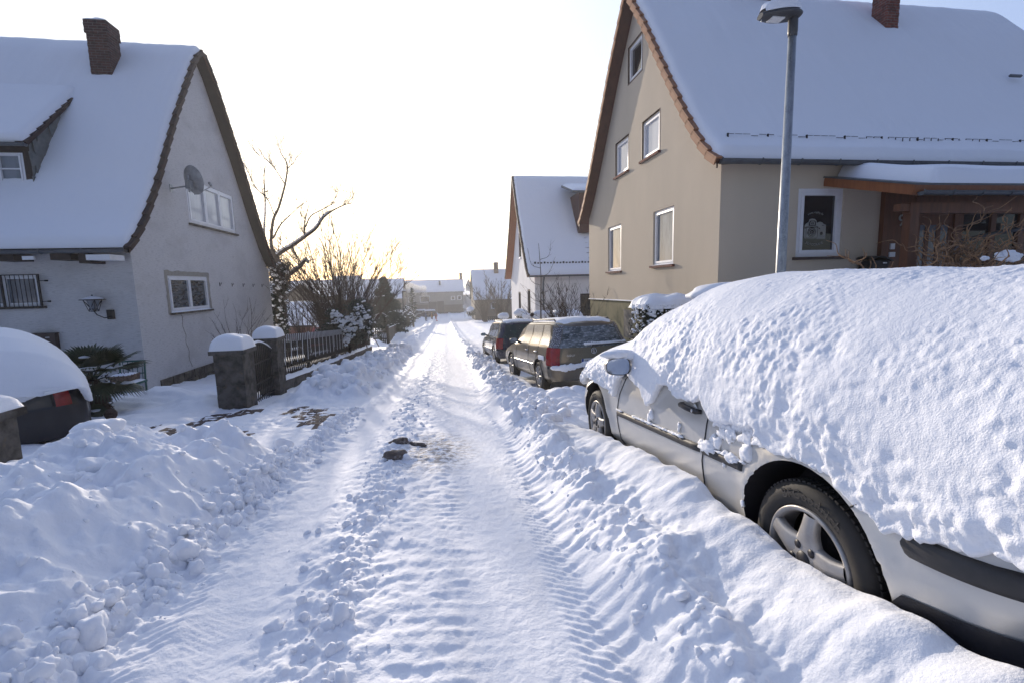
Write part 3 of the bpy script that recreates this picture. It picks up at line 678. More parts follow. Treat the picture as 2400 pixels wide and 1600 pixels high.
nm = text_mesh('9', .34, M_decal, 'house_number', pr, Matrix.Translation(V(9.57, yf - .012, 2.48) - wloc(pr)) @ RX, .008)
bl = MB(); bl.box((9.36, yf - .01, 1.90), (9.46, yf + .021, 2.02)); bl.box((9.34, yf - .01, 1.74), (9.48, yf + .021, 1.84)); bl.build('door_bell', M_plate, pr)
dp = MB(); dp.lathe((11.0, 6.62, 2.42), [(.085, .26), (.085, .18), (.045, .06), (.045, 0)], 12)
dp.tube([(11.0, 6.62, 2.5), (10.98, 6.64, 2.32), (10.86, 6.75, 2.22), (10.55, 7.6, 2.10), (10.42, 8.0, 2.0), (10.4, 8.1, 1.85), (10.4, 8.1, -.5)], .042, 10)
for z_ in (1.7, 1.2, .7): dp.lathe((10.4, 8.1, z_), [(.047, -.02), (.05, 0), (.047, .02)], 10)
dp.build('downpipe', M_zinc, pr)

bx = MB()
for i, (z0, s0) in enumerate(((1.30, .13), (1.62, .165))): pass
bx.add([(8.72, 8.30, 1.28), (9.02, 8.30, 1.28), (9.02, 8.55, 1.28), (8.72, 8.55, 1.28), (8.66, 8.22, 1.66), (9.08, 8.22, 1.66), (9.08, 8.56, 1.66), (8.66, 8.56, 1.66)], [(0, 3, 2, 1), (0, 1, 5, 4), (1, 2, 6, 5), (2, 3, 7, 6), (3, 0, 4, 7), (4, 5, 6, 7)])
mbx = thing('mailbox', 'black mailbox with a curved lid on the beige wall between photo window and porch', 'mailbox', (8.87, 8.55, 1.28))
bx.build('box', M_iron, mbx)
ld = MB(); rows = [[(8.62 + .50 * i / 10, 8.18 + .40 * j / 3, 1.665 + .09 * math.sin(PI * min(1, .15 + i / 11)) + .02 * j / 3) for j in range(4)] for i in range(11)]
ld.grid(rows, flip=True); rows2 = [[(a, b, c - .025) for a, b, c in r] for r in rows]; ld.grid(rows2); ld.add([r[0] for r in rows] + [r[0] for r in rows2], [(i, i + 1, i + 12, i + 11) for i in range(10)])
ld.build('lid', M_iron, mbx)
nmx = MB(); nmx.box((8.90, 8.208, 1.60), (8.99, 8.214, 1.625)); nmx.build('name_plate', M_plate, mbx)

# ------------------------------------------------------------------ house on the left
XL = -7.2; LY0, LY1 = 12.0, 20.5
def ls(y, z): return (y * .9, 1.4 + (z - 1.4) * .9)
nearL = [(12.73, 2.52), (12.95, 2.72), (13.45, 3.27), (14.22, 4.38), (14.79, 5.35), (15.5, 6.52), (16.25, 7.64), (17.04, 8.80)]
PRL = [ls(a, b) for a, b in nearL] + [ls(17.68, 9.42)] + [ls(35.36 - a, b - .02) for a, b in nearL[::-1]]
hl = thing('grey_house', 'old grey plastered house with steep snowy roof, brick chimney and stained gable', 'house', (XL, LY0, -.9))
wl = MB()
gab = [(LY0, -1.5), (LY1, -2.2), (LY1, 2.28)] + [(a, b - .12) for a, b in PRL[::-1] if LY0 + .05 < a < LY1 - .05] + [(LY0, 2.33)]
holesL = [(13.33, .85, 2.06, .98), (14.75, 3.37, 3.0, 1.30)]
wall_face(wl, (XL, 0, 0), UY, UX, gab, holesL, .12)
wall_face(wl, (0, LY0, 0), UX, -UY, [(-21, -1.5), (XL, -1.5), (XL, 2.33), (-21, 2.5)], [(-10.6, 1.16, 1.45, .70)], .12)
wl.box((-20.9, LY0 + .35, -1.5), (XL - .4, LY1 - .3, 2.2))
wl.build('wall', M_plast_l, hl)
window(hl, (XL, 0, 0), UY, UX, 13.33, .85, 2.06, .98, 2, .09, .07, M_white, M_gl_snow, M_stone, .05, 'lower two part gable window with snow on its sill')
window(hl, (XL, 0, 0), UY, UX, 14.75, 3.37, 3.0, 1.30, 3, .09, .085, M_white, M_gl_curt, M_stone, 0, 'upper three part gable window')
wb = window(hl, (0, LY0, 0), UX, -UY, -10.6, 1.16, 1.45, .70, 2, .09, .05, M_white, M_gl_grey, M_stone, 0, 'low window behind black bars')
gb = MB()
for i in range(17): gb.tube([(-10.6 + i * .092, LY0 - .07, 1.12), (-10.6 + i * .092, LY0 - .07, 1.86)], .007, 5)
for z_ in (1.12, 1.86): gb.box((-10.65, LY0 - .08, z_), (-9.1, LY0 - .06, z_ + .02))
for i in (0, 8, 16): gb.box((-10.62 + i * .092, LY0 - .085, 1.12), (-10.58 + i * .092, LY0 - .055, 1.88))
for z_ in (1.25, 1.72): gb.box((-9.12, LY0 - .075, z_), (-8.98, LY0 - .06, z_ + .015)); gb.box((-9.0, LY0 - .075, z_ - .01), (-8.98, LY0 - .0, z_ + .025))
gb.build('grille', M_iron, wb)
st = MB()
for i in range(16):      # rough stone base showing above the snow along the gable
    y = 12.5 + i * .52
    for k in range(3): st.obox((XL, y + .2 * (k % 2), -1.5 + k * .24 - .0 * i), UY, UZ, UX, (0, 0, -.02), (.49, .225, .035 + .012 * mnoise.noise(V(i * 2.1, k * 3.3, 0))))
st.build('stone_base', M_stone, hl)
M_soff = mat('dark soffit boards', (.022, .012, .010), .8, var=(6, (.03, .018, .014), .4, .7))
r_, s_ = roof(hl, -6.88, -21, PRL, .09, .1, M_tile_d, M_tile_d, M_soff, .36, vh=.085, seed=8, nx=300, snowth=.15)
bbm = MB(); qq = np.array(PRL)
for i in range(len(qq) - 1):
    a, b = qq[i], qq[i + 1]; bbm.add([(-6.872, a[0], a[1] - .03), (-6.872, b[0], b[1] - .03), (-6.872, b[0], b[1] - .14), (-6.872, a[0], a[1] - .09), (-6.90, a[0], a[1] - .03), (-6.90, b[0], b[1] - .03), (-6.90, b[0], b[1] - .14), (-6.90, a[0], a[1] - .14)], [(3, 2, 1, 0), (4, 5, 6, 7), (7, 6, 2, 3)])
bbm.build('barge_board', M_wood_r, r_)
gutter(hl, -6.95, -21, 11.42, 2.36, .07)
rf = MB()
for x in (-7.85, -8.3, -9.4, -10.5, -11.6):
    rf = MB(); rf.obox((x, 11.5, 2.30), UX, UY, UZ, (-.2 if x < -8 else -.1, 0, -.14 if x < -8 else -.22), (.2 if x < -8 else .1, .5, .0))
    rf.build('rafter_end', M_wood_d, hl)
tp = MB(); tp.box((-7.75, 11.42, 2.14), (-7.28, 11.9, 2.26)); tp.box((-9.0, 11.45, 2.17), (-8.78, 11.5, 2.25)); tp.build('white_board', M_white, hl)
chl = chimney(r_, -9.16, -8.66, 14.62, 15.10, 6.9, 8.66, M_brick, .12)
# dormer: face towards the camera, slate hung cheek
dm = MB(); xd = -9.42; yd0 = 12.62
def ryl(z): return float(np.interp(z, [p[1] for p in PRL[:9]], [p[0] for p in PRL[:9]]))
def rzl(y): return float(np.interp(y, [p[0] for p in PRL[:9]], [p[1] for p in PRL[:9]]))
zb, zt = rzl(yd0) - .05, 4.95
yt = ryl(6.6)
dm.add([(xd, yd0, zb), (xd, yd0, zt), (xd, yt, 6.6), (xd, ryl(5.6), 5.6)], [(0, 1, 2, 3)], 1)
wall_face(dm, (0, yd0, 0), UX, -UY, [(-12.5, zb), (xd, zb), (xd, zt), (-12.5, zt)], [(-10.62, 3.98, 1.05, .72)], .08, 0)
M_slate = mat('grey slate shingles', (.16, .165, .16), .8, var=(5, (.10, .11, .105), .4, .65), bump=(20, .4, .01))
dmo = dm.build('dormer', [M_wood_d, M_slate], r_)
sl_ = MB()
for i in range(9):
    for j in range(8):
        z_ = zb + .1 + j * .28; y_ = yd0 + i * .27 + (.13 if j % 2 else 0)
        yu, zu = y_, z_
        top_z = zt + (y_ - yd0) * (6.6 - zt) / (yt - yd0)
        if zu < top_z - .12 and zu > rzl(min(y_, 15)) - .15: sl_.obox((xd, y_, z_), V(0, 1, .12).normalized(), V(0, -.12, 1).normalized(), V(1, 0, .10).normalized(), (-.02, -.02, .012), (.26, .29, .028 + .012 * (j % 2)))
sl_.build('slate_cheek', M_slate, dmo)
window(dmo, (0, yd0, 0), UX, -UY, -10.62, 3.98, 1.05, .72, 2, .07, .045, M_white, M_gl_grey, None, 0, None, None, 2)
dr_ = MB(); ang = V(0, yt - yd0, 6.6 - zt); L_ = ang.length; ang.normalize(); an = V(0, -ang.z, ang.y)
o_ = V(xd + .10, yd0 - .16, zt - .10)
for i in range(8):
    dr_.obox(o_ + ang * (i * L_ / 8.0), UX, (ang - an * .09).normalized(), (an + ang * .09).normalized(), (-.22, 0, .0), (0, L_ / 7.6, .07))
dr_.obox(o_, UX, ang, an, (-3.6, 0, -.06), (-.05, L_ + .25, .03)); dr_.build('dormer_roof', M_tile_d, dmo)
P = [[tuple(o_ + UX * (-.05 - 3.5 * a) + ang * ((L_ + .3) * b) + an * (.03 + .17 * math.sqrt(max(0, 1 - (1 - min(1, a * 3.5 / .15)) ** 2)) * math.sqrt(max(0, 1 - (1 - min(1, b * L_ / .15)) ** 2)))) for b in np.linspace(0, 1, 24) ** 1.5] for a in np.linspace(0, 1, 24) ** 1.5]
s = MB(); s.grid(P); s.build('dormer_snow', M_snowroof, dmo)
gutter(dmo, xd + .1, -12.6, yd0 - .22, zt - .10, .06, None, .9)
# damp streaks on the gable plaster: under the window sill and below the vent
ck = MB()
def streak(pts, w0, off):
    L_ = []; R_ = []
    for i, (y, z) in enumerate(pts):
        w_ = w0 * (.6 + .7 * abs(mnoise.noise(V(i * .7, w0 * 40, 0)))) ; L_.append((XL + off, y - w_, z)); R_.append((XL + off, y + w_, z))
    ck.add(L_ + R_, [(i, i + len(pts), i + 1 + len(pts), i + 1) for i in range(len(pts) - 1)])
streak([(13.75 + .035 * math.sin(i * .9) + .010 * i + .03 * mnoise.noise(V(i * .6, 0, 0)), .78 - i * .065) for i in range(24)], .022, .003)
ck.build('damp_crack', mat('damp plaster', (.235, .215, .18), .95, spec=.05, var=(9, (.30, .28, .25), .45, .7)), hl)
bd = MB()
for (a, b) in (((13.20, .80), (13.33, 1.97)), ((15.39, .80), (15.50, 1.95)), ((13.20, 1.83), (15.48, 1.96))):
    n = 24; L_ = []; 
    horiz = (b[0] - a[0]) > 1
    for i in range(n + 1):
        t = i / n
        if horiz: y = a[0] + (b[0] - a[0]) * t; L_ += [(XL + .0025, y, a[1]), (XL + .0025, y, b[1] + .05 * mnoise.noise(V(t * 9, 1, 0)))]
        else: z = a[1] + (b[1] - a[1]) * t; e = .04 * mnoise.noise(V(t * 9, a[0], 0)); L_ += ([(XL + .0035, a[0] - e, z), (XL + .0035, b[0], z)] if a[0] < 14 else [(XL + .0035, a[0], z), (XL + .0035, b[0] + e, z)])
    bd.add(L_, [(2 * i, 2 * i + 1, 2 * i + 3, 2 * i + 2) for i in range(n)])
bd.build('plaster_repair', mat('repair mortar', (.34, .315, .275), .95, spec=.05, var=(12, (.27, .25, .22), .45, .7), bump=(60, .4, .004)), hl)
# small things on the gable
vt = MB(); vt.lathe((XL, 14.38, 6.28), [(.0, .03), (.20, .03), (.22, .012), (.22, -.01)], 20, 'x'); vo = vt.build('vent_cover', M_plast_w, hl)
hk = MB()
for i in range(5):
    y = 16.15 + i * .87; hk.obox((XL, y, 1.60 - .012 * i), UY, UZ, UX, (-.02, -.06, 0), (.02, .06, .012)); hk.tube([(XL, y, 1.62 - .012 * i), (XL + .05, y, 1.60 - .012 * i), (XL + .06, y, 1.66 - .012 * i)], .008, 4)
hk.build('wall_hook', M_iron, hl)
# satellite dish
dsh = thing('satellite_dish', 'round grey satellite dish on a bracket beside the upper gable window', 'satellite dish', (XL, 13.98, 4.18))
b_ = MB(); b_.obox((XL, 13.98, 4.18), UY, UZ, UX, (-.06, -.1, 0), (.06, .1, .015)); b_.tube([(XL, 13.98, 4.18), (XL + .62, 13.64, 4.18)], .022, 8); b_.tube([(XL + .62, 13.64, 4.02), (XL + .62, 13.64, 4.45)], .024, 8)
b_.box((XL + .56, 13.58, 4.10), (XL + .68, 13.74, 4.32)); b_.build('bracket', M_galv, dsh)
DN = V(.38, .90, .24).normalized()      # dish axis points away from the camera
DU = DN.cross(UZ).normalized(); DW = DU.cross(DN)
dc0 = V(XL + .60, 13.80, 4.36)
rows = []
for r in np.linspace(0, 1, 9):
    rows.append([tuple(dc0 + (DU * math.cos(a) * .30 + DW * math.sin(a) * .37) * r + DN * (.10 * r * r)) for a in np.linspace(0, 2 * PI, 33)])
d_ = MB(); d_.grid(rows); d_.grid([[tuple(Vector(p) - DN * .012) for p in r] for r in rows], flip=True)
d_.tube([tuple(dc0 + DU * math.cos(a) * .30 + DW * math.sin(a) * .37 + DN * .10) for a in np.linspace(0, 2 * PI, 33)], .01, 5, False)
M_dish = mat('grey dish enamel', (.36, .37, .39), .5, var=(4, (.17, .18, .19), .4, .7)); d_.build('dish', M_dish, dsh)
a_ = MB(); lb_ = dc0 - DW * .36 + DN * .08; lt = dc0 + DN * .62 - DW * .18 + DU * -.0; a_.tube([tuple(lb_ - DN * .1), tuple(lb_), tuple(lt)], .014, 6); a_.tube([tuple(lt - DN * .02), tuple(lt + DW * .1 - DN * .06)], .035, 8); a_.build('feed_arm', M_galv, dsh)
# wall lantern
lt_ = thing('wall_lantern', 'black wrought iron lantern on the shaded wall right of the barred window', 'lantern', (-7.78, LY0, 1.0))
l_ = MB(); l_.box((-7.85, LY0 - .04, .80), (-7.70, LY0, 1.02)); l_.tube([(-7.78, LY0 - .03, .86), (-7.82, LY0 - .16, .84), (-7.93, LY0 - .22, .92), (-7.98, LY0 - .22, 1.0)], .012, 6)
lc = V(-7.98, LY0 - .22, 1.0); tp_ = .165; bt = .085
for i in range(4):
    a = PI / 4 + i * PI / 2; b = a + PI / 2
    A0, A1 = lc + V(math.cos(a) * bt, math.sin(a) * bt, 0), lc + V(math.cos(a) * tp_, math.sin(a) * tp_, .26); B0, B1 = lc + V(math.cos(b) * bt, math.sin(b) * bt, 0), lc + V(math.cos(b) * tp_, math.sin(b) * tp_, .26)
    for p, q in ((A0, A1), (A0, B0), (A1, B1), (A0, B1), (B0, A1)): l_.tube([tuple(p), tuple(q)], .0065, 4)
l_.lathe(tuple(lc + V(0, 0, .26)), [(.245, 0), (.24, .012), (.10, .06), (.03, .08), (.012, .10), (.018, .115), (.0, .125)], 4 * 4); l_.build('frame', M_iron, lt_)
g_ = MB(); g_.lathe(tuple(lc), [(.0, .01), (.075, .01), (.145, .255)], 4); g_.build('pane', M_gl_grey, lt_)
s = MB(); s.lathe(tuple(lc + V(0, 0, .265)), [(.22, .012), (.17, .04), (.10, .068), (.03, .09)], 16); s.build('lantern_snow', M_snow, lt_)
mb2 = thing('letter_box', 'dark brown letter box mounted on the grey wall behind the buried car', 'letter box', (-9.2, LY0, .2))
m_ = MB(); m_.box((-9.45, LY0 - .12, .08), (-8.93, LY0, .52)); m_.box((-9.47, LY0 - .14, .52), (-8.91, LY0, .54)); m_.build('box', M_brownf, mb2)
m_ = MB(); m_.box((-9.12, LY0 - .125, .43), (-9.04, LY0 - .1201, .445)); m_.box((-9.26, LY0 - .125, .39), (-9.14, LY0 - .1201, .40)); m_.build('name_plate', M_plate, mb2)

# ------------------------------------------------------------------ cars
def crom(xs_, ys_, x):     # smooth interpolation (monotone-ish)
    return np.interp(x, xs_, ys_)
class Body:
    """surface of a car body: t runs along the car (rear 0), s climbs sill 1 > bulge 2 > belt 3 > roof edge 4 > centre 5"""
    def __init__(s, P): s.P = P; s.L = P['L']; s.rc = P.get('rc', .42); s.n = P.get('n', 3.0)
    def tf(s, f): return s.rc * (1 - (1 - abs(f) ** s.n) ** (1 / s.n))
    def pt(s, t, q, side=-1, fx=None):
        P = s.P; L = s.L; hw = P['hw']
        zl = np.interp(t, [0, .5, L - .6, L], [P['zl'] + .07, P['zl'], P['zl'], P['zl'] + .05])
        belt = np.interp(t, *P['belt']); top = np.interp(t, *P['top']); hr_ = np.interp(t, *P['hr'])
        re = top - np.interp(t, [0, L * .6, L], [.09, .08, .06])
        X = [0, hw - .10, hw - .035, hw, hw - .012, hw - .045, hr_ + .55 * (hw - .06 - hr_), hr_ + .07, hr_, hr_ * .6, 0]
        Z = [zl, zl, zl + .09, .50, .50 + .6 * (belt - .5), belt, belt + .5 * (re - belt), re - .01, re + .03, top - .012, top]
        S = [0, 1, 1.4, 2, 2.6, 3, 3.5, 3.9, 4.0, 4.5, 5]
        x = float(np.interp(q, S, X)); z = float(np.interp(q, S, Z))
        # wheel arch lips
        for wy in P['wy']:
            d = math.hypot(t - wy, z - P['wz']) - P['wr']
            if z < P['wz'] + P['wr'] + .2 and d > -.02: x += P.get('flare', .018) * math.exp(-(d / .055) ** 2) * min(1, max(0, (q - .6)))
        f = 1.0
        if fx is not None: f = fx
        elif t < s.rc: f = (1 - (1 - t / s.rc) ** s.n) ** (1 / s.n)
        elif t > L - s.rc: f = max(0, (1 - (1 - (L - t) / s.rc) ** s.n)) ** (1 / s.n)
        yr = np.interp(z, *P['tail']); yf = np.interp(z, *P['nose'])
        y = t + yr * max(0, 1 - t / .9) - yf * max(0, 1 - (L - t) / .9)
        return Vector((side * x * f, y, z))
    def nrm(s, t, q, side, fx=None):
        e = .01
        a = s.pt(t + e, q, side, fx) - s.pt(max(t - e, 0.0001), q, side, fx) if fx is None else s.pt(s.tf(min(fx + .01, .999)), q, side, min(fx + .01, .999)) - s.pt(s.tf(max(fx - .01, 0)), q, side, max(fx - .01, 0))
        b = s.pt(t, q + e, side, fx) - s.pt(t, q - e, side, fx)
        n = a.cross(b)
        if n.length < 1e-9: return Vector((side, 0, 0))
        n.normalize()
        ref = Vector((side, 0, .25)) if fx is None else Vector((side * .3, -1, .25))
        return n if n.dot(ref) > 0 else -n
    def mesh(s):
        L = s.L; ts = []
        ts += [s.tf(f) for f in np.concatenate([np.linspace(0, .96, 16), [.985]])]
        ts += list(np.arange(s.rc, L - s.rc + .001, .035)) + [L - s.tf(f) for f in np.concatenate([[.985], np.linspace(.96, 0, 16)])]
        qs = np.concatenate([np.linspace(0, 1, 3), np.linspace(1.1, 3, 26), np.linspace(3.08, 3.9, 9), np.linspace(4, 5, 9)])
        rows = []
        for t in ts:
            l_ = [tuple(s.pt(t, q, -1)) for q in qs]; r = [tuple(s.pt(t, q, 1)) for q in qs[::-1]]
            rows.append(l_ + r[1:-1])
        return rows
    def patch(s, mb, t0, t1, q0, q1, side=-1, off=.004, nt=8, nq=4, rear=False, mi=0, qf=None):
        rows = []
        for a in np.linspace(0, 1, nt):
            row = []
            for b in np.linspace(0, 1, nq):
                u = (t0 + (t1 - t0) * a); q = (q0 + (q1 - q0) * b)
                if qf: u, q = qf(a, b)
                if rear: p = s.pt(s.tf(abs(u)), q, side if u >= 0 else -side, abs(u)); n = s.nrm(s.tf(abs(u)), q, side if u >= 0 else -side, max(.02, abs(u)))
                else: p = s.pt(u, q, side); n = s.nrm(u, q, side)
                row.append(tuple(p + n * off))
            rows.append(row)
        mb.grid(rows, mi)
        return mb
    def qz(s, t, z, lo=1, hi=4):
        for _ in range(30):
            m = (lo + hi) / 2
            if s.pt(t, m, -1).z < z: lo = m
            else: hi = m
        return (lo + hi) / 2
def add_wheel(par, x, y, z, side, r=.31, w_=.19, hero=False, rimr=.205, snowy=0, spokes=5):
    b = MB(); b.lathe((x - side * .10, y, z), [(0, 0), (.12, 0), (.12, side * .05), (0, side * .05)], 20, 'x')
    wo = b.build('wheel', M_blackp, par, local=True)
    n = 64 if hero else 28
    t = MB(); h = w_ / 2
    prf = [(rimr + .004, -h + .02), (r - .05, -h), (r - .012, -h + .015), (r, -h + .035), (r, h - .035), (r - .012, h - .012), (r - .05, h + .003), (rimr + .02, h - .006), (rimr + .004, h - .02)]
    t.lathe((x, y, z), [(a, side * c) for a, c in prf], n, 'x')
    if hero:      # tread blocks
        for i in range(72):
            a = 2 * PI * i / 72
            for k, (c0, c1) in enumerate(((-h + .03, -.035), (-.025, .025), (.035, h - .03))):
                aa = a + .02 * k; o = V(x, y + math.cos(aa) * r, z + math.sin(aa) * r)
                t.obox(o, V(side, 0, 0), V(0, -math.sin(aa), math.cos(aa)), V(0, math.cos(aa), math.sin(aa)), (c0, 0, -.004), (c1, .018, .006))
    to = t.build('tyre', M_tyre, wo, local=True)
    m = MB(); o = x + side * (h - .012)
    m.lathe((o, y, z), [(rimr - .012, -side * .10), (rimr - .018, -side * .01), (rimr - .010, side * .006), (rimr + .002, side * .010), (rimr + .008, side * .004), (rimr + .008, -side * .02)], n, 'x')
    for i in range(spokes):
        a = PI / 2 + .12 + 2 * PI * i / spokes; er, et = V(0, math.cos(a), math.sin(a)), V(0, -math.sin(a), math.cos(a))
        rows = []
        for k in np.linspace(0, 1, 9):
            rr = .035 + (rimr - .012 - .035) * k; hw_ = .052 * (1 - k) ** 2 + .026 + .008 * k * k if spokes == 5 else .016
            d = side * (.004 - .030 * (1 - k) ** 1.5 * 0 + .010 * math.sin(PI * k))
            row = []
            for c, e in ((-1, -.03), (-1, -.004), (-.7, .006), (0, .009), (.7, .006), (1, -.004), (1, -.03)):
                p = V(o, y, z) + er * rr + et * (hw_ * c) + V(side, 0, 0) * e + V(d, 0, 0); row.append(tuple(p))
            rows.append(row)
        m.grid(rows)
    m.lathe((o, y, z), [(.078, -side * .03), (.078, side * .010), (.06, side * .016), (0, side * .018)], 24, 'x')
    ro = m.build('rim', M_rim, wo, local=True)
    d = MB()
    d.lathe((o, y, z), [(.034, side * .017), (.033, side * .021), (0, side * .0215)], 20, 'x')
    if spokes == 5:
        for i in range(5):
            a = PI / 2 + .12 + PI / 5 + 2 * PI * i / 5; p = V(o + side * .0155, y + math.cos(a) * .060, z + math.sin(a) * .060)
            d.lathe(tuple(p), [(.017, 0), (.017, side * .003), (0, side * .003)], 14, 'x')
    d.build('hub_cap', M_blackp, ro, local=True)
    if hero:
        M_ = Matrix(((0, 0, side, 0), (side * -1 * -1, 0, 0, 0), (0, 1, 0, 0), (0, 0, 0, 1)))
        # text reads with y to the camera's right on the left flank: local x -> -y
        M_ = Matrix(((0, 0, -1, x + side * (h + .001)), (-1, 0, 0, y), (0, 1, 0, z), (0, 0, 0, 1)))
        cu_r = (r + rimr) / 2 + .004
        for ang in (.12,):
            Rr = Matrix.Rotation(ang, 4, 'X'); T0 = Matrix.Translation(V(0, y, z)); 
            tm = text_mesh('BFGoodrich', .056, M_tyrel, 'lettering', to, T0 @ Rr @ T0.inverted() @ M_ @ Matrix.Translation(V(0, cu_r, 0)), .0015, (cu_r, 1), 1.15)
    return wo
def make_car(P, name, label, cat, loc, rotz, pitch, paint, far=False, group=None):
    root = thing(name, label, cat, loc, group, Euler((pitch, 0, rotz), 'XYZ'))
    B = Body(P); L = P['L']
    m = MB(); rows = B.mesh(); m.grid(rows, wrap=True)
    bo = m.build('body', [paint, M_blackp], root, local=True)
    me = bo.data; bm = bmesh.new(); bm.from_mesh(me); bmesh.ops.remove_doubles(bm, verts=bm.verts, dist=.0004)
    bmesh.ops.dissolve_degenerate(bm, dist=.0002, edges=bm.edges); bmesh.ops.recalc_face_normals(bm, faces=bm.faces); bm.to_mesh(me); bm.free()
    if not far:
        c = MB()
        for wy in P['wy']:
            for sd in (-1, 1):
                n = 48; x0, x1 = sorted((sd * (P['hw'] - .27), sd * (P['hw'] + .2)))
                vs = [(x, wy + P['wr'] * math.cos(2 * PI * k / n), P['wz'] + P['wr'] * math.sin(2 * PI * k / n)) for x in (x0, x1) for k in range(n)]
                c.add(vs, [(k, (k + 1) % n, n + (k + 1) % n, n + k) for k in range(n)] + [tuple(range(n))[::-1], tuple(range(n, 2 * n))], 0)
        co = c.build('cut', [M_blackp], None)
        co.matrix_world = Matrix.Identity(4)
        md = bo.modifiers.new('b', 'BOOLEAN'); md.object = co; md.operation = 'DIFFERENCE'; md.solver = 'EXACT'; md.material_mode = 'TRANSFER'
        root_m = root.matrix_basis.copy(); root.location = (0, 0, 0); root.rotation_euler = (0, 0, 0); bpy.context.view_layer.update()
        dg = bpy.context.evaluated_depsgraph_get(); nm_ = bpy.data.meshes.new_from_object(bo.evaluated_get(dg))
        bo.modifiers.clear(); bo.data = nm_; bpy.data.objects.remove(co); root.location = loc; root.rotation_euler = Euler((pitch, 0, rotz), 'XYZ')
        # undersides of the arches take the dark slot, the rest stays smooth
        mats_ = [m_.name for m_ in nm_.materials if m_]
        nm_.polygons.foreach_set('use_smooth', [True] * len(nm_.polygons))
        nm_.set_sharp_from_angle(angle=math.radians(40))
    for wy in P['wy']:
        for sd in (-1, 1):
            add_wheel(root, sd * (P['hw'] - .10), wy, P['wz'] - .02, sd, P.get('tr', .31), hero=(P.get('hero') and sd == -1), spokes=P.get('spokes', 5))
    return root, B, bo
def seam(B, par, pts, side=-1, w_=.004, nm_='door_seam', off=.0015, m=None):
    m_ = MB()
    P_ = [B.pt(t, B.qz(t, z, 1, 4), side) + B.nrm(t, B.qz(t, z, 1, 4), side) * off for t, z in pts]
    m_.tube([tuple(p) for p in P_], w_, 5); return m_.build(nm_, m or M_blackp, par, local=True)
def fillz(pts, n=10):
    o = []
    for (a, b), (c, d) in zip(pts[:-1], pts[1:]):
        for k in range(n): o.append((a + (c - a) * k / n, b + (d - b) * k / n))
    return o + [pts[-1]]
def snow_shell(name, par, ys_, ze, zt, xe, hw, xc=0, amp=.012, ny=420, nx=170, seed=0, rag=.03, under=.05, endr=.18, wtop=1.0, drift=0, rzt=None):
    """blanket of snow over a car: from the ragged lower edge ze(y) on both flanks over the crown zt(y)"""
    y0, y1 = ys_
    yy_ = np.linspace(y0, y1, ny); th = np.linspace(0, PI, nx)
    ZE = ze(yy_) + rag * fbm(yy_ * 7, yy_ * 0 + seed, 0., 4) + rag * .55 * fbm(yy_ * 31, yy_ * 0 + seed, 4., 3); ZER = ze(yy_) + rag * fbm(yy_ * 7, yy_ * 0 + seed + 50, 0., 4); ZT = zt(yy_)
    e = np.minimum(yy_ - y0, y1 - yy_) / endr; e = np.clip(e, 0, 1); ef = np.sqrt(np.maximum(1 - (1 - e) ** 2, 0))
    kk = np.exp(-np.linspace(-2, 2, 61) ** 2); kk /= kk.sum(); sm_ = lambda a: np.convolve(np.pad(a, 30, 'edge'), kk, 'valid')
    SE = sm_(sm_(ze(yy_)))
    c = np.cos(th)[None, :]; s_ = np.sin(th)[None, :]
    HW = (hw(yy_) if callable(hw) else hw + 0 * yy_)[:, None] * (.55 + .45 * ef[:, None])
    Xc = xc - HW * c
    base = np.where(c > 0, ZE[:, None], ZER[:, None]); wE = np.clip(1 - s_ / .42, 0, 1) ** 1.5; act = np.where(c > 0, ZE[:, None], ZER[:, None]); base = SE[:, None] + (act - SE[:, None]) * wE
    Z = base + (ZT[:, None] * 1 - base) * s_ ** wtop * (.35 + .65 * ef[:, None])
    Y = yy_[:, None] + 0 * c
    P = np.stack([Xc, Y, Z], -1)
    def normals(P):
        a = np.gradient(P, axis=0); b = np.gradient(P, axis=1); n = np.cross(b, a); n /= np.linalg.norm(n, axis=2, keepdims=True) + 1e-9; return n
    N = normals(P); N *= np.where((N * (P - np.array([xc, 0, .5]))).sum(-1, keepdims=True) < 0, -1, 1)
    low = 1 - np.clip(s_, 0, 1) ** .7 + 0 * Y
    lum = fbm(P[..., 0] * 9, P[..., 1] * 9, P[..., 2] * 9, 4) 
    l2 = fbm(P[..., 0] * 26 + 3, P[..., 1] * 26, P[..., 2] * 26, 3)
    rl = .5 - np.abs(perlin(P[..., 0] * 9 + 5, P[..., 1] * 9, P[..., 2] * 15)) * 1.6 + .45 * (.5 - np.abs(perlin(P[..., 0] * 22, P[..., 1] * 19 + 9, P[..., 2] * 30)) * 1.6)
    mac = fbm(P[..., 0] * 1.6, P[..., 1] * 1.6, P[..., 2] * 1.6 + seed, 2)
    l3 = fbm(P[..., 0] * 60, P[..., 1] * 60, P[..., 2] * 60, 2)
    lowp = np.clip((low - .12) * 1.5, 0, 1)
    D = amp * (lum * (.10 + 1.2 * lowp) + .55 * l2 * (.30 + .9 * lowp) + .34 * l3 + rl * (.12 + 1.1 * lowp)) + .016 * mac * (.3 + .7 * (1 - low))
    mk = np.clip(.85 + 1.1 * fbm(P[..., 0] * 1.9 + 4, P[..., 1] * 1.9, P[..., 2] * 2.4, 3), .25, 1.8); slp = np.clip(perlin(P[..., 0] * 3 + 2, P[..., 1] * 2.6 + P[..., 2] * 2, P[..., 2] * 6 + 3), 0, 1)
    D = amp * 0 + D * mk + amp * 1.6 * slp * lowp
    P = P + N * D[..., None]
    if drift: P = P
    # roll the lower edges inwards so that the layer has thickness
    L_ = P[:, :1]; R_ = P[:, -1:]
    def inner(E, sg, k, dz): Q = E.copy(); Q[..., 0] += sg * k; Q[..., 2] += dz; return Q
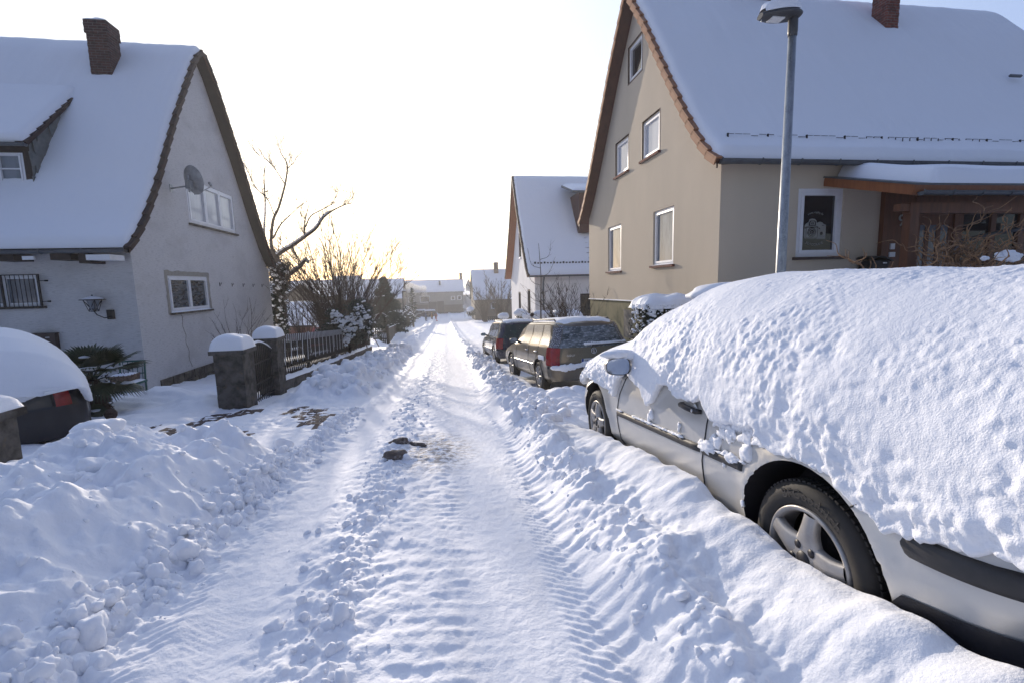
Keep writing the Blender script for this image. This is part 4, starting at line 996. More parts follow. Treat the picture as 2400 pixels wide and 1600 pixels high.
    P = np.concatenate([inner(L_, 1, under * 1.6, .03), inner(L_, 1, under * .8, -.008), inner(L_, 1, under * .25, -.010), P, inner(R_, -1, under * .25, -.010), inner(R_, -1, under * .8, -.008), inner(R_, -1, under * 1.6, .03)], 1)
    o = npmesh(name, P, M_carsnow, par)
    return o
# silver estate in the foreground
PS = dict(L=4.30, hw=.855, zl=.20, wy=(.93, 3.54), wz=.33, wr=.38, tr=.312, hero=True, rc=.50, n=2.6, flare=.022,
          belt=([0, 1.2, 3.0, 3.4, 4.3], [.86, .86, .82, .80, .62]), top=([0, .3, 2.3, 2.75, 3.25, 3.5, 4.1, 4.3], [1.25, 1.30, 1.32, 1.22, .94, .88, .74, .66]),
          hr=([0, 2.6, 3.2, 4.3], [.52, .50, .60, .62]), tail=([0, .3, .62, .66, .9, 1.3, 1.6], [.03, 0, 0, .03, .06, .25, .45]), nose=([0, .3, .6, .9], [.03, 0, .05, .3]))
SLOC = (2.275, .61, .004); PIT = -math.atan(.08)
sc, SB, sbody = make_car(PS, 'parked_car', 'silver estate car in the right foreground buried under a thick lumpy blanket of snow', 'car', SLOC, 0, PIT, M_silver)
def w2l(y, z): return y - .61, z - .004 + .08 * (y - .61)
seam(SB, sc, fillz([(1.63, .86), (1.64, .70), (1.68, .45), (1.70, .24)])); seam(SB, sc, fillz([(2.86, .84), (2.96, .62), (3.00, .40), (2.98, .24)])); 
seam(SB, sc, fillz([(.69, .63), (.60, .69), (.50, .70)]), w_=.004, nm_='bumper_seam')
st_ = MB()
for (ya, yb, za, zb_) in ((1.31, 1.672, .575, .563), (1.688, 2.985, .562, .520)):
    n = 30; rows = []
    for i in range(n):
        t = ya + (yb - ya) * i / (n - 1); z = za + (zb_ - za) * i / (n - 1); row = []
        for dz, of in ((-.024, -.002), (-.022, .010), (-.012, .016), (.010, .017), (.020, .010), (.024, -.002)):
            q = SB.qz(t, z + dz); e = 1 if 0 < i < n - 1 else -.3
            row.append(tuple(SB.pt(t, q, -1) + SB.nrm(t, q, -1) * of * e))
        rows.append(row)
    st_.grid(rows)
st_.build('side_strip', M_stripm, sc, local=True)
bs = MB()
rows = []
for t in np.concatenate([[.515, .512, .505, .49], np.linspace(.46, .02, 22)]):
    k = 1 if t < .49 else max(.15, math.sqrt(max(0, 1 - ((t - .49) / .026) ** 2))); row = []
    for dz, of in ((-.040, -.004), (-.036, .010), (-.02, .016), (.015, .018), (.033, .012), (.038, -.004)):
        q = SB.qz(t, .585 + dz * k); row.append(tuple(SB.pt(t, q, -1) + SB.nrm(t, q, -1) * of))
    rows.append(row)
bs.grid(rows); bs.build('bumper_strip', M_stripm, sc, local=True)
lv = MB(); rows = []
for t in np.linspace(.02, .60, 30):
    row = []
    zt_ = np.interp(t, [0, .52, .60], [.46, .41, .30])
    for k in np.linspace(0, 1, 6):
        z = .215 + (zt_ - .215) * k; q = SB.qz(t, z, .9); row.append(tuple(SB.pt(t, q, -1) + SB.nrm(t, q, -1) * (.008 if k < .95 else .005)))
    rows.append(row)
lv.grid(rows); lv.build('bumper_valance', M_blackp, sc, local=True)
# handle
hd = MB(); hy, hz = 1.82, .775
q = SB.qz(hy, hz); p0 = SB.pt(hy, q, -1)
hd.tube([tuple(p0 + V(.0, .105, .006)), tuple(p0 + V(-.028, .085, .006)), tuple(p0 + V(-.036, 0, .002)), tuple(p0 + V(-.030, -.085, -.004)), tuple(p0 + V(-.002, -.105, -.006))], [.012, .017, .018, .018, .012], 8)
ho = hd.build('handle', M_blackp, sc, local=True)
hb = MB(); hb.lathe(tuple(p0 + V(-.004, -.02, -.008)), [(.048, .001), (.046, -.003), (.0, -.002)], 20, 'x'); hb.build('handle_dish', M_silver, ho, local=True)
hk_ = MB(); hk_.lathe(tuple(p0 + V(-.050, -.075, -.002)), [(.0, -.001), (.009, 0), (.009, .006)], 10, 'x'); hk_.build('lock', M_chrome, ho, local=True)
# mirror
def mirror(par, c, side, w_=.20, h=.13, m=None, snow=True):
    c = Vector(c); m_ = MB(); rows = []
    for k, sc_ in ((0, .98), (.02, 1.0), (.06, .93), (.10, .72), (.13, .35), (.14, .02)):
        row = []
        for a in np.linspace(0, 2 * PI, 25):
            ca, sa = math.cos(a), math.sin(a); r_ = (abs(ca) ** 3.2 + abs(sa) ** 3.2) ** (-1 / 3.2)
            row.append(tuple(c + V(side * (w_ / 2 * ca * r_ * sc_), k, h / 2 * sa * r_ * sc_ * (1 - .12 * ca))))
        rows.append(row)
    m_.grid(rows)
    m_.tube([tuple(c + V(-side * w_ * .45, .05, -.02)), tuple(c + V(-side * (w_ * .5 + .09), .03, -.06))], [.03, .035], 8)
    mo = m_.build('mirror', m or M_silver, par, local=True)
    g = MB(); g.add([tuple(c + V(side * (w_ / 2 * .9 * math.cos(a) * (abs(math.cos(a)) ** 3.2 + abs(math.sin(a)) ** 3.2) ** (-1 / 3.2)), .006, h / 2 * .9 * math.sin(a) * (abs(math.cos(a)) ** 3.2 + abs(math.sin(a)) ** 3.2) ** (-1 / 3.2) * (1 - .12 * math.cos(a)))) for a in np.linspace(0, 2 * PI, 32, endpoint=False)], [tuple(range(32))])
    g.build('mirror_glass', M_mirror, mo, local=True)
    return mo
mirror(sc, (-.98, 2.60, .955), -1, .20, .135)
tl = MB(); SB.patch(tl, .50, .99, 2.75, 3.6, -1, .006, 8, 5, rear=True); tl.build('tail_light', M_red, sc, local=True)
# its snow
eY = [.45, .87, .97, 1.10, 1.18, 1.21, 1.29, 1.40, 1.56, 1.72, 1.76, 1.82, 2.0, 2.17, 2.28, 2.34, 2.44, 2.56, 2.70, 2.80, 2.92, 2.99, 3.08, 3.33, 3.55, 3.62, 3.75, 3.9, 4.2, 4.5, 4.8, 5.0, 5.1]
eZ = [.67, .66, .63, .58, .56, .60, .59, .655, .665, .62, .66, .71, .67, .64, .75, .70, .675, .69, .72, .70, .55, .52, .60, .68, .60, .42, .45, .44, .455, .42, .30, .2, .15]
tY = [.5, 1, 2.6, 3.0, 3.35, 3.8, 4.2, 4.6, 4.85, 5.02, 5.12]; tZ = [1.41, 1.43, 1.43, 1.385, 1.24, .99, .86, .76, .67, .50, .30]
zeS = lambda y: np.interp(y + .61, eY, eZ) - .004 + .08 * y
ztS = lambda y: np.interp(y + .61, tY, tZ) - .004 + .08 * y
snow_shell('snow_cover', sc, (-.20, 4.46), zeS, ztS, 0, lambda y: np.interp(y, [-.2, 0, 3.6, 4.2, 4.5], [.70, .872, .875, .80, .62]), 0, .0088, 600, 260, 3, .020, .05, .16)
cl = MB()      # loose lumps clinging to the flank, the strip and the wheel
def lump(t, z, r, of=.0, sq=(.45, 1.3, .8), sub=3, seed=0, amp=.8):
    q = SB.qz(t, z, 1, 4); p = SB.pt(t, q, -1) + SB.nrm(t, q, -1) * of; cl.blob(p, r, sub, amp, 1.6, sq, 0, seed)
for i in range(80):
    t = 1.30 + 1.68 * (i / 80) ** 1.0; z = np.interp(t, [1.31, 2.985], [.60, .543]) + .004
    if mnoise.noise(V(t * 3.1, 2, 0)) > -.1: lump(t, z, .008 + .007 * random.random(), .012, (.9, 2.6, .6), 2, i)
for t, z, r in ((1.60, .60, .045), (1.64, .585, .04), (1.57, .62, .03), (1.38, .60, .035), (1.41, .59, .03), (1.44, .605, .025)): lump(t, z, r, .010, (.5, 1.3, .7), 3, int(t * 100))
for k in range(110):
    t = 1.14 + .44 * random.random(); z0_ = float(zeS(np.array([t]))[0]); z = z0_ + .03 - .11 * random.random() * (1 if (1.20 < t < 1.30 or 1.40 < t < 1.52) else .35)
    lump(t, z, .012 + .022 * random.random() ** 1.5, .002, (.35, 1.4, 1.1), 3, k, .9)
for t, z, r in ((1.27, .66, .035), (1.30, .64, .03), (1.52, .645, .03), (1.56, .65, .026), (1.93, .64, .016), (1.935, .61, .012), (1.90, .56, .012), (1.46, .54, .012), (1.30, .40, .014), (2.32, .64, .03), (2.35, .60, .026), (2.36, .56, .018)): lump(t, z, r, .006, (.6, .9, 1.3), 2, int(t * 77))
cl.blob((-.985, 2.66, 1.045), .085, 3, .3, 2, (1.25, .9, .42), 0, 4); cl.blob((-.90, 2.68, 1.03), .08, 3, .3, 2, (1.3, .9, .6), 0, 5)
cl.build('clinging_snow', M_carsnow, sc, local=True)

# bronze estate ahead of it
PG = dict(L=4.42, hw=.868, zl=.22, wy=(.95, 3.46), wz=.32, wr=.35, tr=.312, rc=.34, n=3.4, flare=.012, spokes=9,
          belt=([0, .5, 3.1, 3.5, 4.4], [.89, .92, .88, .84, .66]), top=([0, .25, .6, 2.3, 2.75, 3.35, 3.6, 4.3, 4.42], [1.36, 1.43, 1.455, 1.44, 1.32, .95, .90, .76, .70]),
          hr=([0, .4, 2.6, 3.2, 4.4], [.56, .60, .60, .64, .62]), tail=([0, .30, .55, .60, .93, 1.4, 1.6], [.05, 0, 0, .045, .07, .27, .36]), nose=([0, .3, .6, .9], [.03, 0, .05, .3]))
def dress(root, B, P, glass_side, glass_rear, paint, plate=None, badge=None, rail=True, dusty=True, roofsnow=.06, dark_low=True, lampm=None):
    L = P['L']; w_ = MB()
    for t0, t1, k0, k1 in ((.30, .98, .08, .02), (1.04, 1.72, 0, 0), (1.80, 2.82, 0, .42)):
        for sd in (-1, 1):
            w_ = MB(); B.patch(w_, 0, 0, 0, 0, sd, .005, 10, 5, qf=lambda a, b: (t0 + (t1 - t0) * a + (k0 * (1 - a) * b * 2 - k1 * a * b * 1.1), 3.08 + .78 * b))
            wo = w_.build('side_window', glass_side, root, local=True)
    r_ = MB(); B.patch(r_, -.83, .83, 3.03, 3.97, 1, .006, 22, 10, rear=True); ro = r_.build('rear_window', glass_rear, root, local=True)
    wp = MB(); a = B.pt(B.tf(.05), 3.08, -1, .05) + V(0, -.03, .0); wp.tube([tuple(a), tuple(a + V(.05, -.005, .01)), tuple(a + V(.62, .01, .03))], [.022, .012, .007], 6); wp.build('wiper', M_blackp, ro, local=True)
    f_ = MB(); B.patch(f_, 2.80, 3.30, 4.05, 5, 1, .006, 8, 8); B.patch(f_, 2.80, 3.30, 4.05, 5, -1, .006, 8, 8); f_.build('windscreen', M_gl_dark, root, local=True)
    for sd in (-1, 1):
        for pts in ([(1.74, .90), (1.74, .6), (1.62, .30)], [(2.86, .86), (2.90, .6), (2.88, .28)], [(1.0, .92), (1.03, .76), (1.22, .60)]): seam(B, root, fillz(pts), sd, .004)
        tl_ = MB(); B.patch(tl_, .79, 1.0, 2.18, 3.02, sd, .010, 8, 8, rear=True); B.patch(tl_, B.rc, B.rc + .02, 2.25, 3.02, sd, .010, 2, 8); tl_.build('tail_light', lampm or M_red, root, local=True)
        pl_ = MB(); B.patch(pl_, .845, .999, 3.03, 3.97, sd, .005, 6, 8, rear=True); pl_.build('rear_pillar', M_dust if dusty else paint, root, local=True)
        mirror(root, (sd * (P['hw'] + .10), 2.62, .98), sd, .19, .12, paint if not dark_low else M_blackp)
        sp = MB()
        rows = [[tuple(B.pt(t, B.qz(t, .52 + dz), sd) + B.nrm(t, B.qz(t, .52 + dz), sd) * of) for dz, of in ((-.02, -.001), (-.012, .012), (.012, .012), (.02, -.001))] for t in np.linspace(1.34, 3.06, 20)]
        sp.grid(rows); sp.build('side_strip', paint, root, local=True)
        for hy in (1.86 - .0, .98 + .05 + .9 - .0)[:1] + (1.12,):
            h_ = MB(); q = B.qz(hy, .80); p0 = B.pt(hy, q, sd); h_.tube([tuple(p0 + V(0, .09, .003)), tuple(p0 + V(sd * .03, .07, .003)), tuple(p0 + V(sd * .03, -.07, 0)), tuple(p0 + V(0, -.09, 0))], .012, 6); h_.build('handle', M_chrome, root, local=True)
        if rail:
            z_ = [float(B.pt(t, 4.1, sd).z) for t in (.45, .6, 1.4, 2.2, 2.35)]
            rl = MB(); rl.tube([tuple(B.pt(.42, 4.06, sd)), tuple(B.pt(.55, 4.06, sd) + V(0, 0, .045)), tuple(B.pt(1.4, 4.06, sd) + V(0, 0, .05)), tuple(B.pt(2.2, 4.06, sd) + V(0, 0, .045)), tuple(B.pt(2.34, 4.06, sd))], .014, 6); rl.build('roof_rail', M_blackp, root, local=True)
    lb = MB(); B.patch(lb, -.999, .999, 1.02, 1.85, 1, .007, 30, 5, rear=True); B.patch(lb, B.rc, B.wmin if hasattr(B, 'wmin') else .55, 1.02, 1.85, -1, .007, 4, 5); lb.build('bumper', paint, root, local=True)
    bp = MB(); B.patch(bp, -.999, .999, 2.02, 2.14, 1, .012, 30, 3, rear=True); bp.build('bumper_strip', M_blackp, root, local=True)
    zc = B.pt(.001, 2.5, -1, 0)
    def rearM(x, q, of=.012): p = B.pt(B.tf(abs(x) / P['hw']), q, -1 if x < 0 else 1, abs(x) / P['hw']); return Matrix.Translation(V(x, p.y - of, p.z)) @ RX
    if plate is not None:
        pm = MB(); p = B.pt(.001, 2.34, -1, 0); pm.box((-.26, p.y - .022, p.z - .055), (.26, p.y - .004, p.z + .055)); po_ = pm.build('number_plate', M_plate, root, local=True)
        if plate: text_mesh(plate, .095, M_blackp, 'lettering', po_, Matrix.Translation(V(0, p.y - .0235, p.z)) @ RX, .001)
        pm = MB(); pm.box((-.26, p.y - .0235, p.z - .055), (-.222, p.y - .0221, p.z + .055)); pm.build('plate_band', pmat('plate blue', (.02, .05, .3)), po_, local=True)
    if badge:
        bo_ = text_mesh(badge, .055, M_chrome, 'badge_lettering', root, rearM(-.47, 2.66), .003, None, 1.25)
        eb = MB(); p = B.pt(.001, 2.84, -1, 0); rows = [[(math.cos(a) * r, p.y - .016, p.z + math.sin(a) * r) for a in np.linspace(0, 2 * PI, 25)] for r in (.048, .056)]
        eb.grid(rows)
        for L2 in ([(-.034, .040), (-.004, -.042), (.012, 0)], [(.034, .040), (.004, -.042), (-.012, 0)], [(-.018, .046), (0, .006), (.018, .046)]): eb.tube([(a, p.y - .017, p.z + b) for a, b in L2], .0045, 4)
        eb.build('emblem', M_chrome, root, local=True)
    # roof snow
    if roofsnow:
        n1, n2 = 60, 40; P_ = []
        for i in range(n1):
            a = i / (n1 - 1); t = .10 + 2.45 * a; row = []
            for j in range(n2):
                b = -1 + 2 * j / (n2 - 1); q = 5 - abs(b) * .98; p = B.pt(max(t, .0), q, 1 if b >= 0 else -1, None if t > B.rc else min(1, .86 + t * .3)); e = max(0, 1 - abs(b) ** 8) ** .5 * max(0, 1 - (2 * a - 1) ** 16) ** .5
                row.append((p.x, p.y, p.z - .006 + e * roofsnow * (1 + .5 * mnoise.noise(V(a * 9, b * 4, L)) + .35 * mnoise.noise(V(a * 30, b * 12, L)))))
            P_.append(row)
        s_ = MB(); s_.grid(P_); s_.build('roof_snow', M_snow, root, local=True)
gcar, GBd, _ = make_car(PG, 'parked_car', 'dusty bronze estate car with frosted rear window just ahead of the buried silver car', 'car', (2.80, 8.20, -.735), .082, PIT, M_bronze)
dress(gcar, GBd, PG, M_dustg, M_frost, M_bronze, 'WF·H 482', 'GOLF', lampm=M_red, roofsnow=.034, dark_low=True)
s_ = MB()      # snow lying on its bumper ledge and sill
for i in range(44):
    f = -.92 + 1.84 * i / 43; p = GBd.pt(GBd.tf(abs(f)), 2.12, 1 if f > 0 else -1, abs(f)); s_.blob(p + V(0, -.02, .02 + .03 * math.cos(f * 4)), .045 + .006 * math.sin(i * 1.7), 3, .3, 1.2, (1.6, .7, .9 + .5 * math.sin(i * .25) ** 2), 0, i)
for f in np.linspace(-.2, .85, 22): p = GBd.pt(GBd.tf(abs(f)), 3.12, 1 if f > 0 else -1, abs(f)); s_.blob(p + V(0, -.02, .03), .035, 2, .35, 1.5, (1.2, .5, .8), 0, int(f * 40))
for i in range(9): p = GBd.pt(.50 + i * .04, GBd.qz(.5 + i * .04, .70 + .0 * i), -1); s_.blob(p + V(-.015, 0, 0), .03, 2, .4, 2, (.5, 1, 1.6), 0, i)
s_.build('clinging_snow', M_snow, gcar, local=True)
PK = dict(PG); PK.update(L=4.24, top=([0, .25, .6, 2.2, 2.65, 3.25, 3.5, 4.1, 4.24], [1.40, 1.48, 1.50, 1.48, 1.36, .98, .92, .80, .72]), spokes=7)
kcar, KBd, _ = make_car(PK, 'parked_car', 'dark blue estate car with clear rear window parked furthest along the right kerb', 'car', (2.50, 14.45, -1.27), .05, PIT * .95, M_blue)
dress(kcar, KBd, PK, M_gl_grey, M_gl_green, M_blue, '', None, dusty=False, roofsnow=.03)
# black car in the drive on the left
PB = dict(PS); PB.update(L=4.1, hero=False, tr=.30, rc=.5, n=2.4, flare=.0, belt=([0, 1.2, 3.0, 4.1], [.90, .92, .88, .66]), top=([0, .3, 2.3, 2.75, 3.25, 3.5, 4.0, 4.1], [1.30, 1.38, 1.40, 1.28, .98, .90, .76, .68]), hr=([0, 2.6, 3.2, 4.1], [.50, .50, .60, .62]), wy=(.72, 3.25))
BROT = math.radians(40)
bcar, BBd, _ = make_car(PB, 'parked_car', 'black hatchback under a smooth dome of snow in the drive on the left', 'car', (-5.32, 6.10, -.68), BROT, -.03, M_blackcar)
b_ = MB(); BBd.patch(b_, -.999, .999, 1.0, 2.35, 1, .012, 30, 6, rear=True); BBd.patch(b_, BBd.rc, .52, 1.0, 2.35, 1, .012, 3, 6); b_.build('bumper', M_blackp, bcar, local=True)
for sd in (-1, 1):
    b_ = MB(); BBd.patch(b_, .60, .78, 2.40, 3.2, sd, .012, 6, 8, rear=True); b_.build('tail_light', M_red, bcar, local=True)
    b_ = MB(); BBd.patch(b_, .575, .595, 2.40, 3.4, sd, .02, 3, 8, rear=True); b_.build('lamp_rim', M_blackp, bcar, local=True)
zeB = lambda y: np.interp(y, [-.3, -.02, .10, .25, .6, 1.5, 4.2], [.95, .90, .80, .66, .62, .66, .5])
ztB = lambda y: np.interp(y, [-.14, 0, .12, .3, .6, 1.2, 2.4, 3.0, 3.6, 4.2], [.95, 1.06, 1.24, 1.44, 1.60, 1.70, 1.70, 1.48, 1.2, .9])
snow_shell('snow_cover', bcar, (-.07, 4.3), zeB, ztB, 0, lambda y: np.interp(y, [-.2, 0, .25, .5, 4.3], [.70, .80, .875, .90, .90]), 0, .0055, 200, 110, 9, .025, .05, .12)
s_ = MB()
for i in range(70):
    f = -.95 + 1.9 * random.random(); q = 2.55 + .5 * random.random()
    if .50 < abs(f) < .84 and (random.random() < .9 or q < 2.7): continue
    if f < .6 and q < 2.9: continue
    p = BBd.pt(BBd.tf(abs(f)), q, 1 if f > 0 else -1, abs(f)); s_.blob(p, .05 + .04 * random.random(), 2, .3, 1.5, (1.3, .6, 1), 0, i)
s_.build('clinging_snow', M_carsnow, bcar, local=True)

# ------------------------------------------------------------------ point helper (photo pixel at 2400 wide -> place at distance y)
def at(px, py, y):
    c = Vector(((px - 1200) / 1067, -(py - 800) / 1067, -1)); d = RC @ c
    return Vector((0, 0, CAMZ)) + d * (y / d.y)
# ------------------------------------------------------------------ street lamp
LX, LY = 4.5, 5.6
lamp = thing('street_lamp', 'tall galvanised street lamp with snow on its flat head, behind the silver car', 'street lamp', (LX, LY, prof(LY)))
m = MB(); m.tube([(LX, LY, -.6), (LX - .005, LY, 1.5), (LX, LY, 4.50)], [.072, .062, .046], 20); m.build('pole', M_galv, lamp)
m = MB(); m.tube([(LX, LY, 4.40), (LX, LY, 4.46), (LX, LY, 4.66), (LX - .01, LY, 4.70)], [.052, .058, .056, .03], 16)
rows = []      # flat teardrop head reaching over the street, thicker at the pole
for k, x in enumerate(np.linspace(.06, -.46, 15)):
    wv = .02 + .135 * math.sin(PI * min(1, max(0, (.10 - x) / .60)) ** .75) ** .7; h_ = .055 if x > -.3 else .055 - .10 * (-.3 - x)
    row = []
    for a in np.linspace(0, 2 * PI, 21): ca, sa = math.cos(a), math.sin(a); row.append((LX + x, LY + wv * ca, 4.64 - .10 * max(0, -x) / .56 * .4 + (h_ * sa if sa > 0 else .03 * sa)))
    rows.append(row)
m.grid(rows); m.add(rows[0][:-1], [tuple(range(20))]); m.add(rows[-1][:-1], [tuple(range(20))])
lh = m.build('lamp_head', M_lampgrey, lamp)
m = MB(); m.box((LX - .33, LY - .06, 4.577), (LX - .16, LY + .06, 4.592)); m.build('lamp_glass', M_plate, lh)
rows = []
for x in np.linspace(.05, -.43, 20):
    wv = .015 + .13 * math.sin(PI * min(1, max(0, (.10 - x) / .60)) ** .75) ** .7; e = max(0, 1 - abs((x + .19) / .245) ** 6) ** .5
    rows.append([(LX + x, LY + wv * b, 4.67 + .10 * min(0, x) * .4 / .56 + e * max(0, 1 - abs(b) ** 4) ** .5 * (.15 + .03 * mnoise.noise(V(x * 6, b, 1))) * (1 if x < -.05 else .8)) for b in np.linspace(-1, 1, 16)])
m = MB(); m.grid(rows); m.build('head_snow', M_snow, lh)
m = MB(); m.tube([(LX - .44, LY, 4.60), (LX - .44, LY, 4.53)], [.006, .001], 5); m.build('icicle', M_gl_curt, lh)

# ------------------------------------------------------------------ gate posts, gate, fences
def snow_cap(x0, x1, y0, y1, z, h, name='snow_cap', par=None, n=22, p=6):
    P = [[(x0 + (x1 - x0) * (i / n), y0 + (y1 - y0) * (j / n), z - .01 + h * (max(0, 1 - abs(2 * i / n - 1) ** p) ** .38) * (max(0, 1 - abs(2 * j / n - 1) ** p) ** .38) * (1 - .13 * ((2 * i / n - 1) ** 2 + (2 * j / n - 1) ** 2) + .12 * mnoise.noise(V(x0 + i * .12, j * .12, z)))) for j in range(n + 1)] for i in range(n + 1)]
    m = MB(); m.grid(P); return m.build(name, M_snow, par)
def gate_post(name, label, x, y, w_, zt, zb, caph=.26):
    t = thing(name, label, 'gate post', (x, y, zb), 'weathered concrete gate posts')
    m = MB(); n = 9; k = 10
    for i in range(n):      # blocky, worn courses
        z0 = zb + (zt - .07 - zb) * i / n; z1 = zb + (zt - .07 - zb) * (i + 1) / n
        e = .006 * mnoise.noise(V(x * 3, y, i * 1.7)) + (.012 if i < 1 else 0)
        m.obox((x, y, 0), UX, UY, UZ, (-w_ / 2 - e, -w_ / 2 - e, z0), (w_ / 2 + e, w_ / 2 + e, z1 - (.006 if i % 3 == 2 else 0)))
    m.build('pillar', M_post, t)
    m = MB(); m.obox((x, y, 0), UX, UY, UZ, (-w_ / 2 - .05, -w_ / 2 - .05, zt - .07), (w_ / 2 + .05, w_ / 2 + .05, zt)); m.build('cap_stone', M_post, t)
    snow_cap(x - w_ / 2 - .045, x + w_ / 2 + .045, y - w_ / 2 - .045, y + w_ / 2 + .045, zt, caph, 'snow_cap', t)
    return t
gate_post('gate_post', 'nearer of the two squat posts with a snow cap beside the iron gate', -3.71, 8.56, .46, .39, -1.3, .27)
gate_post('gate_post', 'farther of the two squat posts, between iron gate and lattice fence', -3.82, 10.52, .42, .37, -1.5, .26)
gate_post('gate_post', 'snow capped post cut off by the left picture edge beside the black car', -4.00, 4.22, .50, .44, -1.0, .18)
gt = thing('garden_gate', 'black iron gate with an arched snowy top standing between two posts', 'gate', (-3.98, 8.85, -.9))
m = MB(); y0, y1, xg = 8.82, 10.28, -3.72
def gz(y): return .14 + .22 * math.sin(PI * (y - y0) / (y1 - y0))
for i in range(17):
    y = y0 + (y1 - y0) * i / 16; m.tube([(xg, y, -.98), (xg, y, gz(y))], .010, 5)
m.tube([(xg, y, gz(y)) for y in np.linspace(y0, y1, 16)], .020, 6)
for z_ in (-.45, -.75, -.05): m.box((xg - .012, y0, z_), (xg + .012, y1, z_ + .03))
m.build('bars', M_iron, gt)
m = MB(); m.box((xg - .02, y0 + .04, -.60), (xg - .014, y1 - .04, .12)); m.add([(xg - .017, y, gz(y) - .02) for y in np.linspace(y0 + .04, y1 - .04, 14)] + [(xg - .017, y1 - .04, .1), (xg - .017, y0 + .04, .1)], [tuple(range(16))]); m.build('gate_panel', M_iron, gt)
m = MB()
rows = [[(xg + a, y, gz(y) + .01 + b * (.9 + .4 * mnoise.noise(V(y * 5, 0, 0)))) for a, b in ((-.03, 0), (-.026, .03), (0, .045), (.026, .03), (.03, 0))] for y in np.linspace(y0, y1, 24)]
m.grid(rows); m.build('top_snow', M_snow, gt)
m = MB(); m.tube([(xg + .02, 9.1, -.35), (xg + .07, 9.1, -.35), (xg + .07, 9.22, -.35)], .012, 6); m.build('handle', M_iron, gt)
# lattice (crossed slat) fence in leaning sections
fe = thing('lattice_fence', 'dark crossed slat garden fence carrying snow along the left side of the street', 'fence', (-4.0, 11.2, -1))
def fz(y): return float(prof(y)) + .12
secs = [(10.95, 13.7), (13.8, 16.8), (16.9, 19.9), (20.0, 22.8), (22.9, 25.6)]
for si, (a, b) in enumerate(secs):
    m = MB(); s_ = MB(); H = .96; x = -3.84 - .024 * (a - 11); lean = -.05 - .02 * (si % 2)
    n = int((b - a) / .145); sl_w = .026
    za, zb_ = fz(a) + .20, fz(b) + .20
    zz = lambda y: za + (zb_ - za) * (y - a) / (b - a)
    for i in range(-1, n + 1):
        for k, sx_ in ((1, .012), (-1, -.012)):
            ya = a + i * (b - a) / n + (.0 if k > 0 else .30); yb = ya + k * .30 + 0
            if k > 0 and (ya < a - .01 or yb > b + .3): continue
            ya_, yb_ = max(a, min(b, ya)), max(a, min(b, yb))
            fa = (ya_ - ya) / (yb - ya); fb = (yb_ - ya) / (yb - ya)
            if fb - fa < .15: continue
            p0 = V(x + sx_ + lean * fa, ya_, zz(ya_) + H * fa); p1 = V(x + sx_ + lean * fb, yb_, zz(yb_) + H * fb)
            d = (p1 - p0); L_ = d.length; d.normalize(); sd_ = UX.cross(d).normalized()
            m.obox(p0, d, sd_, UX, (0, -sl_w, -.011), (L_, sl_w, .006))
            if k > 0 or i % 1 == 0:
                up = sd_ if sd_.z > 0 else -sd_
                s_.obox(p0 + up * sl_w, d, up, UX, (L_ * (.80 if i % 3 else .25), -.001, -.004), (L_ * 1.0, .006 + .006 * mnoise.noise(V(i * 1.7, k, si)), .0065)) if (k > 0) else None
    for hh in (.22, .68): 
        p0, p1 = V(x - .03 + lean * hh, a, zz(a) + H * hh), V(x - .03 + lean * hh, b, zz(b) + H * hh); d = (p1 - p0).normalized()
        m.obox(p0, d, UX, UZ, (0, -.02, -.025), ((p1 - p0).length, .02, .025))
    po_ = m.build('lattice_panel', M_fence, fe); s_.build('panel_snow', M_snow, po_)
    m = MB(); m.obox((x - .03, a - .05, zz(a) - .5), UX, UY, V(lean, 0, 1).normalized(), (-.045, -.045, 0), (.045, .045, 1.42)); m.build('post', M_fence, fe)
    m = MB(); P_ = []
    m.obox((x, a, 0), UX, UY, UZ, (-.08, 0, zz(a) - .6), (.08, b - a, zz(a) - .6)); m = MB()
    m.add([(x - .09, a, zz(a) - .7), (x + .09, a, zz(a) - .7), (x + .09, a, zz(a) - .06), (x - .09, a, zz(a) - .06), (x - .09, b, zz(b) - .7), (x + .09, b, zz(b) - .7), (x + .09, b, zz(b) - .06), (x - .09, b, zz(b) - .06)], [(0, 1, 2, 3), (7, 6, 5, 4), (1, 5, 6, 2), (3, 2, 6, 7), (0, 4, 5, 1), (0, 3, 7, 4)])
    b_ = m.build('base_slab', M_post, fe)
    m = MB()
    rows = [[(x + c_, y, zz(y) - .065 + h_ * (.6 + 1.2 * max(0, mnoise.noise(V(y * 2.3, si, 0))))) for c_, h_ in ((-.10, 0), (-.06, .09), (.02, .12), (.085, .07), (.115, -.03))] for y in np.linspace(a, b, 30)]
    m.grid(rows); m.build('base_snow', M_snow, b_)
m = MB(); m.obox((-4.2, 25.65, fz(25.6) - .3), UX, UY, UZ, (-.06, -.06, 0), (.06, .06, 1.35)); m.build('post', M_fence, fe)
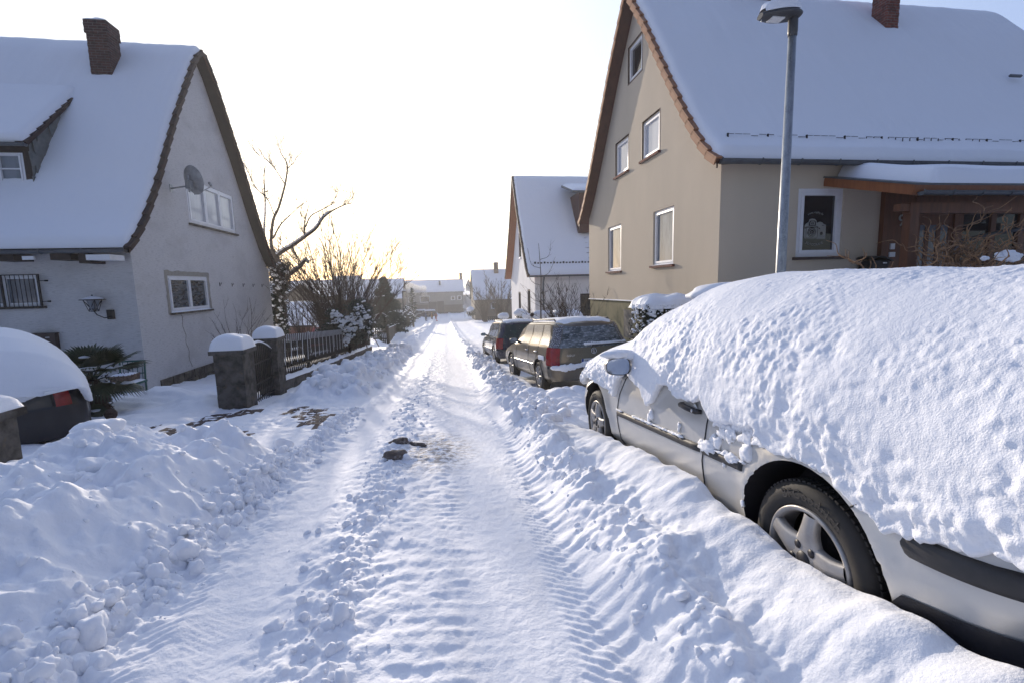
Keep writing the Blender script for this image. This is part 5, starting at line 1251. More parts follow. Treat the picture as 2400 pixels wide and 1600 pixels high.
# brown board fence farther down the street
f2 = thing('board_fence', 'long brown board fence with a thin snow edge farther down the left roadside', 'fence', (-4.0, 33.5, -3))
pts = [(-4.05, 33.3), (-4.35, 40), (-4.6, 47), (-4.9, 56), (-5.1, 66), (-5.3, 78), (-5.5, 88)]
for i in range(len(pts) - 1):
    (xa, ya), (xb, yb) = pts[i], pts[i + 1]; za, zb_ = float(prof(ya)) + .02, float(prof(yb)) + .02; n = int((yb - ya) / .16); m = MB()
    for k in range(n):
        t = k / n; y = ya + (yb - ya) * t; x = xa + (xb - xa) * t; z = za + (zb_ - za) * t
        m.obox((x, y, z), V(xb - xa, yb - ya, 0).normalized(), UX, UZ, (0, -.012 - .006 * (k % 2), -.2), (.155, .012, 1.05 + .012 * mnoise.noise(V(k, i, 0))))
    p_ = m.build('board_panel', M_fence2, f2)
    m = MB(); m.grid([[(xa + (xb - xa) * t + a, ya + (yb - ya) * t, za + (zb_ - za) * t + 1.055 + b) for a, b in ((-.03, 0), (0, .05), (.03, 0))] for t in np.linspace(0, 1, 30)]); m.build('top_snow', M_snow, p_)
    m = MB(); m.box((xa - .05, ya - .05, za - .3), (xa + .05, ya + .05, za + 1.1)); m.build('post', M_fence2, f2)
# low gate leaf standing before the board fence
g2 = thing('picket_gate', 'small dark picket gate half open where the board fence begins', 'gate', (-4.3, 32.2, -2.6))
m = MB()
for i in range(8): 
    x = -5.0 + i * .13; m.box((x, 32.6 - i * .05, float(prof(32.5)) - .1), (x + .08, 32.62 - i * .05, float(prof(32.5)) + 1.0 + .12 * (i % 2)))
for z_ in (.35, .8): m.obox((-5.02, 32.58, float(prof(32.5)) + z_), V(1, -.38, 0).normalized(), UZ, UY, (0, 0, 0), (1.1, .08, .02))
m.build('pickets', M_fence, g2)
m = MB(); m.box((-4.04, 32.1, -3), (-3.92, 32.22, float(prof(32.2)) + 1.2)); m.build('post', M_fence, g2)

# ------------------------------------------------------------------ trees and shrubs
def limb(mb, pts, r0, r1, n=6, sm=3, jit=.0):
    """tapering limb through the given points"""
    P = [Vector(p) for p in pts]; out = []
    for i in range(len(P) - 1):
        a, b = P[i], P[i + 1]; pa = P[i - 1] if i else a * 2 - b; pb = P[i + 2] if i + 2 < len(P) else b * 2 - a
        for k in range(sm):
            t = k / sm; out.append(.5 * ((2 * a) + (b - pa) * t + (2 * pa - 5 * a + 4 * b - pb) * t * t + (3 * a - pa - 3 * b + pb) * t ** 3))
    out.append(P[-1])
    if jit: out = [p + V(mnoise.noise(p * 3), mnoise.noise(p * 3 + V(9, 0, 0)), mnoise.noise(p * 3 + V(0, 9, 0))) * jit for p in out]
    m_ = len(out) - 1; mb.tube([tuple(p) for p in out], [r0 + (r1 - r0) * (i / m_) for i in range(m_ + 1)], n)
    return out
def twigs(mb, line, r, cnt, ln, depth=2, up=.35, rnd=None, f0=.25, n=3, spread=1.0):
    rnd = rnd or random
    for i in range(cnt):
        t = f0 + (1 - f0) * rnd.random(); k = int(t * (len(line) - 1)); p = Vector(line[k]); k2 = min(k + 1, len(line) - 1)
        d = (Vector(line[k2]) - Vector(line[max(0, k2 - 2)])).normalized()
        s_ = V(rnd.uniform(-1, 1), rnd.uniform(-1, 1), rnd.uniform(-.6, 1)).normalized(); d = (d * .8 + s_ * .8 * spread + UZ * up).normalized()
        L_ = ln * rnd.uniform(.5, 1.1); q = [p]
        for j in range(3):
            d = (d + V(rnd.uniform(-1, 1), rnd.uniform(-1, 1), rnd.uniform(-.6, 1)) * .22).normalized(); q.append(q[-1] + d * L_ / 3)
        mb.tube([tuple(v) for v in q], [r, r * .8, r * .55, r * .3], n, False)
        if depth > 1: twigs(mb, q, r * .62, 3, L_ * .55, depth - 1, up, rnd, .2, n, spread)
def leafy(mb, c, r, n, size, mi=0, sq=(1, 1, 1), rnd=random, shell=.45):
    """many small leaf blades through a volume"""
    for _ in range(n):
        d = V(rnd.gauss(0, 1), rnd.gauss(0, 1), rnd.gauss(0, 1)).normalized() * (shell + (1 - shell) * rnd.random()) * r
        p = Vector(c) + V(d.x * sq[0], d.y * sq[1], d.z * sq[2]); a = V(rnd.gauss(0, 1), rnd.gauss(0, 1), rnd.gauss(0, 1)).normalized(); b = a.orthogonal().normalized(); s_ = size * rnd.uniform(.6, 1.3)
        mb.add([p - a * s_, p + b * s_ * .5, p + a * s_, p - b * s_ * .5], [(0, 1, 2, 3)], mi)
# the old tree behind the grey house (trunk wrapped in ivy)
YT = 22.5
tr = thing('bare_tree', 'bare old tree with an ivy wrapped trunk and broken limbs beside the grey gable', 'tree', tuple(at(655, 800, YT)))
c3 = lambda x, y, yy=YT: tuple(at(550 + x * .4144, 300 + y * .4144, yy))
m = MB(); tw = MB(); rr = random.Random(5)
trunk = limb(m, [c3(262, 1260), c3(255, 1180), c3(248, 1000), c3(255, 850), c3(240, 750), c3(212, 690)], 0.198, 0.120, 10)
A = limb(m, [c3(212, 690), c3(206, 640), c3(218, 520), c3(250, 450), c3(285, 320), c3(297, 210), c3(265, 150), c3(245, 90)], 0.081, 0.009, 8)
B_ = limb(m, [c3(285, 320), c3(240, 250, 22.9), c3(190, 190, 23), c3(130, 150, 23.2), c3(92, 100, 23.2)], 0.024, 0.004, 5)
C_ = limb(m, [c3(297, 235), c3(330, 200, 22), c3(357, 155, 22)], 0.019, 0.004, 5)
D_ = limb(m, [c3(218, 625), c3(262, 545, 22), c3(330, 480, 21.6), c3(388, 425, 21.5)], 0.042, 0.006, 6)
E_ = limb(m, [c3(165, 600), c3(172, 480), c3(172, 400), c3(166, 280), c3(170, 235)], 0.048, 0.013, 7)
E2 = limb(m, [c3(172, 362), c3(204, 356)], 0.019, 0.013, 5); E3 = limb(m, [c3(182, 408), c3(230, 372)], 0.019, 0.009, 5)
F_ = limb(m, [c3(222, 490), c3(195, 420), c3(160, 375), c3(110, 330, 23), c3(80, 260, 23), c3(45, 172, 23)], 0.024, 0.004, 5)
Gb = limb(m, [c3(225, 735), c3(262, 705), c3(330, 665, 22), c3(400, 615, 21.5), c3(460, 570, 21.2), c3(500, 510, 21), c3(560, 465, 21), c3(640, 430, 21), c3(662, 436, 21)], 0.095, 0.009, 8)
H_ = limb(m, [c3(398, 610, 21.5), c3(398, 520, 21.5), c3(425, 430, 21.3)], 0.038, 0.009, 6)
I_ = limb(m, [c3(402, 560, 21.5), c3(430, 500, 21), c3(500, 460, 20.5), c3(548, 432, 20.5), c3(572, 392, 20.5)], 0.033, 0.009, 6)
J_ = limb(m, [c3(500, 510, 21), c3(500, 465, 21)], 0.024, 0.013, 5); K_ = limb(m, [c3(638, 430, 21), c3(672, 378, 21), c3(620, 360, 21), c3(562, 366, 21)], 0.014, 0.004, 4)
N_ = limb(m, [c3(290, 845), c3(330, 815, 21.8), c3(372, 785, 21.3), c3(398, 752, 21), c3(418, 762, 20.9)], 0.081, 0.052, 8)
m.build('trunk', M_bark, tr)
for L_, c_, l_ in ((A, 16, .9), (B_, 12, .8), (C_, 5, .5), (D_, 8, .7), (E_, 8, .5), (F_, 12, .8), (Gb[12:], 16, .9), (H_, 5, .6), (I_, 8, .6), (K_, 7, .5), (N_, 5, .9)): twigs(tw, L_, .0085, int(c_ * 1.6), l_ * 1.15, 3, .45, rr, .2, 3, .8)
tw.build('branch', M_bark2, tr)
s_ = MB()
for L_, r0, r1, i0 in ((Gb, .13, .04, 1), (N_, .11, .08, 1), (E_[:6], .066, .04, 0)):
    for i in range(i0, len(L_) - (8 if L_ is Gb else 0)):
        p = Vector(L_[i]); r_ = r0 + (r1 - r0) * i / len(L_)
        q = Vector(L_[min(i + 1, len(L_) - 1)])
        for k in range(4): c_ = p.lerp(q, k / 4) + V(0, -.02, r_ * .75); s_.blob(c_, r_ * .8, 2, .35, 1.5, (1, .9, .55), 0, i * 4 + k)
s_.build('branch_snow', M_snow, tr)
iv = MB(); si_ = MB()
for i in range(120):
    t = rr.random(); k = t * (len(trunk) * .80 - 1); p = Vector(trunk[int(k)]).lerp(Vector(trunk[int(k) + 1]), k % 1); a = rr.uniform(0, 2 * PI)
    c_ = p + V(math.cos(a) * .27, math.sin(a) * .27, rr.uniform(-.1, .1)); leafy(iv, c_, .27, 75, .06, 0, (1, 1, 1.1), rr, .1)
    for q_ in range(3):
        if rr.random() < .6: si_.blob(c_ + V(rr.gauss(0, .09), -.14, rr.gauss(.05, .12)), rr.uniform(.03, .085), 2, .9, 2.4, (1, .7, .8), 0, i * 3 + q_)
leafy(iv, at(640, 640, 22.3), .5, 260, .06, 0, (.8, .8, 1), rr, .1)
iv.build('ivy', M_leafd, tr); si_.build('ivy_snow', M_snow, tr)

def fan_shrub(name, label, base, n, H, spread, r, tdens, bias=(0, 0), mt=None, seed=1, twl=.5, cat='shrub', group=None, curve=.25, lo=.0):
    t = thing(name, label, cat, tuple(base), group); rr = random.Random(seed); m = MB(); tw = MB()
    for i in range(n):
        a = rr.uniform(0, 2 * PI); s_ = rr.uniform(0, 1) ** .6 * spread; dx, dy = math.cos(a) * s_ + bias[0], math.sin(a) * s_ * .7 + bias[1]; h_ = H * rr.uniform(.6, 1) * (1 - .25 * (s_ / max(spread, .01)) ** 2)
        b = Vector(base) + V(rr.gauss(0, .10 * spread), rr.gauss(0, .1 * spread), -.1)
        p = [b, b + V(dx * .25, dy * .25, h_ * .33), b + V(dx * .58, dy * .58, h_ * .66) + V(rr.gauss(0, .05), rr.gauss(0, .05), 0) * H * .3, b + V(dx * (1 + curve * rr.random()), dy, h_)]
        L_ = limb(m, p, r * rr.uniform(.6, 1.1), r * .16, 4, 3, .05); twigs(tw, L_, max(r * .26, .008 if base[1] > 15 else 0), tdens, twl * rr.uniform(.6, 1.2), 2, .45, rr, lo, 3, .8)
    m.build('stems', mt or M_bark2, t); tw.build('twigs', mt or M_bark2, t)
    return t
b_ = at(808, 790, 21)
fan_shrub('bare_shrub', 'huge bare many stemmed shrub fanning up behind the lattice fence', (b_.x, 21, b_.z - .3), 112, 6.4, 4.0, .028, 20, (-.1, 0), M_bark2, 11, 1.0, lo=.05)
b_ = at(715, 800, 18.5); fan_shrub('bare_shrub', 'twiggy brown shrub between the ivy tree and the great fan shrub', (b_.x, 18.5, b_.z - .2), 14, 3.2, 1.2, .022, 10, (.0, 0), M_bark2, 12, .6)
# thicket of fine red-brown twigs low behind the fence
b_ = at(800, 745, 23.5); fan_shrub('thicket', 'low dense red brown thicket in front of the far white roofs', (b_.x, 23.5, b_.z - .9), 34, 2.4, 2.6, .016, 9, (0, 0), M_bark2, 13, .55)
b_ = at(905, 720, 44); fan_shrub('bare_shrub', 'rounded bare shrub in front of the dark conifer by the board fence', (b_.x, 44, b_.z - 2.2), 46, 3.6, 2.2, .025, 9, (0, 0), M_bark2, 14, .7)
b_ = at(560, 830, 14.8); fan_shrub('bare_shrub', 'thin bare shrub against the grey gable behind the gate posts', (-6.2, 14.6, -1.0), 14, 2.5, 1.15, .014, 7, (.1, 0), M_bark, 15, .45)
# snow laden evergreen shrub leaning over the fence
rr = random.Random(21)
b_ = at(810, 745, 19.3); ev = thing('evergreen_shrub', 'dark leafy shrub bowed under clumps of snow hanging over the lattice fence', 'shrub', (b_.x, 19.3, -1.4))
m = MB(); s_ = MB(); st2 = MB()
for (px, py, r_) in ((830, 730, .34), (845, 745, .30), (812, 752, .36), (790, 760, .34), (770, 768, .30), (835, 765, .36), (815, 775, .34), (795, 785, .36), (860, 740, .26), (870, 765, .30), (850, 785, .34), (830, 795, .34), (758, 785, .28), (775, 792, .28), (858, 722, .18), (780, 735, .22), (842, 712, .24), (826, 720, .2)):
    c_ = at(px, py, 18.9 + rr.uniform(-.4, .4)); leafy(m, c_, r_ * 1.35, 260, .055, 0, (1.1, 1, .8), rr, .15)
    limb(st2, [(b_.x, 19.3, -1.4), tuple(V(b_.x, 19.3, -1.2).lerp(c_, .5) + V(0, 0, .15)), tuple(c_)], .03, .012, 4)
for i, (px, py, r_) in enumerate(((838, 716, .12), (846, 722, .10), (842, 735, .15), (852, 742, .15), (836, 742, .14), (858, 734, .10), (826, 745, .13), (812, 752, .14), (800, 756, .12), (832, 756, .13), (820, 766, .16), (832, 772, .15), (845, 766, .12), (812, 778, .14), (824, 786, .12), (792, 750, .10), (782, 752, .11), (804, 768, .13), (798, 762, .10), (845, 757, .12), (860, 770, .09), (868, 756, .08), (815, 792, .11), (806, 797, .12), (818, 800, .11), (800, 802, .10), (790, 806, .10), (866, 776, .12), (788, 733, .12), (795, 740, .12), (780, 742, .10), (806, 743, .12), (850, 706, .07), (866, 742, .08), (772, 760, .07))):
    c_ = at(px, py, 18.55)
    for k in range(6): s_.blob(c_ + V(rr.gauss(0, 1) * r_ * .7, rr.gauss(0, 1) * r_ * .5, rr.gauss(0, 1) * r_ * .5), r_ * rr.uniform(.28, .62), 2, .7, 2.2, (1.0, .9, .75), 0, i * 4 + k)
st2.build('stems', M_bark, ev); m.build('leaves', M_leafd, ev); s_.build('shrub_snow', M_snow, ev)
# conifer
def conifer(name, label, x, y, zb, H, R, seed, mt, dens=1.0, snow=.3, cat='conifer'):
    rr = random.Random(seed); t = thing(name, label, cat, (x, y, zb)); m = MB(); s_ = MB(); tk = MB(); tk.tube([(x, y, zb - .3), (x, y, zb + H * .5), (x, y, zb + H * .97)], [R * .07 + .05, R * .05, .01], 7)
    n = int(90 * dens)
    for i in range(n):
        h_ = (i / n) ** .9; z = zb + H * (.10 + .88 * h_); r_ = R * (1 - h_) ** .75 * rr.uniform(.65, 1.12) + .05; a = rr.uniform(0, 2 * PI)
        tip = V(x + math.cos(a) * r_, y + math.sin(a) * r_, z - r_ * .12); tk.tube([(x, y, z), tuple(tip)], [.02, .006], 3, False)
        for k in range(5):
            c_ = V(x, y, z).lerp(tip, .25 + .75 * k / 4); leafy(m, c_, R * .14 + .05, int(26 * dens), R * .035 + .015, 0, (1, 1, .6), rr, .1)
            if rr.random() < snow * .4: s_.blob(c_ + V(0, 0, R * .06), R * .07 * rr.uniform(.5, 1.2), 1, .4, 2, (1.3, 1.3, .5), 0, i)
    tk.build('trunk', M_bark, t); m.build('crown', mt, t)
    if s_.v: s_.build('crown_snow', M_snow, t)
    return t
b_ = at(903, 760, 42); conifer('conifer', 'broad dark green conifer standing behind the board fence left of the far street', b_.x, 42, b_.z - 1.0, 5.2, 1.9, 31, M_conif, 1.3, .12)
b_ = at(968, 735, 62); conifer('conifer', 'narrow snowy conifer rising over the board fence before the long barn', b_.x, 62, b_.z - 1.5, 5.0, .9, 32, M_conif, .8, .9)
b_ = at(891, 800, 31.5); conifer('young_conifer', 'knee high young conifer in the snow beside the picket gate', b_.x, 31.5, float(prof(31.5)), .85, .28, 33, M_conif, .4, .3)
rr = random.Random(40)
for i, (px, py, y, r_) in enumerate(((925, 735, 44, .8), (938, 745, 47, .7), (948, 742, 52, .9), (955, 728, 56, .7), (960, 745, 55, .8))):
    c_ = at(px, py, y); t = thing('evergreen_shrub', ['dark snowy shrub over the near end of the board fence', 'dark snowy shrub over the board fence, second from its near end', 'middle one of the dark snowy shrubs over the board fence', 'tall thin snowy shrub left of the far street lamp', 'farthest dark snowy shrub behind the board fence'][i], 'shrub', tuple(c_)); m = MB(); s_ = MB()
    leafy(m, c_, r_, 500, .09, 0, (1, 1, .9), rr, .2); leafy(m, c_ - UZ * r_ * .8, r_ * .8, 250, .09, 0, (1, 1, .9), rr, .2)
    for k in range(14): d = V(rr.gauss(0, 1), -abs(rr.gauss(0, 1)), rr.gauss(.6, .6)).normalized() * r_ * .85; s_.blob(c_ + d, r_ * .17 * rr.uniform(.5, 1), 1, .4, 2, (1, 1, .6), 0, k)
    m.build('leaves', M_leafd, t); s_.build('shrub_snow', M_snow, t)
# arch of bent cane behind the fence end
ar = thing('bent_branch', 'single pale snow lined branch bent over in an arch behind the fence end', 'branch', tuple(at(875, 790, 27)))
m = MB(); L_ = limb(m, [tuple(at(873, 790, 27)), tuple(at(876, 755, 27)), tuple(at(885, 738, 27)), tuple(at(896, 735, 27)), tuple(at(905, 740, 27))], .03, .015, 5); L_[0]
s_ = MB(); s_.tube([tuple(p + V(0, -.01, .025)) for p in L_], .018, 5); s_.build('branch_snow', M_snow, ar); m.build('cane', M_bark2, ar)

# far street lamp and chimney smoke
fl_ = thing('street_lamp', 'far slim street lamp reaching right above the conifer in front of the barn', 'street lamp', tuple(at(943, 760, 50)))
p = at(943, 684, 50); m = MB(); m.tube([(p.x, 50, p.z - 5), (p.x, 50, p.z), (p.x + .02, 50, p.z + .04)], [.06, .05, .04], 8); m.build('pole', M_iron, fl_)
m = MB(); m.box((p.x - .04, 49.85, p.z - .03), (p.x + .42, 50.15, p.z + .08)); m.build('lamp_head', M_iron, fl_); snow_cap(p.x, p.x + .40, 49.88, 50.12, p.z + .085, .12, 'head_snow', fl_, 8)

# ------------------------------------------------------------------ garden things near the grey house
# fan palm
px_, py_ = -6.02, 8.65; zb_ = -.66
pm = thing('fan_palm', 'fan palm with dark leaves and snow on its shaggy trunk before the grey wall', 'palm', (px_, py_, zb_))
m = MB(); rr = random.Random(77); base = V(px_, py_, zb_)
prf = [(.16 + .02 * math.sin(i * 1.9) + (.02 if i % 2 else 0), -.15 + i * .055) for i in range(13)] + [(.05, .62)]
m.lathe(tuple(base), prf, 16)
for i in range(260): a = rr.uniform(0, 2 * PI); h_ = rr.uniform(-.1, .68); p = base + V(math.cos(a) * .17, math.sin(a) * .17, h_); m.tube([tuple(p), tuple(p + V(math.cos(a) * .05, math.sin(a) * .05, .06 * rr.uniform(-.5, 1)))], [.012, .003], 3, False)
m.build('trunk', M_palmtr, pm)
def palm_leaf(tip_dir, pl, fr, droop, fold=.3, half=1.25, nb=22):
    m = MB(); d = Vector(tip_dir).normalized(); top = base + V(0, 0, .60); pl *= .72; fr *= .72
    mid = top + d * pl * .5 + V(0, 0, .05 * pl); hub = top + d * pl - V(0, 0, droop * pl * .5)
    m.tube([tuple(top), tuple(mid), tuple(hub)], [.013, .010, .009], 5)
    ax = (hub - mid).normalized(); sd = ax.cross(UZ); sd = sd.normalized() if sd.length > .1 else UX; nrm = sd.cross(ax)
    for i in range(nb):
        an = -half + 2 * half * i / (nb - 1); r_ = fr * (.78 + .25 * math.cos(an)) * rr.uniform(.93, 1.05)
        b = (ax * math.cos(an) + sd * math.sin(an)).normalized(); side = b.cross(nrm).normalized(); w0 = .030 * fr / .5
        p0 = hub; p1 = hub + b * r_ * .45 - nrm * fold * .05 * abs(an); p2 = hub + b * r_ * .8 - UZ * droop * .06 - nrm * fold * .08 * abs(an); p3 = hub + b * r_ - UZ * (.03 + droop * .14 * rr.uniform(.6, 1.3))
        P = [(p0, .004), (p1, w0), (p2, w0 * .6), (p3, .002)]
        vs = []
        for q, w_ in P: vs += [q - side * w_, q + nrm * w_ * .35, q + side * w_]
        m.add(vs, [(3 * k + j, 3 * k + j + 1, 3 * k + j + 4, 3 * k + j + 3) for k in range(3) for j in range(2)])
    o = m.build('leaf', M_palm, pm)
    return hub, ax, nrm
hubs = []
for (az_, el, pl, fr, dr) in ((180, 62, .50, .66, .3), (160, 38, .55, .70, .3), (205, 30, .55, .66, .4), (120, 70, .45, .60, .2), (60, 62, .48, .62, .2), (20, 48, .55, .72, .25), (-15, 36, .55, .74, .3), (340, 62, .45, .66, .2), (270, 78, .42, .62, .2), (250, 52, .42, .60, .4), (300, 50, .42, .62, .4), (185, 10, .50, .52, .6), (5, 8, .50, .60, .5), (-40, 18, .45, .55, .7), (230, 5, .45, .5, .8), (90, 55, .5, .6, .2), (-60, -12, .55, .34, 1.3), (215, 45, .6, .66, .3), (150, 55, .6, .68, .3), (35, 35, .6, .66, .3)):
    a, e = math.radians(az_), math.radians(el); hubs.append(palm_leaf((math.cos(a) * math.cos(e), math.sin(a) * math.cos(e), math.sin(e)), pl, fr, dr))
s_ = MB()
for i in range(16): a = rr.uniform(0, 2 * PI); s_.blob(base + V(math.cos(a) * .14, math.sin(a) * .14 - .02, rr.uniform(.36, .62)), rr.uniform(.04, .08), 2, .4, 2, (1.1, 1.1, .7), 0, i)
for i, (h_, ax, nr) in enumerate(hubs):
    if i % 2 == 0: s_.blob(h_ + ax * .14 + UZ * .02, rr.uniform(.05, .10), 2, .4, 2, (1.4, 1.2, .35), 0, i + 30)
s_.build('palm_snow', M_snow, pm)
# garden chair with basket
cx, cy, cz = -7.20, 11.3, -.93
gc = thing('garden_chair', 'green metal garden chair half sunk in snow against the grey wall', 'chair', (cx, cy, cz)); m = MB()
def tb(mb, pts, r=.014): mb.tube([tuple(V(cx, cy, cz) + Vector(p)) for p in pts], r, 6)
for x in (-.26, .26):
    m = MB(); tb(m, [(x, -.24, -.3), (x, -.24, .36)], .02); m.build('leg', M_green, gc); m = MB(); tb(m, [(x, .20, -.3), (x, .22, .36), (x, .27, .80)], .02); m.build('leg', M_green, gc)
m = MB(); m.obox((cx, cy, cz), UX, UY, UZ, (-.29, -.26, .30), (.29, .24, .345)); m.build('seat', M_green, gc)
m = MB(); tb(m, [(-.26, .27, .78), (.26, .27, .78)], .02); tb(m, [(-.26, .24, .5), (.26, .24, .5)], .014)
for x in np.linspace(-.2, .2, 5): tb(m, [(x, .24, .36), (x, .27, .78)], .008)
m.build('backrest', M_green, gc); snow_cap(cx - .28, cx + .28, cy - .25, cy + .22, cz + .35, .06, 'seat_snow', gc, 12)
bk = thing('basket', 'square wicker basket filled with snow on the green chair seat', 'basket', (cx - .02, cy - .02, cz + .36))
m = MB(); o_ = V(cx + .0, cy - .03, cz + .37)
for k in range(7):
    e = .17 + .004 * k
    for j in range(4):
        a = [(-e, -e), (e, -e), (e, e), (-e, e)]; p, q = a[j], a[(j + 1) % 4]
        m.tube([tuple(o_ + V(p[0], p[1], .012 + k * .022)), tuple(o_ + V((p[0] + q[0]) / 2 * 1.04, (p[1] + q[1]) / 2 * 1.04, .012 + k * .022)), tuple(o_ + V(q[0], q[1], .012 + k * .022))], .0125, 5)
for j in range(20):
    a = -.17 + .34 * (j % 5) / 4; p = [(a, -.18), (.18, a), (a, .18), (-.18, a)][j // 5]; m.tube([tuple(o_ + V(p[0], p[1], 0)), tuple(o_ + V(p[0] * 1.1, p[1] * 1.1, .165))], .010, 4)
m.build('wickerwork', M_wick, bk); snow_cap(cx - .19, cx + .19, cy - .22, cy + .16, cz + .52, .05, 'basket_snow', bk, 12)
m = MB(); 
for a, b in ((-.06, -.1), (-.02, -.06), (.06, -.1), (.10, -.04), (.02, .02)): m.blob(o_ + V(a, b, .205), .014, 1, .2)
m.build('dry_berry', M_iron, bk)
hy = thing('hydrant', 'small dark red ball topped marker poking out of the drive snow', 'marker post', (-4.95, 7.35, -.6)); m = MB(); m.lathe((-4.95, 7.35, -.75), [(.035, 0), (.035, .30), (.05, .32), (.075, .36), (.08, .41), (.05, .46), (0, .475)], 14); m.build('marker', M_palmtr, hy)
pv = MB(); rr = random.Random(9)      # swept patch of pavers in the drive
for i in range(-12, 13):
    for j in range(-8, 9):
        x = -3.05 + i * .105 + (.05 if j % 2 else 0); y = 6.45 + j * .21
        d_ = mnoise.noise(V(x * 1.5, y * .8, 2)) + .5 * mnoise.noise(V(x * 5, y * 4, 0))
        if d_ > .06 and ((i / 12) ** 2 + (j / 8) ** 2) < 1:
            z = G1(x + .05, y + .1); k = .02 * rr.random()
            zz = [G1(x, y) + .006, G1(x + .098, y) + .006, G1(x + .098, y + .2) + .006, G1(x, y + .2) + .006]
            c = [(x + .003, y + .003 + k), (x + .095, y + .003), (x + .095, y + .195 - k), (x + .003, y + .195)]
            pv.add([(c[q][0], c[q][1], zz[q]) for q in range(4)] + [(c[q][0], c[q][1], zz[q] - .04) for q in range(4)], [(0, 1, 2, 3), (0, 4, 5, 1), (1, 5, 6, 2), (2, 6, 7, 3), (3, 7, 4, 0)])
po_ = pv.build('drive_paving', M_paver); po_['kind'] = 'structure'

# ------------------------------------------------------------------ right hand gardens
hx = thing('clipped_hedge', 'clipped dark hedge with a thick snow top between bronze car and beige house', 'hedge', (4.3, 8.2, -.5)); m = MB(); rr = random.Random(4); s_ = MB()
for i in range(3200):
    x, y, z = rr.uniform(3.62, 5.2), rr.choice([rr.uniform(7.85, 8.6), 7.85, 7.9]), rr.uniform(-.4, .92)
    if rr.random() < .35: x = 3.62 + rr.random() * .05
    a = V(rr.gauss(0, 1), rr.gauss(0, 1), rr.gauss(0, 1)).normalized(); b = a.orthogonal().normalized(); p = V(x, y, z) + a * .03; sz = .028
    m.add([p - a * sz, p + b * sz * .6, p + a * sz, p - b * sz * .6], [(0, 1, 2, 3)])
m.box((3.70, 7.95, -.6), (5.1, 8.5, .88)); m.build('foliage', M_leafd, hx)
P = [[(3.60 + 1.65 * i / 40 + .03 * mnoise.noise(V(j * .5, i * .5, 0)), 7.82 + .85 * j / 24 + .03 * mnoise.noise(V(i * .5, j * .5, 5)), .86 + .24 * max(0, 1 - abs(2 * i / 40 - 1) ** 6) ** .5 * max(0, 1 - abs(2 * j / 24 - 1) ** 5) ** .5 * (1 + .3 * mnoise.noise(V(i * .14, j * .14, 0)))) for j in range(25)] for i in range(41)]
s_.grid(P)
for i in range(420): x = 3.60 + 1.5 * rr.random() ** 2.0; s_.blob((x, 7.85 + (rr.random() * .6 if x < 3.66 else 0), .93 - .85 * rr.random() ** 2.2), rr.uniform(.012, .04), 1, .5, 2, (1, .7, .8), 0, i)
s_.build('hedge_snow', M_snow, hx)
hx2 = thing('clipped_hedge', 'second snow topped hedge dome just right of the taller clipped hedge', 'hedge', (4.9, 7.0, -.3)); m = MB()
leafy(m, (4.75, 7.05, .7), .55, 700, .03, 0, (1.3, .8, .9), rr, .5); m.blob((4.75, 7.05, .6), .5, 3, .1, 1, (1.3, .8, 1.0)); m.build('foliage', M_leafd, hx2)
m = MB(); m.blob((4.75, 7.02, 1.12), .60, 4, .18, 1.6, (1.25, .8, .34), 0, 3); m.blob((5.35, 7.0, 1.16), .42, 4, .3, 2.5, (1.5, .9, .30), 0, 5); m.build('hedge_snow', M_snow, hx2)
# corkscrew hazel in front of the porch
hz = thing('corkscrew_hazel', 'corkscrew hazel with twisted tan twigs in front of the timber porch', 'shrub', (6.9, 5.7, .0)); m = MB(); rr = random.Random(8)
def curl(p, d, r, L_, depth):
    n = max(5, int(L_ / .045)); pts = [Vector(p)]; ph = rr.uniform(0, 6); ax = V(rr.gauss(0, 1), rr.gauss(0, 1), rr.gauss(0, 1)).normalized(); d = Vector(d).normalized(); dd = d.copy()
    for i in range(n):
        q = dd + (ax.cross(dd) * math.sin(ph + i * .85) + ax * math.cos(ph * 1.3 + i * .7)) * .75
        if rr.random() < .16: dd = (dd + V(rr.gauss(0, 1), rr.gauss(0, 1), rr.gauss(0, .7)) * .38).normalized()
        pts.append(pts[-1] + q.normalized() * .045)
    m.tube([tuple(v) for v in pts], [r * (1 - .75 * i / n) + .0012 for i in range(n + 1)], 5, False)
    if depth:
        for k in range(rr.randint(3, 5)): i = rr.randint(int(n * .2), n); curl(pts[i], dd + V(rr.gauss(0, 1), rr.gauss(0, .7), rr.gauss(.3, .6)), r * .62, L_ * rr.uniform(.4, .7), depth - 1)
for i in range(26): a = rr.uniform(-1.3, 1.3); curl((7.95 + .35 * rr.gauss(0, 1), 6.1 + .2 * rr.gauss(0, 1), .85), (math.sin(a), rr.gauss(0, .25), abs(math.cos(a)) + .15), .020, rr.uniform(.9, 1.8), 2)
for k in range(4): curl((7.9 + .1 * k, 6.1, -.3), (.15 * (k - 1.5), 0, 1), .04, 1.4, 0)
m.build('branches', M_hazel, hz)
s_ = MB()
for (px, py, r_) in ((2360, 598, .10), (2346, 604, .07), (2372, 606, .08), (2308, 606, .05), (2340, 596, .04), (2385, 600, .06)): s_.blob(at(px, py, 5.6), r_, 3, .45, 2, (1.2, .8, .7), 0, px)
s_.build('shrub_snow', M_snow, hz)
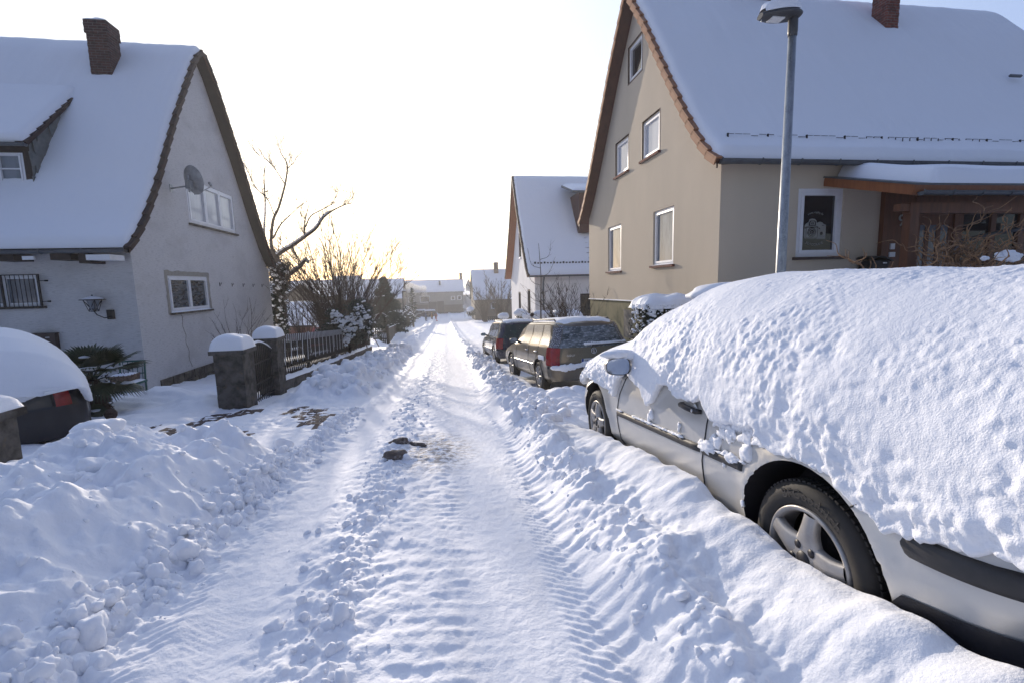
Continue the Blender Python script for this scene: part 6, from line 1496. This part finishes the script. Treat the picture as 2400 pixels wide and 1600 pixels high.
# bramble shrub by the far corner of the beige house, and a slim tree
fan_shrub('bare_shrub', 'dense bramble of dark arching stems at the far corner of the beige house', (4.55, 17.2, -1.0), 46, 3.1, 1.3, .018, 11, (-.1, 0), M_bark2, 51, .5, curve=.6)
fan_shrub('bare_shrub', 'thin wispy shrub with curved twigs against the beige gable', (4.9, 15.2, -.8), 9, 2.6, .9, .012, 6, (.1, -.1), M_bark, 52, .4, curve=.8)
st_ = thing('young_tree', 'slim young bare tree on a stake in front of the white house', 'tree', (3.75, 17.6, -1.2)); m = MB(); tw = MB(); rr = random.Random(3)
L_ = limb(m, [(3.75, 17.6, -1.4), (3.74, 17.6, .4), (3.77, 17.6, 1.6), (3.7, 17.6, 2.9)], .035, .008, 6); m.build('trunk', M_bark, st_)
for k in range(7): z = .3 + k * .33; sgn = -1 if k % 2 else 1; q = limb(tw, [(3.75, 17.6, z), (3.75 + sgn * .35, 17.6, z + .15), (3.75 + sgn * (.9 - k * .08), 17.5, z + .75)], .013, .004, 4); twigs(tw, q, .004, 5, .35, 1, .3, rr)
tw.build('branch', M_bark, st_)
fan_shrub('bare_tree', 'snowy forked orchard tree in the white garden before the far blue roof', (8.3, 66, -4.7), 16, 8.0, 3.0, .13, 16, (0, 0), M_bark2, 61, 1.6, 'tree')
fan_shrub('bare_tree', 'leaning bare tree left of the forked orchard tree before the far blue roof', (6.2, 70, -4.8), 12, 8.0, 2.6, .11, 14, (-.6, 0), M_bark2, 62, 1.5, 'tree')
fan_shrub('thicket', 'dark snow flecked bushes between orchard tree and white house', (10.2, 64, -4.7), 40, 3.8, 2.2, .04, 10, (0, 0), M_bark2, 63, .9)
# snowy potted things by the house wall, seen over the cars
rr = random.Random(12)
for i, (px, py, y, r_, lb) in enumerate(((1181, 742, 22, .26, 'leftmost small snow dome above the dark blue car roof'), (1220, 734, 21.5, .30, 'round shrub with snow crown and dark leaves above the blue car'), (1236, 742, 21, .22, 'low snow lump right of the round snowy shrub'), (1272, 740, 20, .34, 'wide flat snow dome between the two estate cars'))):
    c_ = at(px, py, y); t = thing('snowy_shrub', lb, 'shrub', (c_.x, y, c_.z - .6)); m = MB(); leafy(m, c_ - UZ * r_ * .5, r_ * .9, 200, .05, 0, (1, 1, 1), rr, .3); m.build('leaves', M_leafd, t)
    s_ = MB(); s_.blob(c_ + UZ * r_ * .1, r_, 3, .25, 1.5, (1.1 + .5 * (i == 3), 1, .62), 0, i); s_.build('shrub_snow', M_snow, t)
    m = MB(); m.lathe((c_.x, y, c_.z - r_ * 1.2 - .6), [(0, 0), (r_ * .6, 0), (r_ * .75, .6)], 10); m.build('pot', M_palmtr, t)
sp = thing('garden_broom', 'brown round headed broom on a stick standing behind the bronze car', 'broom', tuple(at(1246, 780, 15.2))); a = at(1247, 738, 15.2); b = at(1244, 790, 15.2)
m = MB(); m.tube([tuple(b), tuple(a)], .015, 5); m.build('stick', M_bark, sp); m = MB(); m.blob(a, .075, 2, .2, 2, (1, .7, 1)); m.build('broom_head', M_brownf, sp)
tb_ = thing('snowy_trailer', 'snow heaped trailer or bench behind the bronze car beneath the white house', 'trailer', (5.2, 21.5, -1.6)); a = at(1298, 742, 21.5); b = at(1366, 738, 21.5)
m = MB(); m.box((a.x, 21.5, a.z - 1.2), (b.x, 22.6, a.z - .08)); m.build('body', M_wood_d, tb_)
P = [[(a.x - .05 + (b.x - a.x + .1) * i / 30, 21.42 + 1.26 * j / 12, a.z - .09 + .34 * max(0, 1 - abs(2 * i / 30 - 1) ** 8) ** .5 * max(0, 1 - abs(2 * j / 12 - 1) ** 4) ** .5 * (1 + .3 * mnoise.noise(V(i * .3, j * .2, 7)))) for j in range(13)] for i in range(31)]
m = MB(); m.grid(P); m.build('load_snow', M_snow, tb_)

# ------------------------------------------------------------------ white house on the right, farther on
X2 = 5.0; HY0, HY1 = 25.0, 34.0
PR2 = [(24.6, 1.78), (25.2, 2.3), (26.2, 3.5), (27.6, 5.35), (29.3, 8.05)] ; PR2 = [(a, b) for a, b in PR2] + [(58.6 - a, b) for a, b in PR2[-2::-1]]
h2 = thing('white_house', 'white rendered house with a steep snowy roof and brown soffit beyond the beige house', 'house', (X2, HY0, -2))
wl = MB(); gab = [(HY0, -3), (HY1, -3.5), (HY1, 1.9)] + [(a, b - .12) for a, b in PR2[::-1] if HY0 + .1 < a < HY1 - .1] + [(HY0, 1.9)]
h2h = [(26.4, -.75, .95, 1.75), (29.8, -.95, .95, 1.75), (26.9, 3.0, .85, 1.6), (29.3, 3.0, .85, 1.6), (28.2, 5.7, .6, .7)]
wall_face(wl, (X2, 0, 0), UY, -UX, gab, h2h, .16); wall_face(wl, (0, HY0, 0), UX, -UY, [(X2, -3), (16, -3), (16, 1.9), (X2, 1.9)], [(7.6, -.55, 1.5, 1.25)], .16); wl.box((X2 + .4, HY0 + .4, -3), (15.9, HY1 - .3, 1.7)); wl.build('wall', M_plast_w, h2)
for q in h2h: window(h2, (X2, 0, 0), UY, -UX, *q, 1, .12, .06, M_brownf, M_gl_dark, M_plast_w, .12)
window(h2, (0, HY0, 0), UX, -UY, 7.6, -.55, 1.5, 1.25, 2, .12, .06, M_brownf, M_gl_dark, None, 0)
r2, s2 = roof(h2, 4.55, 16.4, PR2, .12, .1, M_tile_d, M_tile_d, M_wood_o, .4, step=.3, seed=14, nx=50, snowth=.18)
gutter(h2, 4.6, 16.4, 24.55, 1.75, .07)
m = MB(); 
for i in range(60): m.box((5.0 + i * .18, 25.05, 2.42), (5.1 + i * .18, 25.08, 2.50 if i % 3 else 2.53))
m.build('snow_guard', M_iron, r2)
m = MB(); m.tube([(5.45, 24.6, 1.7), (5.45, 24.85, 1.4), (5.45, 24.9, -2)], .05, 8); m.build('downpipe', M_zinc, h2)
a = at(1345, 462, 27.3)
m = MB(); m.box((a.x, 26.2, a.z - 2.2), (a.x + 6, 29, a.z + .1)); do_ = m.build('dormer', M_wood_r, r2)
m = MB(); m.obox((a.x - .5, 25.9, a.z - .02), UX, V(0, .95, .3), V(0, -.3, .95), (0, 0, 0), (7, 2.6, .12)); dr_ = m.build('dormer_roof', M_zinc, do_)
P = [[tuple(V(a.x - .45 + 6.5 * i, 25.95, a.z + .11) + V(0, .95, .3) * (2.5 * j) + V(0, -.3, .95) * .14 * min(1, i * 30) * min(1, j * 14)) for j in np.linspace(0, 1, 20)] for i in np.linspace(0, 1, 30)]
m = MB(); m.grid(P); m.build('dormer_snow', M_snowroof, do_)
m = MB()
for i in range(14): z = a.z - .25 - i * .30; y = 26.2; x = at(1362 + i * 1.1, 480 + i * 9, 25.6).x; yy = float(np.interp(z, [p_[1] for p_ in PR2[:5]], [p_[0] for p_ in PR2[:5]])); m.box((x, yy - .12, z), (x + 1.2, yy + .2, z + .14))
m.build('bare_tile', M_wood_r, r2)

# ------------------------------------------------------------------ far buildings
def simple_house(name, label, x0, x1, y0, y1, zb, ze, zr, wm, rm=None, axis='x', wins=(), chim=None, oh=.35, slab=M_tile_d, snow=.2):
    """gabled house; axis = direction of the ridge"""
    h = thing(name, label, 'house' if 'barn' not in name else 'barn', (x0, y0, zb)); w_ = MB()
    if axis == 'x':
        ym = (y0 + y1) / 2
        for x, N in ((x0, -UX), (x1, UX)): wall_face(w_, (x, 0, 0), UY, N, [(y0, zb), (y1, zb), (y1, ze), (ym, zr - .15), (y0, ze)], [q[1:] for q in wins if q[0] == ('l' if N.x < 0 else 'r')], .15)
        wall_face(w_, (0, y0, 0), UX, -UY, [(x0, zb), (x1, zb), (x1, ze), (x0, ze)], [q[1:] for q in wins if q[0] == 'f'], .15); w_.box((x0 + .4, y0 + .4, zb), (x1 - .4, y1 - .3, ze))
        prof_ = [(y0 - oh, ze - oh * (zr - ze) / (ym - y0)), (ym, zr), (y1 + oh, ze - oh * (zr - ze) / (ym - y0))]
        ro_, s_ = roof(h, x0 - oh, x1 + oh, prof_, .12, .1, slab, slab, slab, .5, step=.5, seed=x0, verge=False, nx=40, snowth=snow)
    else:
        xm = (x0 + x1) / 2
        wall_face(w_, (0, y0, 0), UX, -UY, [(x0, zb), (x1, zb), (x1, ze), (xm, zr - .15), (x0, ze)], [q[1:] for q in wins if q[0] == 'f'], .15)
        wall_face(w_, (x1, 0, 0), UY, UX, [(y0, zb), (y1, zb), (y1, ze), (y0, ze)], [], .15); wall_face(w_, (x0, 0, 0), UY, -UX, [(y0, zb), (y1, zb), (y1, ze), (y0, ze)], [], .15); w_.box((x0 + .4, y0 + .4, zb), (x1 - .4, y1 - .3, ze))
        m = MB(); sn = MB(); k = (zr - ze) / (xm - x0)
        for sg in (-1, 1):
            e = xm + sg * (xm - x0 + oh); z_ = ze - oh * k
            m.add([(xm, y0 - oh, zr), (e, y0 - oh, z_), (e, y1 + oh, z_), (xm, y1 + oh, zr), (xm, y0 - oh, zr - .15), (e, y0 - oh, z_ - .15), (e, y1 + oh, z_ - .15), (xm, y1 + oh, zr - .15)], [(0, 1, 2, 3), (0, 4, 5, 1), (1, 5, 6, 2), (4, 7, 6, 5)])
            sn.add([(xm, y0 - oh, zr + snow), (e + sg * .0, y0 - oh, z_ + snow * .9), (e, y1 + oh, z_ + snow * .9), (xm, y1 + oh, zr + snow), (xm, y0 - oh, zr + .01), (e, y0 - oh, z_ + .01), (e, y1 + oh, z_ + .01)], [(0, 1, 2, 3), (0, 4, 5, 1), (1, 5, 6, 2)])
        ro_ = m.build('roof', slab, h); sn.build('roof_snow', M_snowroof, ro_)
    w_.build('wall', wm, h)
    for q in wins:
        if q[0] == 'f': window(h, (0, y0, 0), UX, -UY, *q[1:], 1, .12, .09, M_white, M_gl_dark, None, .0)
        elif q[0] == 'l': window(h, (x0, 0, 0), UY, -UX, *q[1:], 1, .12, .09, M_white, M_gl_dark, None, 0)
        else: window(h, (x1, 0, 0), UY, UX, *q[1:], 1, .12, .09, M_white, M_gl_dark, None, 0)
    if chim: chimney(ro_, *chim, M_brick, .15)
    return h, ro_
zf = -5.5
# long barn closing the street
def X(px, y): return at(px, 700, y).x
def Z(px, py, y): return at(px, py, y).z
YB = 112
xb0, xb1 = X(925, YB), X(1086, YB); zeB_, zrB = Z(1000, 684, YB), Z(1000, 660, YB)
bh, br = simple_house('barn', 'long grey clad barn with a wide snowy roof closing the far end of the street', xb0, xb1, YB, YB + 9, zf - .3, zeB_, zrB + .4, M_clad, None, 'x',
    [('f', X(1057, YB), Z(1057, 704, YB), 1.0, 1.0), ('f', X(1072, YB), Z(1072, 703, YB), 1.0, 1.0), ('f', X(984, YB), Z(984, 710, YB), 2.4, 1.6), ('f', X(957, YB), Z(957, 710, YB), 1.4, 1.4)], (X(1080, YB), X(1087, YB), YB + 4, YB + 4.8, zrB - 1, zrB + 1.9), .3)
m = MB(); m.box((X(1030, YB), YB - .03, zf), (X(1086, YB), YB - .001, Z(1040, 715, YB))); m.box((X(930, YB), YB - .03, zf), (X(1003, YB), YB - .001, Z(960, 716, YB))); m.build('masonry_base', M_barnlow, bh)
m = MB(); m.box((X(1004, YB), YB - .06, zf), (X(1023, YB), YB - .031, Z(1010, 708, YB))); m.box((X(1024, YB), YB - .10, zf), (X(1040, YB), YB - .031, Z(1010, 707, YB))); m.build('barn_door', M_cladd, bh)
m = MB(); m.box((X(1030, YB), YB + 1.5, zrB - 1.0), (X(1034, YB), YB + 2.2, zrB + .1)); m.build('roof_vent', M_zinc, br)
wx0, wx1 = X(1082, 118), X(1116, 118)
simple_house('far_house', 'pale far house showing its gable end just right of the long barn', wx0, wx1, 118, 132, zf - .3, Z(1095, 694, 118), Z(1098, 655, 118), M_plast_w, None, 'y', [('f', X(1093, 118), Z(1095, 682, 118), .9, 1.2), ('f', X(1099, 118), Z(1095, 682, 118), .9, 1.2), ('f', X(1091, 118), Z(1095, 704, 118), 1.0, 1.3)], None, .5)
bx0, bx1 = X(1112, 78), X(1225, 78)
simple_house('far_house', 'house with a tall blue shaded snow roof and small chimney behind the orchard trees', bx0, bx1, 78, 88, -5.3, Z(1150, 700, 78), Z(1150, 627, 78) - .3, M_brownh, None, 'x', [('f', X(1150, 78), Z(1150, 725, 78), 1.2, 1.2)], (X(1163, 80), X(1173, 80), 82, 82.8, 3.2, 5.1), .2)
m = MB()
dfn = thing('rail_fence', 'dark wooden rail fence in front of the blue roofed far house', 'fence', (X(1128, 74), 74, -5)); 
for i in range(24): x = X(1128, 74) + i * .32; m.box((x, 74, -5.1), (x + .22, 74.05, -3.9))
for i in range(3): m.box((X(1128, 74), 73.95, -4.8 + i * .4), (X(1128, 74) + 8, 74.0, -4.7 + i * .4))
m.build('rails', M_wood_d, dfn)
# long white roofs behind the shrubs on the left
y = 95
simple_house('far_house', 'long low building whose pale roof runs behind the fan shrub', X(600, y), X(940, y), y, y + 12, -5.5, Z(800, 702, y), Z(800, 655, y), M_brownh, None, 'x', [], None, .3)
simple_house('far_house', 'far building with a raised pale roof ridge above the long low roof', X(775, 104), X(835, 104), 104, 116, -5.5, Z(800, 690, 104), Z(800, 646, 104), M_brownh, None, 'x', [], None, .3)
y = 46
simple_house('brown_house', 'small brown gabled house with snow roof behind the ivy tree', X(676, y), X(742, y), y, y + 9, -4, Z(700, 690, y), Z(708, 665, y), M_brownh, None, 'y', [], None, .4, snow=.16)
y = 34
rs_, rr_ = simple_house('brick_shed', 'low red brick shed with a deep snow roof behind the ivy tree', X(655, y), X(752, y), y, y + 6, -3.4, Z(720, 756, y), Z(720, 716, y) + .1, M_brick2, None, 'x', [], None, .4, snow=.24); rs_['category'] = 'shed'
# parked red car behind the fence and two cars by the barn
PR_ = dict(PG); PR_.update(spokes=7)
rc, RB_, _ = make_car(PR_, 'parked_car', 'red car with snow on its roof parked behind the lattice fence', 'car', (-6.6, 26.4, float(prof(26)) - .05), .25, -.03, M_redc, far=True)
dress(rc, RB_, PR_, M_frost, M_frost, M_redc, None, None, dusty=False, roofsnow=.09, rail=False)
for i, (px, y, c, lb) in enumerate(((1000, 96, M_blue, 'dark far car parked sideways just behind the people'), (978, 99, M_galv, 'grey far car parked left of the dark one by the barn'))):
    fc, FB, _ = make_car(PK, 'parked_car', lb, 'car', (X(px, y) + 2, y, float(prof(y)) + .05), PI / 2, 0, c, far=True); dress(fc, FB, PK, M_gl_dark, M_gl_dark, c, None, None, dusty=False, roofsnow=.16, rail=False)
# snowy hedge lump and sign at the right end of the street
t = thing('snowy_shrub', 'round snow covered hedge at the far right bend of the street', 'shrub', tuple(at(1104, 735, 74))); c_ = at(1104, 727, 74); m = MB(); leafy(m, c_ - UZ * .4, .8, 500, .12, 0, (1, 1, .9), rr, .4); m.build('leaves', M_leafd, t); m = MB(); m.blob(c_ + V(-.1, 0, .05), .62, 3, .2, 2, (1, 1, .8)); m.build('shrub_snow', M_snow, t)
t = thing('road_sign', 'small white road sign beside the far end of the street', 'sign', tuple(at(1089, 735, 92))); c_ = at(1089, 722, 92); m = MB(); m.box((c_.x - .35, 92, c_.z - .1), (c_.x + .35, 92.04, c_.z + .6)); m.build('sign_plate', M_plate, t); m = MB(); m.tube([(c_.x, 92.06, -5.6), (c_.x, 92.06, c_.z + .5)], .04, 6); m.build('post', M_galv, t)
# low walls of the garden on the right
t = thing('garden_wall', 'low snow capped garden wall at the edge of the white lawn', 'wall', (X(1150, 50), 50, -3.8)); m = MB(); xg0 = X(1150, 50); m.box((xg0, 50, -4.6), (xg0 + 7, 50.25, -3.12)); m.build('masonry', M_stone, t); snow_cap(xg0 - .05, xg0 + 7, 49.95, 50.3, -3.12, .22, 'wall_snow', t, 20, 10)

# ------------------------------------------------------------------ people with sledges
def person(label, px, y, H, coat, legs, arm=0, seed=0):
    p0 = at(px, 740, y); z0 = float(prof(y)) + .02; t = thing('person', label, 'person', (p0.x, y, z0))
    me = bpy.data.meshes.new('body'); k = H / 1.7
    J = [(0, 0, .92), (0, 0, 1.2), (0, 0, 1.42), (0, 0, 1.50), (0, -.01, 1.62), (-.19, 0, 1.38), (-.26, -.05, 1.12), (-.24, -.18, .92), (.19, 0, 1.38), (.27, .02, 1.10), (.27, -.08 - arm * .1, .88), (-.10, .06, .50), (-.11, .12, .06), (-.11, -.04, .03), (.10, -.10, .50), (.11, -.12, .06), (.11, -.26, .03)]
    E = [(0, 1), (1, 2), (2, 3), (3, 4), (2, 5), (5, 6), (6, 7), (2, 8), (8, 9), (9, 10), (0, 11), (11, 12), (12, 13), (0, 14), (14, 15), (15, 16)]
    R = [.17, .17, .16, .06, .105, .08, .065, .045, .08, .065, .045, .09, .06, .05, .09, .06, .05]
    me.from_pydata([(a * k, b * k, c * k) for a, b, c in J], E, []); o = bpy.data.objects.new('body', me); COL.objects.link(o)
    sk = o.modifiers.new('s', 'SKIN'); 
    for v, r_ in zip(me.skin_vertices[0].data if me.skin_vertices else [], R): v.radius = (r_ * k, r_ * k)
    if not me.skin_vertices: pass
    sb = o.modifiers.new('d', 'SUBSURF'); sb.levels = 1
    dg = bpy.context.evaluated_depsgraph_get(); nm_ = bpy.data.meshes.new_from_object(o.evaluated_get(dg)); bpy.data.objects.remove(o)
    nm_.materials.clear(); nm_.materials.append(legs); ob = bpy.data.objects.new('body', nm_); COL.objects.link(ob); ob.parent = t
    m = MB(); m.lathe((0, 0, .80 * k), [(.20 * k, 0), (.215 * k, .2 * k), (.20 * k, .5 * k), (.12 * k, .66 * k), (.07 * k, .70 * k)], 14); m.build('coat', coat, t, local=True)
    m = MB(); m.blob((0, 0, 1.66 * k), .115 * k, 2, .1, 1, (1, 1, .9)); m.build('hat', coat, t, local=True)
    return t
M_c1, M_c2, M_c3, M_tr = pmat('blue grey coat', (.09, .12, .2)), pmat('ochre coat', (.35, .17, .05)), pmat('dark brown coat', (.06, .035, .035)), pmat('dark trousers', (.04, .04, .06))
M_sb, M_sr = pmat('blue plastic', (.04, .07, .5)), pmat('bright red cloth', (.6, .05, .05))
person('person in a blue grey coat standing left beside a blue sledge', 998, 86, 1.62, M_c1, M_tr)
person('person in an ochre coat standing in the middle of the far street', 1012, 84, 1.55, M_c2, M_tr, 1)
person('person in a dark jacket with bright red snow trousers', 1021.5, 86, 1.40, M_c3, M_sr)
def sled(label, px, y, m1):
    p = at(px, 752, y); z = float(prof(y)) + .05; t = thing('sledge', label, 'sledge', (p.x, y, z)); t.scale = (.7, .7, .7); m = MB()
    rows = [[(-.25 + .5 * j / 8, -.45 + .9 * i / 10, .10 * abs(j - 4) / 4 + .18 * max(0, i / 10 - .8) * 5 * .3) for j in range(9)] for i in range(11)]; m.grid(rows); m.grid([[(a, b, c - .03) for a, b, c in r] for r in rows], flip=True); m.build('shell', m1, t, local=True)
    m = MB(); m.tube([(0, -.45, .1), (0, -.9, .3)], .012, 4); m.build('cord', M_iron, t, local=True)
sled('blue plastic sledge in the snow beside the blue grey coat', 1002, 84.5, M_sb)
sled('red sledge beside the person in red snow trousers', 1024, 84, M_sr)
# ------------------------------------------------------------------ dirty clods and loose snow
for i, (px, py, r_, lb, seq) in enumerate(((926, 1082, .085, 'single fist sized brown clod on the road, the nearer one', 1), (938, 1046, .07, 'broken brown clod with crumbs on the road, the farther one', 5))):
    y = 4.42 if i == 0 else 5.0; c_ = at(px, py, y); z = G1(c_.x, y); t = thing('dirty_clod', lb, 'clod', (c_.x, y, z)); m = MB(); m.blob((c_.x, y, z + .03), r_, 4, .7, 1.6, (1.25, .8, .62), 0, 3 + i)
    m.build('lump', M_clod, t)
    if i: 
        for k in range(9): x = c_.x + .07 + k * .024; m = MB(); m.blob((x, y - .02 * k * .5 + .03 * random.random(), G1(x, y) + .012), .03 * random.uniform(.5, 1.1), 2, .6, 2, (1.2, .9, .7), 0, k); m.build('crumb', M_clod, t)
pcs = MB(); rr = random.Random(99)
def drop(x, y, r, sq=None, sub=2, amp=.5, sink=.3):
    z = G1(x, y); pcs.blob((x, y, z + r * (1 - sink) * .8), r, sub, amp, 1.3, sq or (rr.uniform(.8, 1.3), rr.uniform(.8, 1.2), rr.uniform(.6, .9)), 0, rr.randint(0, 9999))
X_, Y_, R_ = [], [], []
cand = []
for i in range(520):      # clumps between the tracks
    y = 1.2 + 7.5 * rr.random() ** 1.7; cand.append((-.60 + rr.gauss(0, .13), y, .005 + .026 * rr.random() ** 4))
for i in range(950):     # along the foot of the mound
    y = 1.2 + 6.5 * rr.random() ** 1.5; cand.append((-1.50 + rr.gauss(0, .09) - .06 * rr.random(), y, .006 + .040 * rr.random() ** 4))
for i in range(120):      # crumbs on the mound
    cand.append((-1.75 - 1.2 * rr.random(), 1.2 + 4.0 * rr.random(), .012 + .045 * rr.random() ** 3))
for i in range(140): cand.append((.72 + .30 * rr.random(), 1.0 + 4.5 * rr.random(), .008 + .02 * rr.random() ** 2))
for i in range(320): cand.append((-1.6 - rr.random() * 1.2, 9.0 + 14 * rr.random(), .05 + .12 * rr.random() ** 2))
for i in range(260): cand.append((.8 + rr.random() * .7, 5 + 14 * rr.random(), .03 + .08 * rr.random() ** 2))
cx_ = np.array([c[0] for c in cand]); cy_ = np.array([c[1] for c in cand]); cz_ = gh(cx_, cy_)
def chunkpiece(c, r, sub):
    vs, fs = ICO[sub]; e = rr.uniform(1.9, 3.4); rt = Euler((rr.uniform(0, 6), rr.uniform(0, 6), rr.uniform(0, 6))).to_matrix(); sq = V(rr.uniform(.7, 1.3), rr.uniform(.7, 1.2), rr.uniform(.6, 1)); sd = V(rr.uniform(0, 99), 0, 0); out = []
    for p in vs:
        k = (abs(p.x) ** e + abs(p.y) ** e + abs(p.z) ** e) ** (-1 / e); q = p * (k * (1 + .35 * mnoise.noise(p * 1.6 + sd)))
        out.append(tuple(Vector(c) + rt @ V(q.x * sq.x, q.y * sq.y, q.z * sq.z) * r))
    pcs.add(out, fs, 0, True)
for (x, y, r), z in zip(cand, cz_): chunkpiece((x, y, z + r * .12), r, 3 if r > .03 and y < 4 else 2 if r > .018 and y < 7 else 1)
po_ = pcs.build('snow_clumps', M_snow); tag(po_, 'loose white snow clumps scattered along wheel tracks and ploughed banks', 'snow clumps', kind='stuff')
bigs = [(-2.72, 3.62, .17, 'big wedge shaped snow block on the crest of the left mound'), (-2.55, 3.15, .14, 'flat snow block lying left on the mound crest'), (-1.72, 5.1, .12, 'upright snow block at the right end of the mound'), (-1.42, 2.62, .085, 'angular snow block at the foot of the mound'), (-.52, 1.95, .045, 'round snowball between the wheel tracks'), (-1.45, 1.95, .08, 'oval snow block by the left wheel track')]
bigs[0] = (-2.75, 3.95, .12, bigs[0][3]); bigs[1] = (-2.30, 3.2, .06, bigs[1][3]); bigs[2] = (-1.75, 4.9, .10, bigs[2][3]); bigs[3] = (-1.50, 2.62, .06, bigs[3][3]); bigs[5] = (-1.50, 1.95, .055, bigs[5][3])
for i, (x, y, r, lb) in enumerate(bigs):
    m = MB(); z = G1(x, y); 
    vs, fs = ICO[4]; k = []
    for p in vs:
        q = Vector(p); e = 5.; s_ = (abs(q.x) ** e + abs(q.y) ** e + abs(q.z) ** e) ** (-1 / e) if i != 4 else 1
        q = q * (1 + (s_ - 1) * .75); q *= 1 + .22 * mnoise.noise(q * 1.4 + V(i * 5, 0, 0)) + .05 * mnoise.noise(q * 5); k.append(q)
    rt = Euler((.3 * i, .25 * i, i * 1.1)).to_matrix(); k = [Vector((x, y, z + r * .5)) + rt @ V(q.x * r * 1.2, q.y * r, q.z * r * .8) for q in k]
    m.add(k, fs, 0, True); o = m.build('snow_block', M_snow); tag(o, lb, 'snow block')

# ------------------------------------------------------------------ chimney steam drifting before the barn
m = MB(); rr = random.Random(2)
for px, py, r_ in ((955, 686, 1.3), (962, 678, 1.2), (970, 681, 1.0), (976, 677, 1.1), (984, 683, .9), (990, 676, .9), (994, 688, .7), (950, 692, 1.0)):
    for k in range(4): m.blob(at(px + rr.gauss(0, 2.5), py + rr.gauss(0, 2), 104), r_ * rr.uniform(.4, .9), 3, .6, 1.6, (1, 1, .8), 0, rr.randint(0, 999))
sm_o = m.build('steam', None); sm_o['kind'] = 'stuff'; sm_o['label'] = 'small sunlit puffs of white steam drifting in front of the long barn roof'; sm_o['category'] = 'steam'
vm_ = bpy.data.materials.new('steam'); vm_.use_nodes = True; vn = vm_.node_tree; vn.nodes.remove(vn.nodes['Principled BSDF'])
v_ = vn.nodes.new('ShaderNodeVolumePrincipled'); v_.inputs['Density'].default_value = 1.3; v_.inputs['Color'].default_value = (1, .98, .95, 1); v_.inputs['Anisotropy'].default_value = .3
vn.links.new(v_.outputs[0], vn.nodes['Material Output'].inputs['Volume']); sm_o.data.materials.clear(); sm_o.data.materials.append(vm_)
# ------------------------------------------------------------------ winter air
m = MB(); m.box((-150, -16, -9), (150, 150, 16)); hz_ = m.build('haze', None); hz_['kind'] = 'stuff'; hz_['label'] = 'pale cold haze filling the street and brightening towards the low sun'; hz_['category'] = 'haze'
hm = bpy.data.materials.new('haze'); hm.use_nodes = True; hn = hm.node_tree; hn.nodes.remove(hn.nodes['Principled BSDF'])
pv_ = hn.nodes.new('ShaderNodeVolumePrincipled'); pv_.inputs['Color'].default_value = (.92, .94, 1, 1); pv_.inputs['Density'].default_value = .0013; pv_.inputs['Anisotropy'].default_value = .55
hn.links.new(pv_.outputs[0], hn.nodes['Material Output'].inputs['Volume']); hz_.data.materials.clear(); hz_.data.materials.append(hm)
scn.cycles.volume_bounces = 0

# repeats share a group
GRP = {'people with sledges in the far street': lambda o: o['category'] == 'person', 'sledges in the far street': lambda o: o['category'] == 'sledge',
       'snow blocks on the ploughed bank': lambda o: o['category'] == 'snow block', 'cars parked along the right kerb': lambda o: o['category'] == 'car' and 1.5 < o.location.x < 3.2 and o.location.y < 20,
       'cars parked before the barn': lambda o: o['category'] == 'car' and o.location.y > 80, 'snowy shrubs over the board fence': lambda o: o.name.startswith('evergreen_shrub') and o.location.y > 40,
       'dirty clods on the road': lambda o: o['category'] == 'clod', 'small snowy shrubs behind the parked cars': lambda o: o.name.startswith('snowy_shrub') and o.location.y < 30,
       'houses at the far end of the street': lambda o: o.name.startswith('far_house'), 'clipped hedges by the beige house': lambda o: o['category'] == 'hedge', 'bare orchard trees': lambda o: o.name.startswith('bare_tree') and o.location.y > 60}
for o in list(COL.objects):
    if o.parent is None and o.get('category') and not o.get('group'):
        for g, f in GRP.items():
            if f(o): o['group'] = g
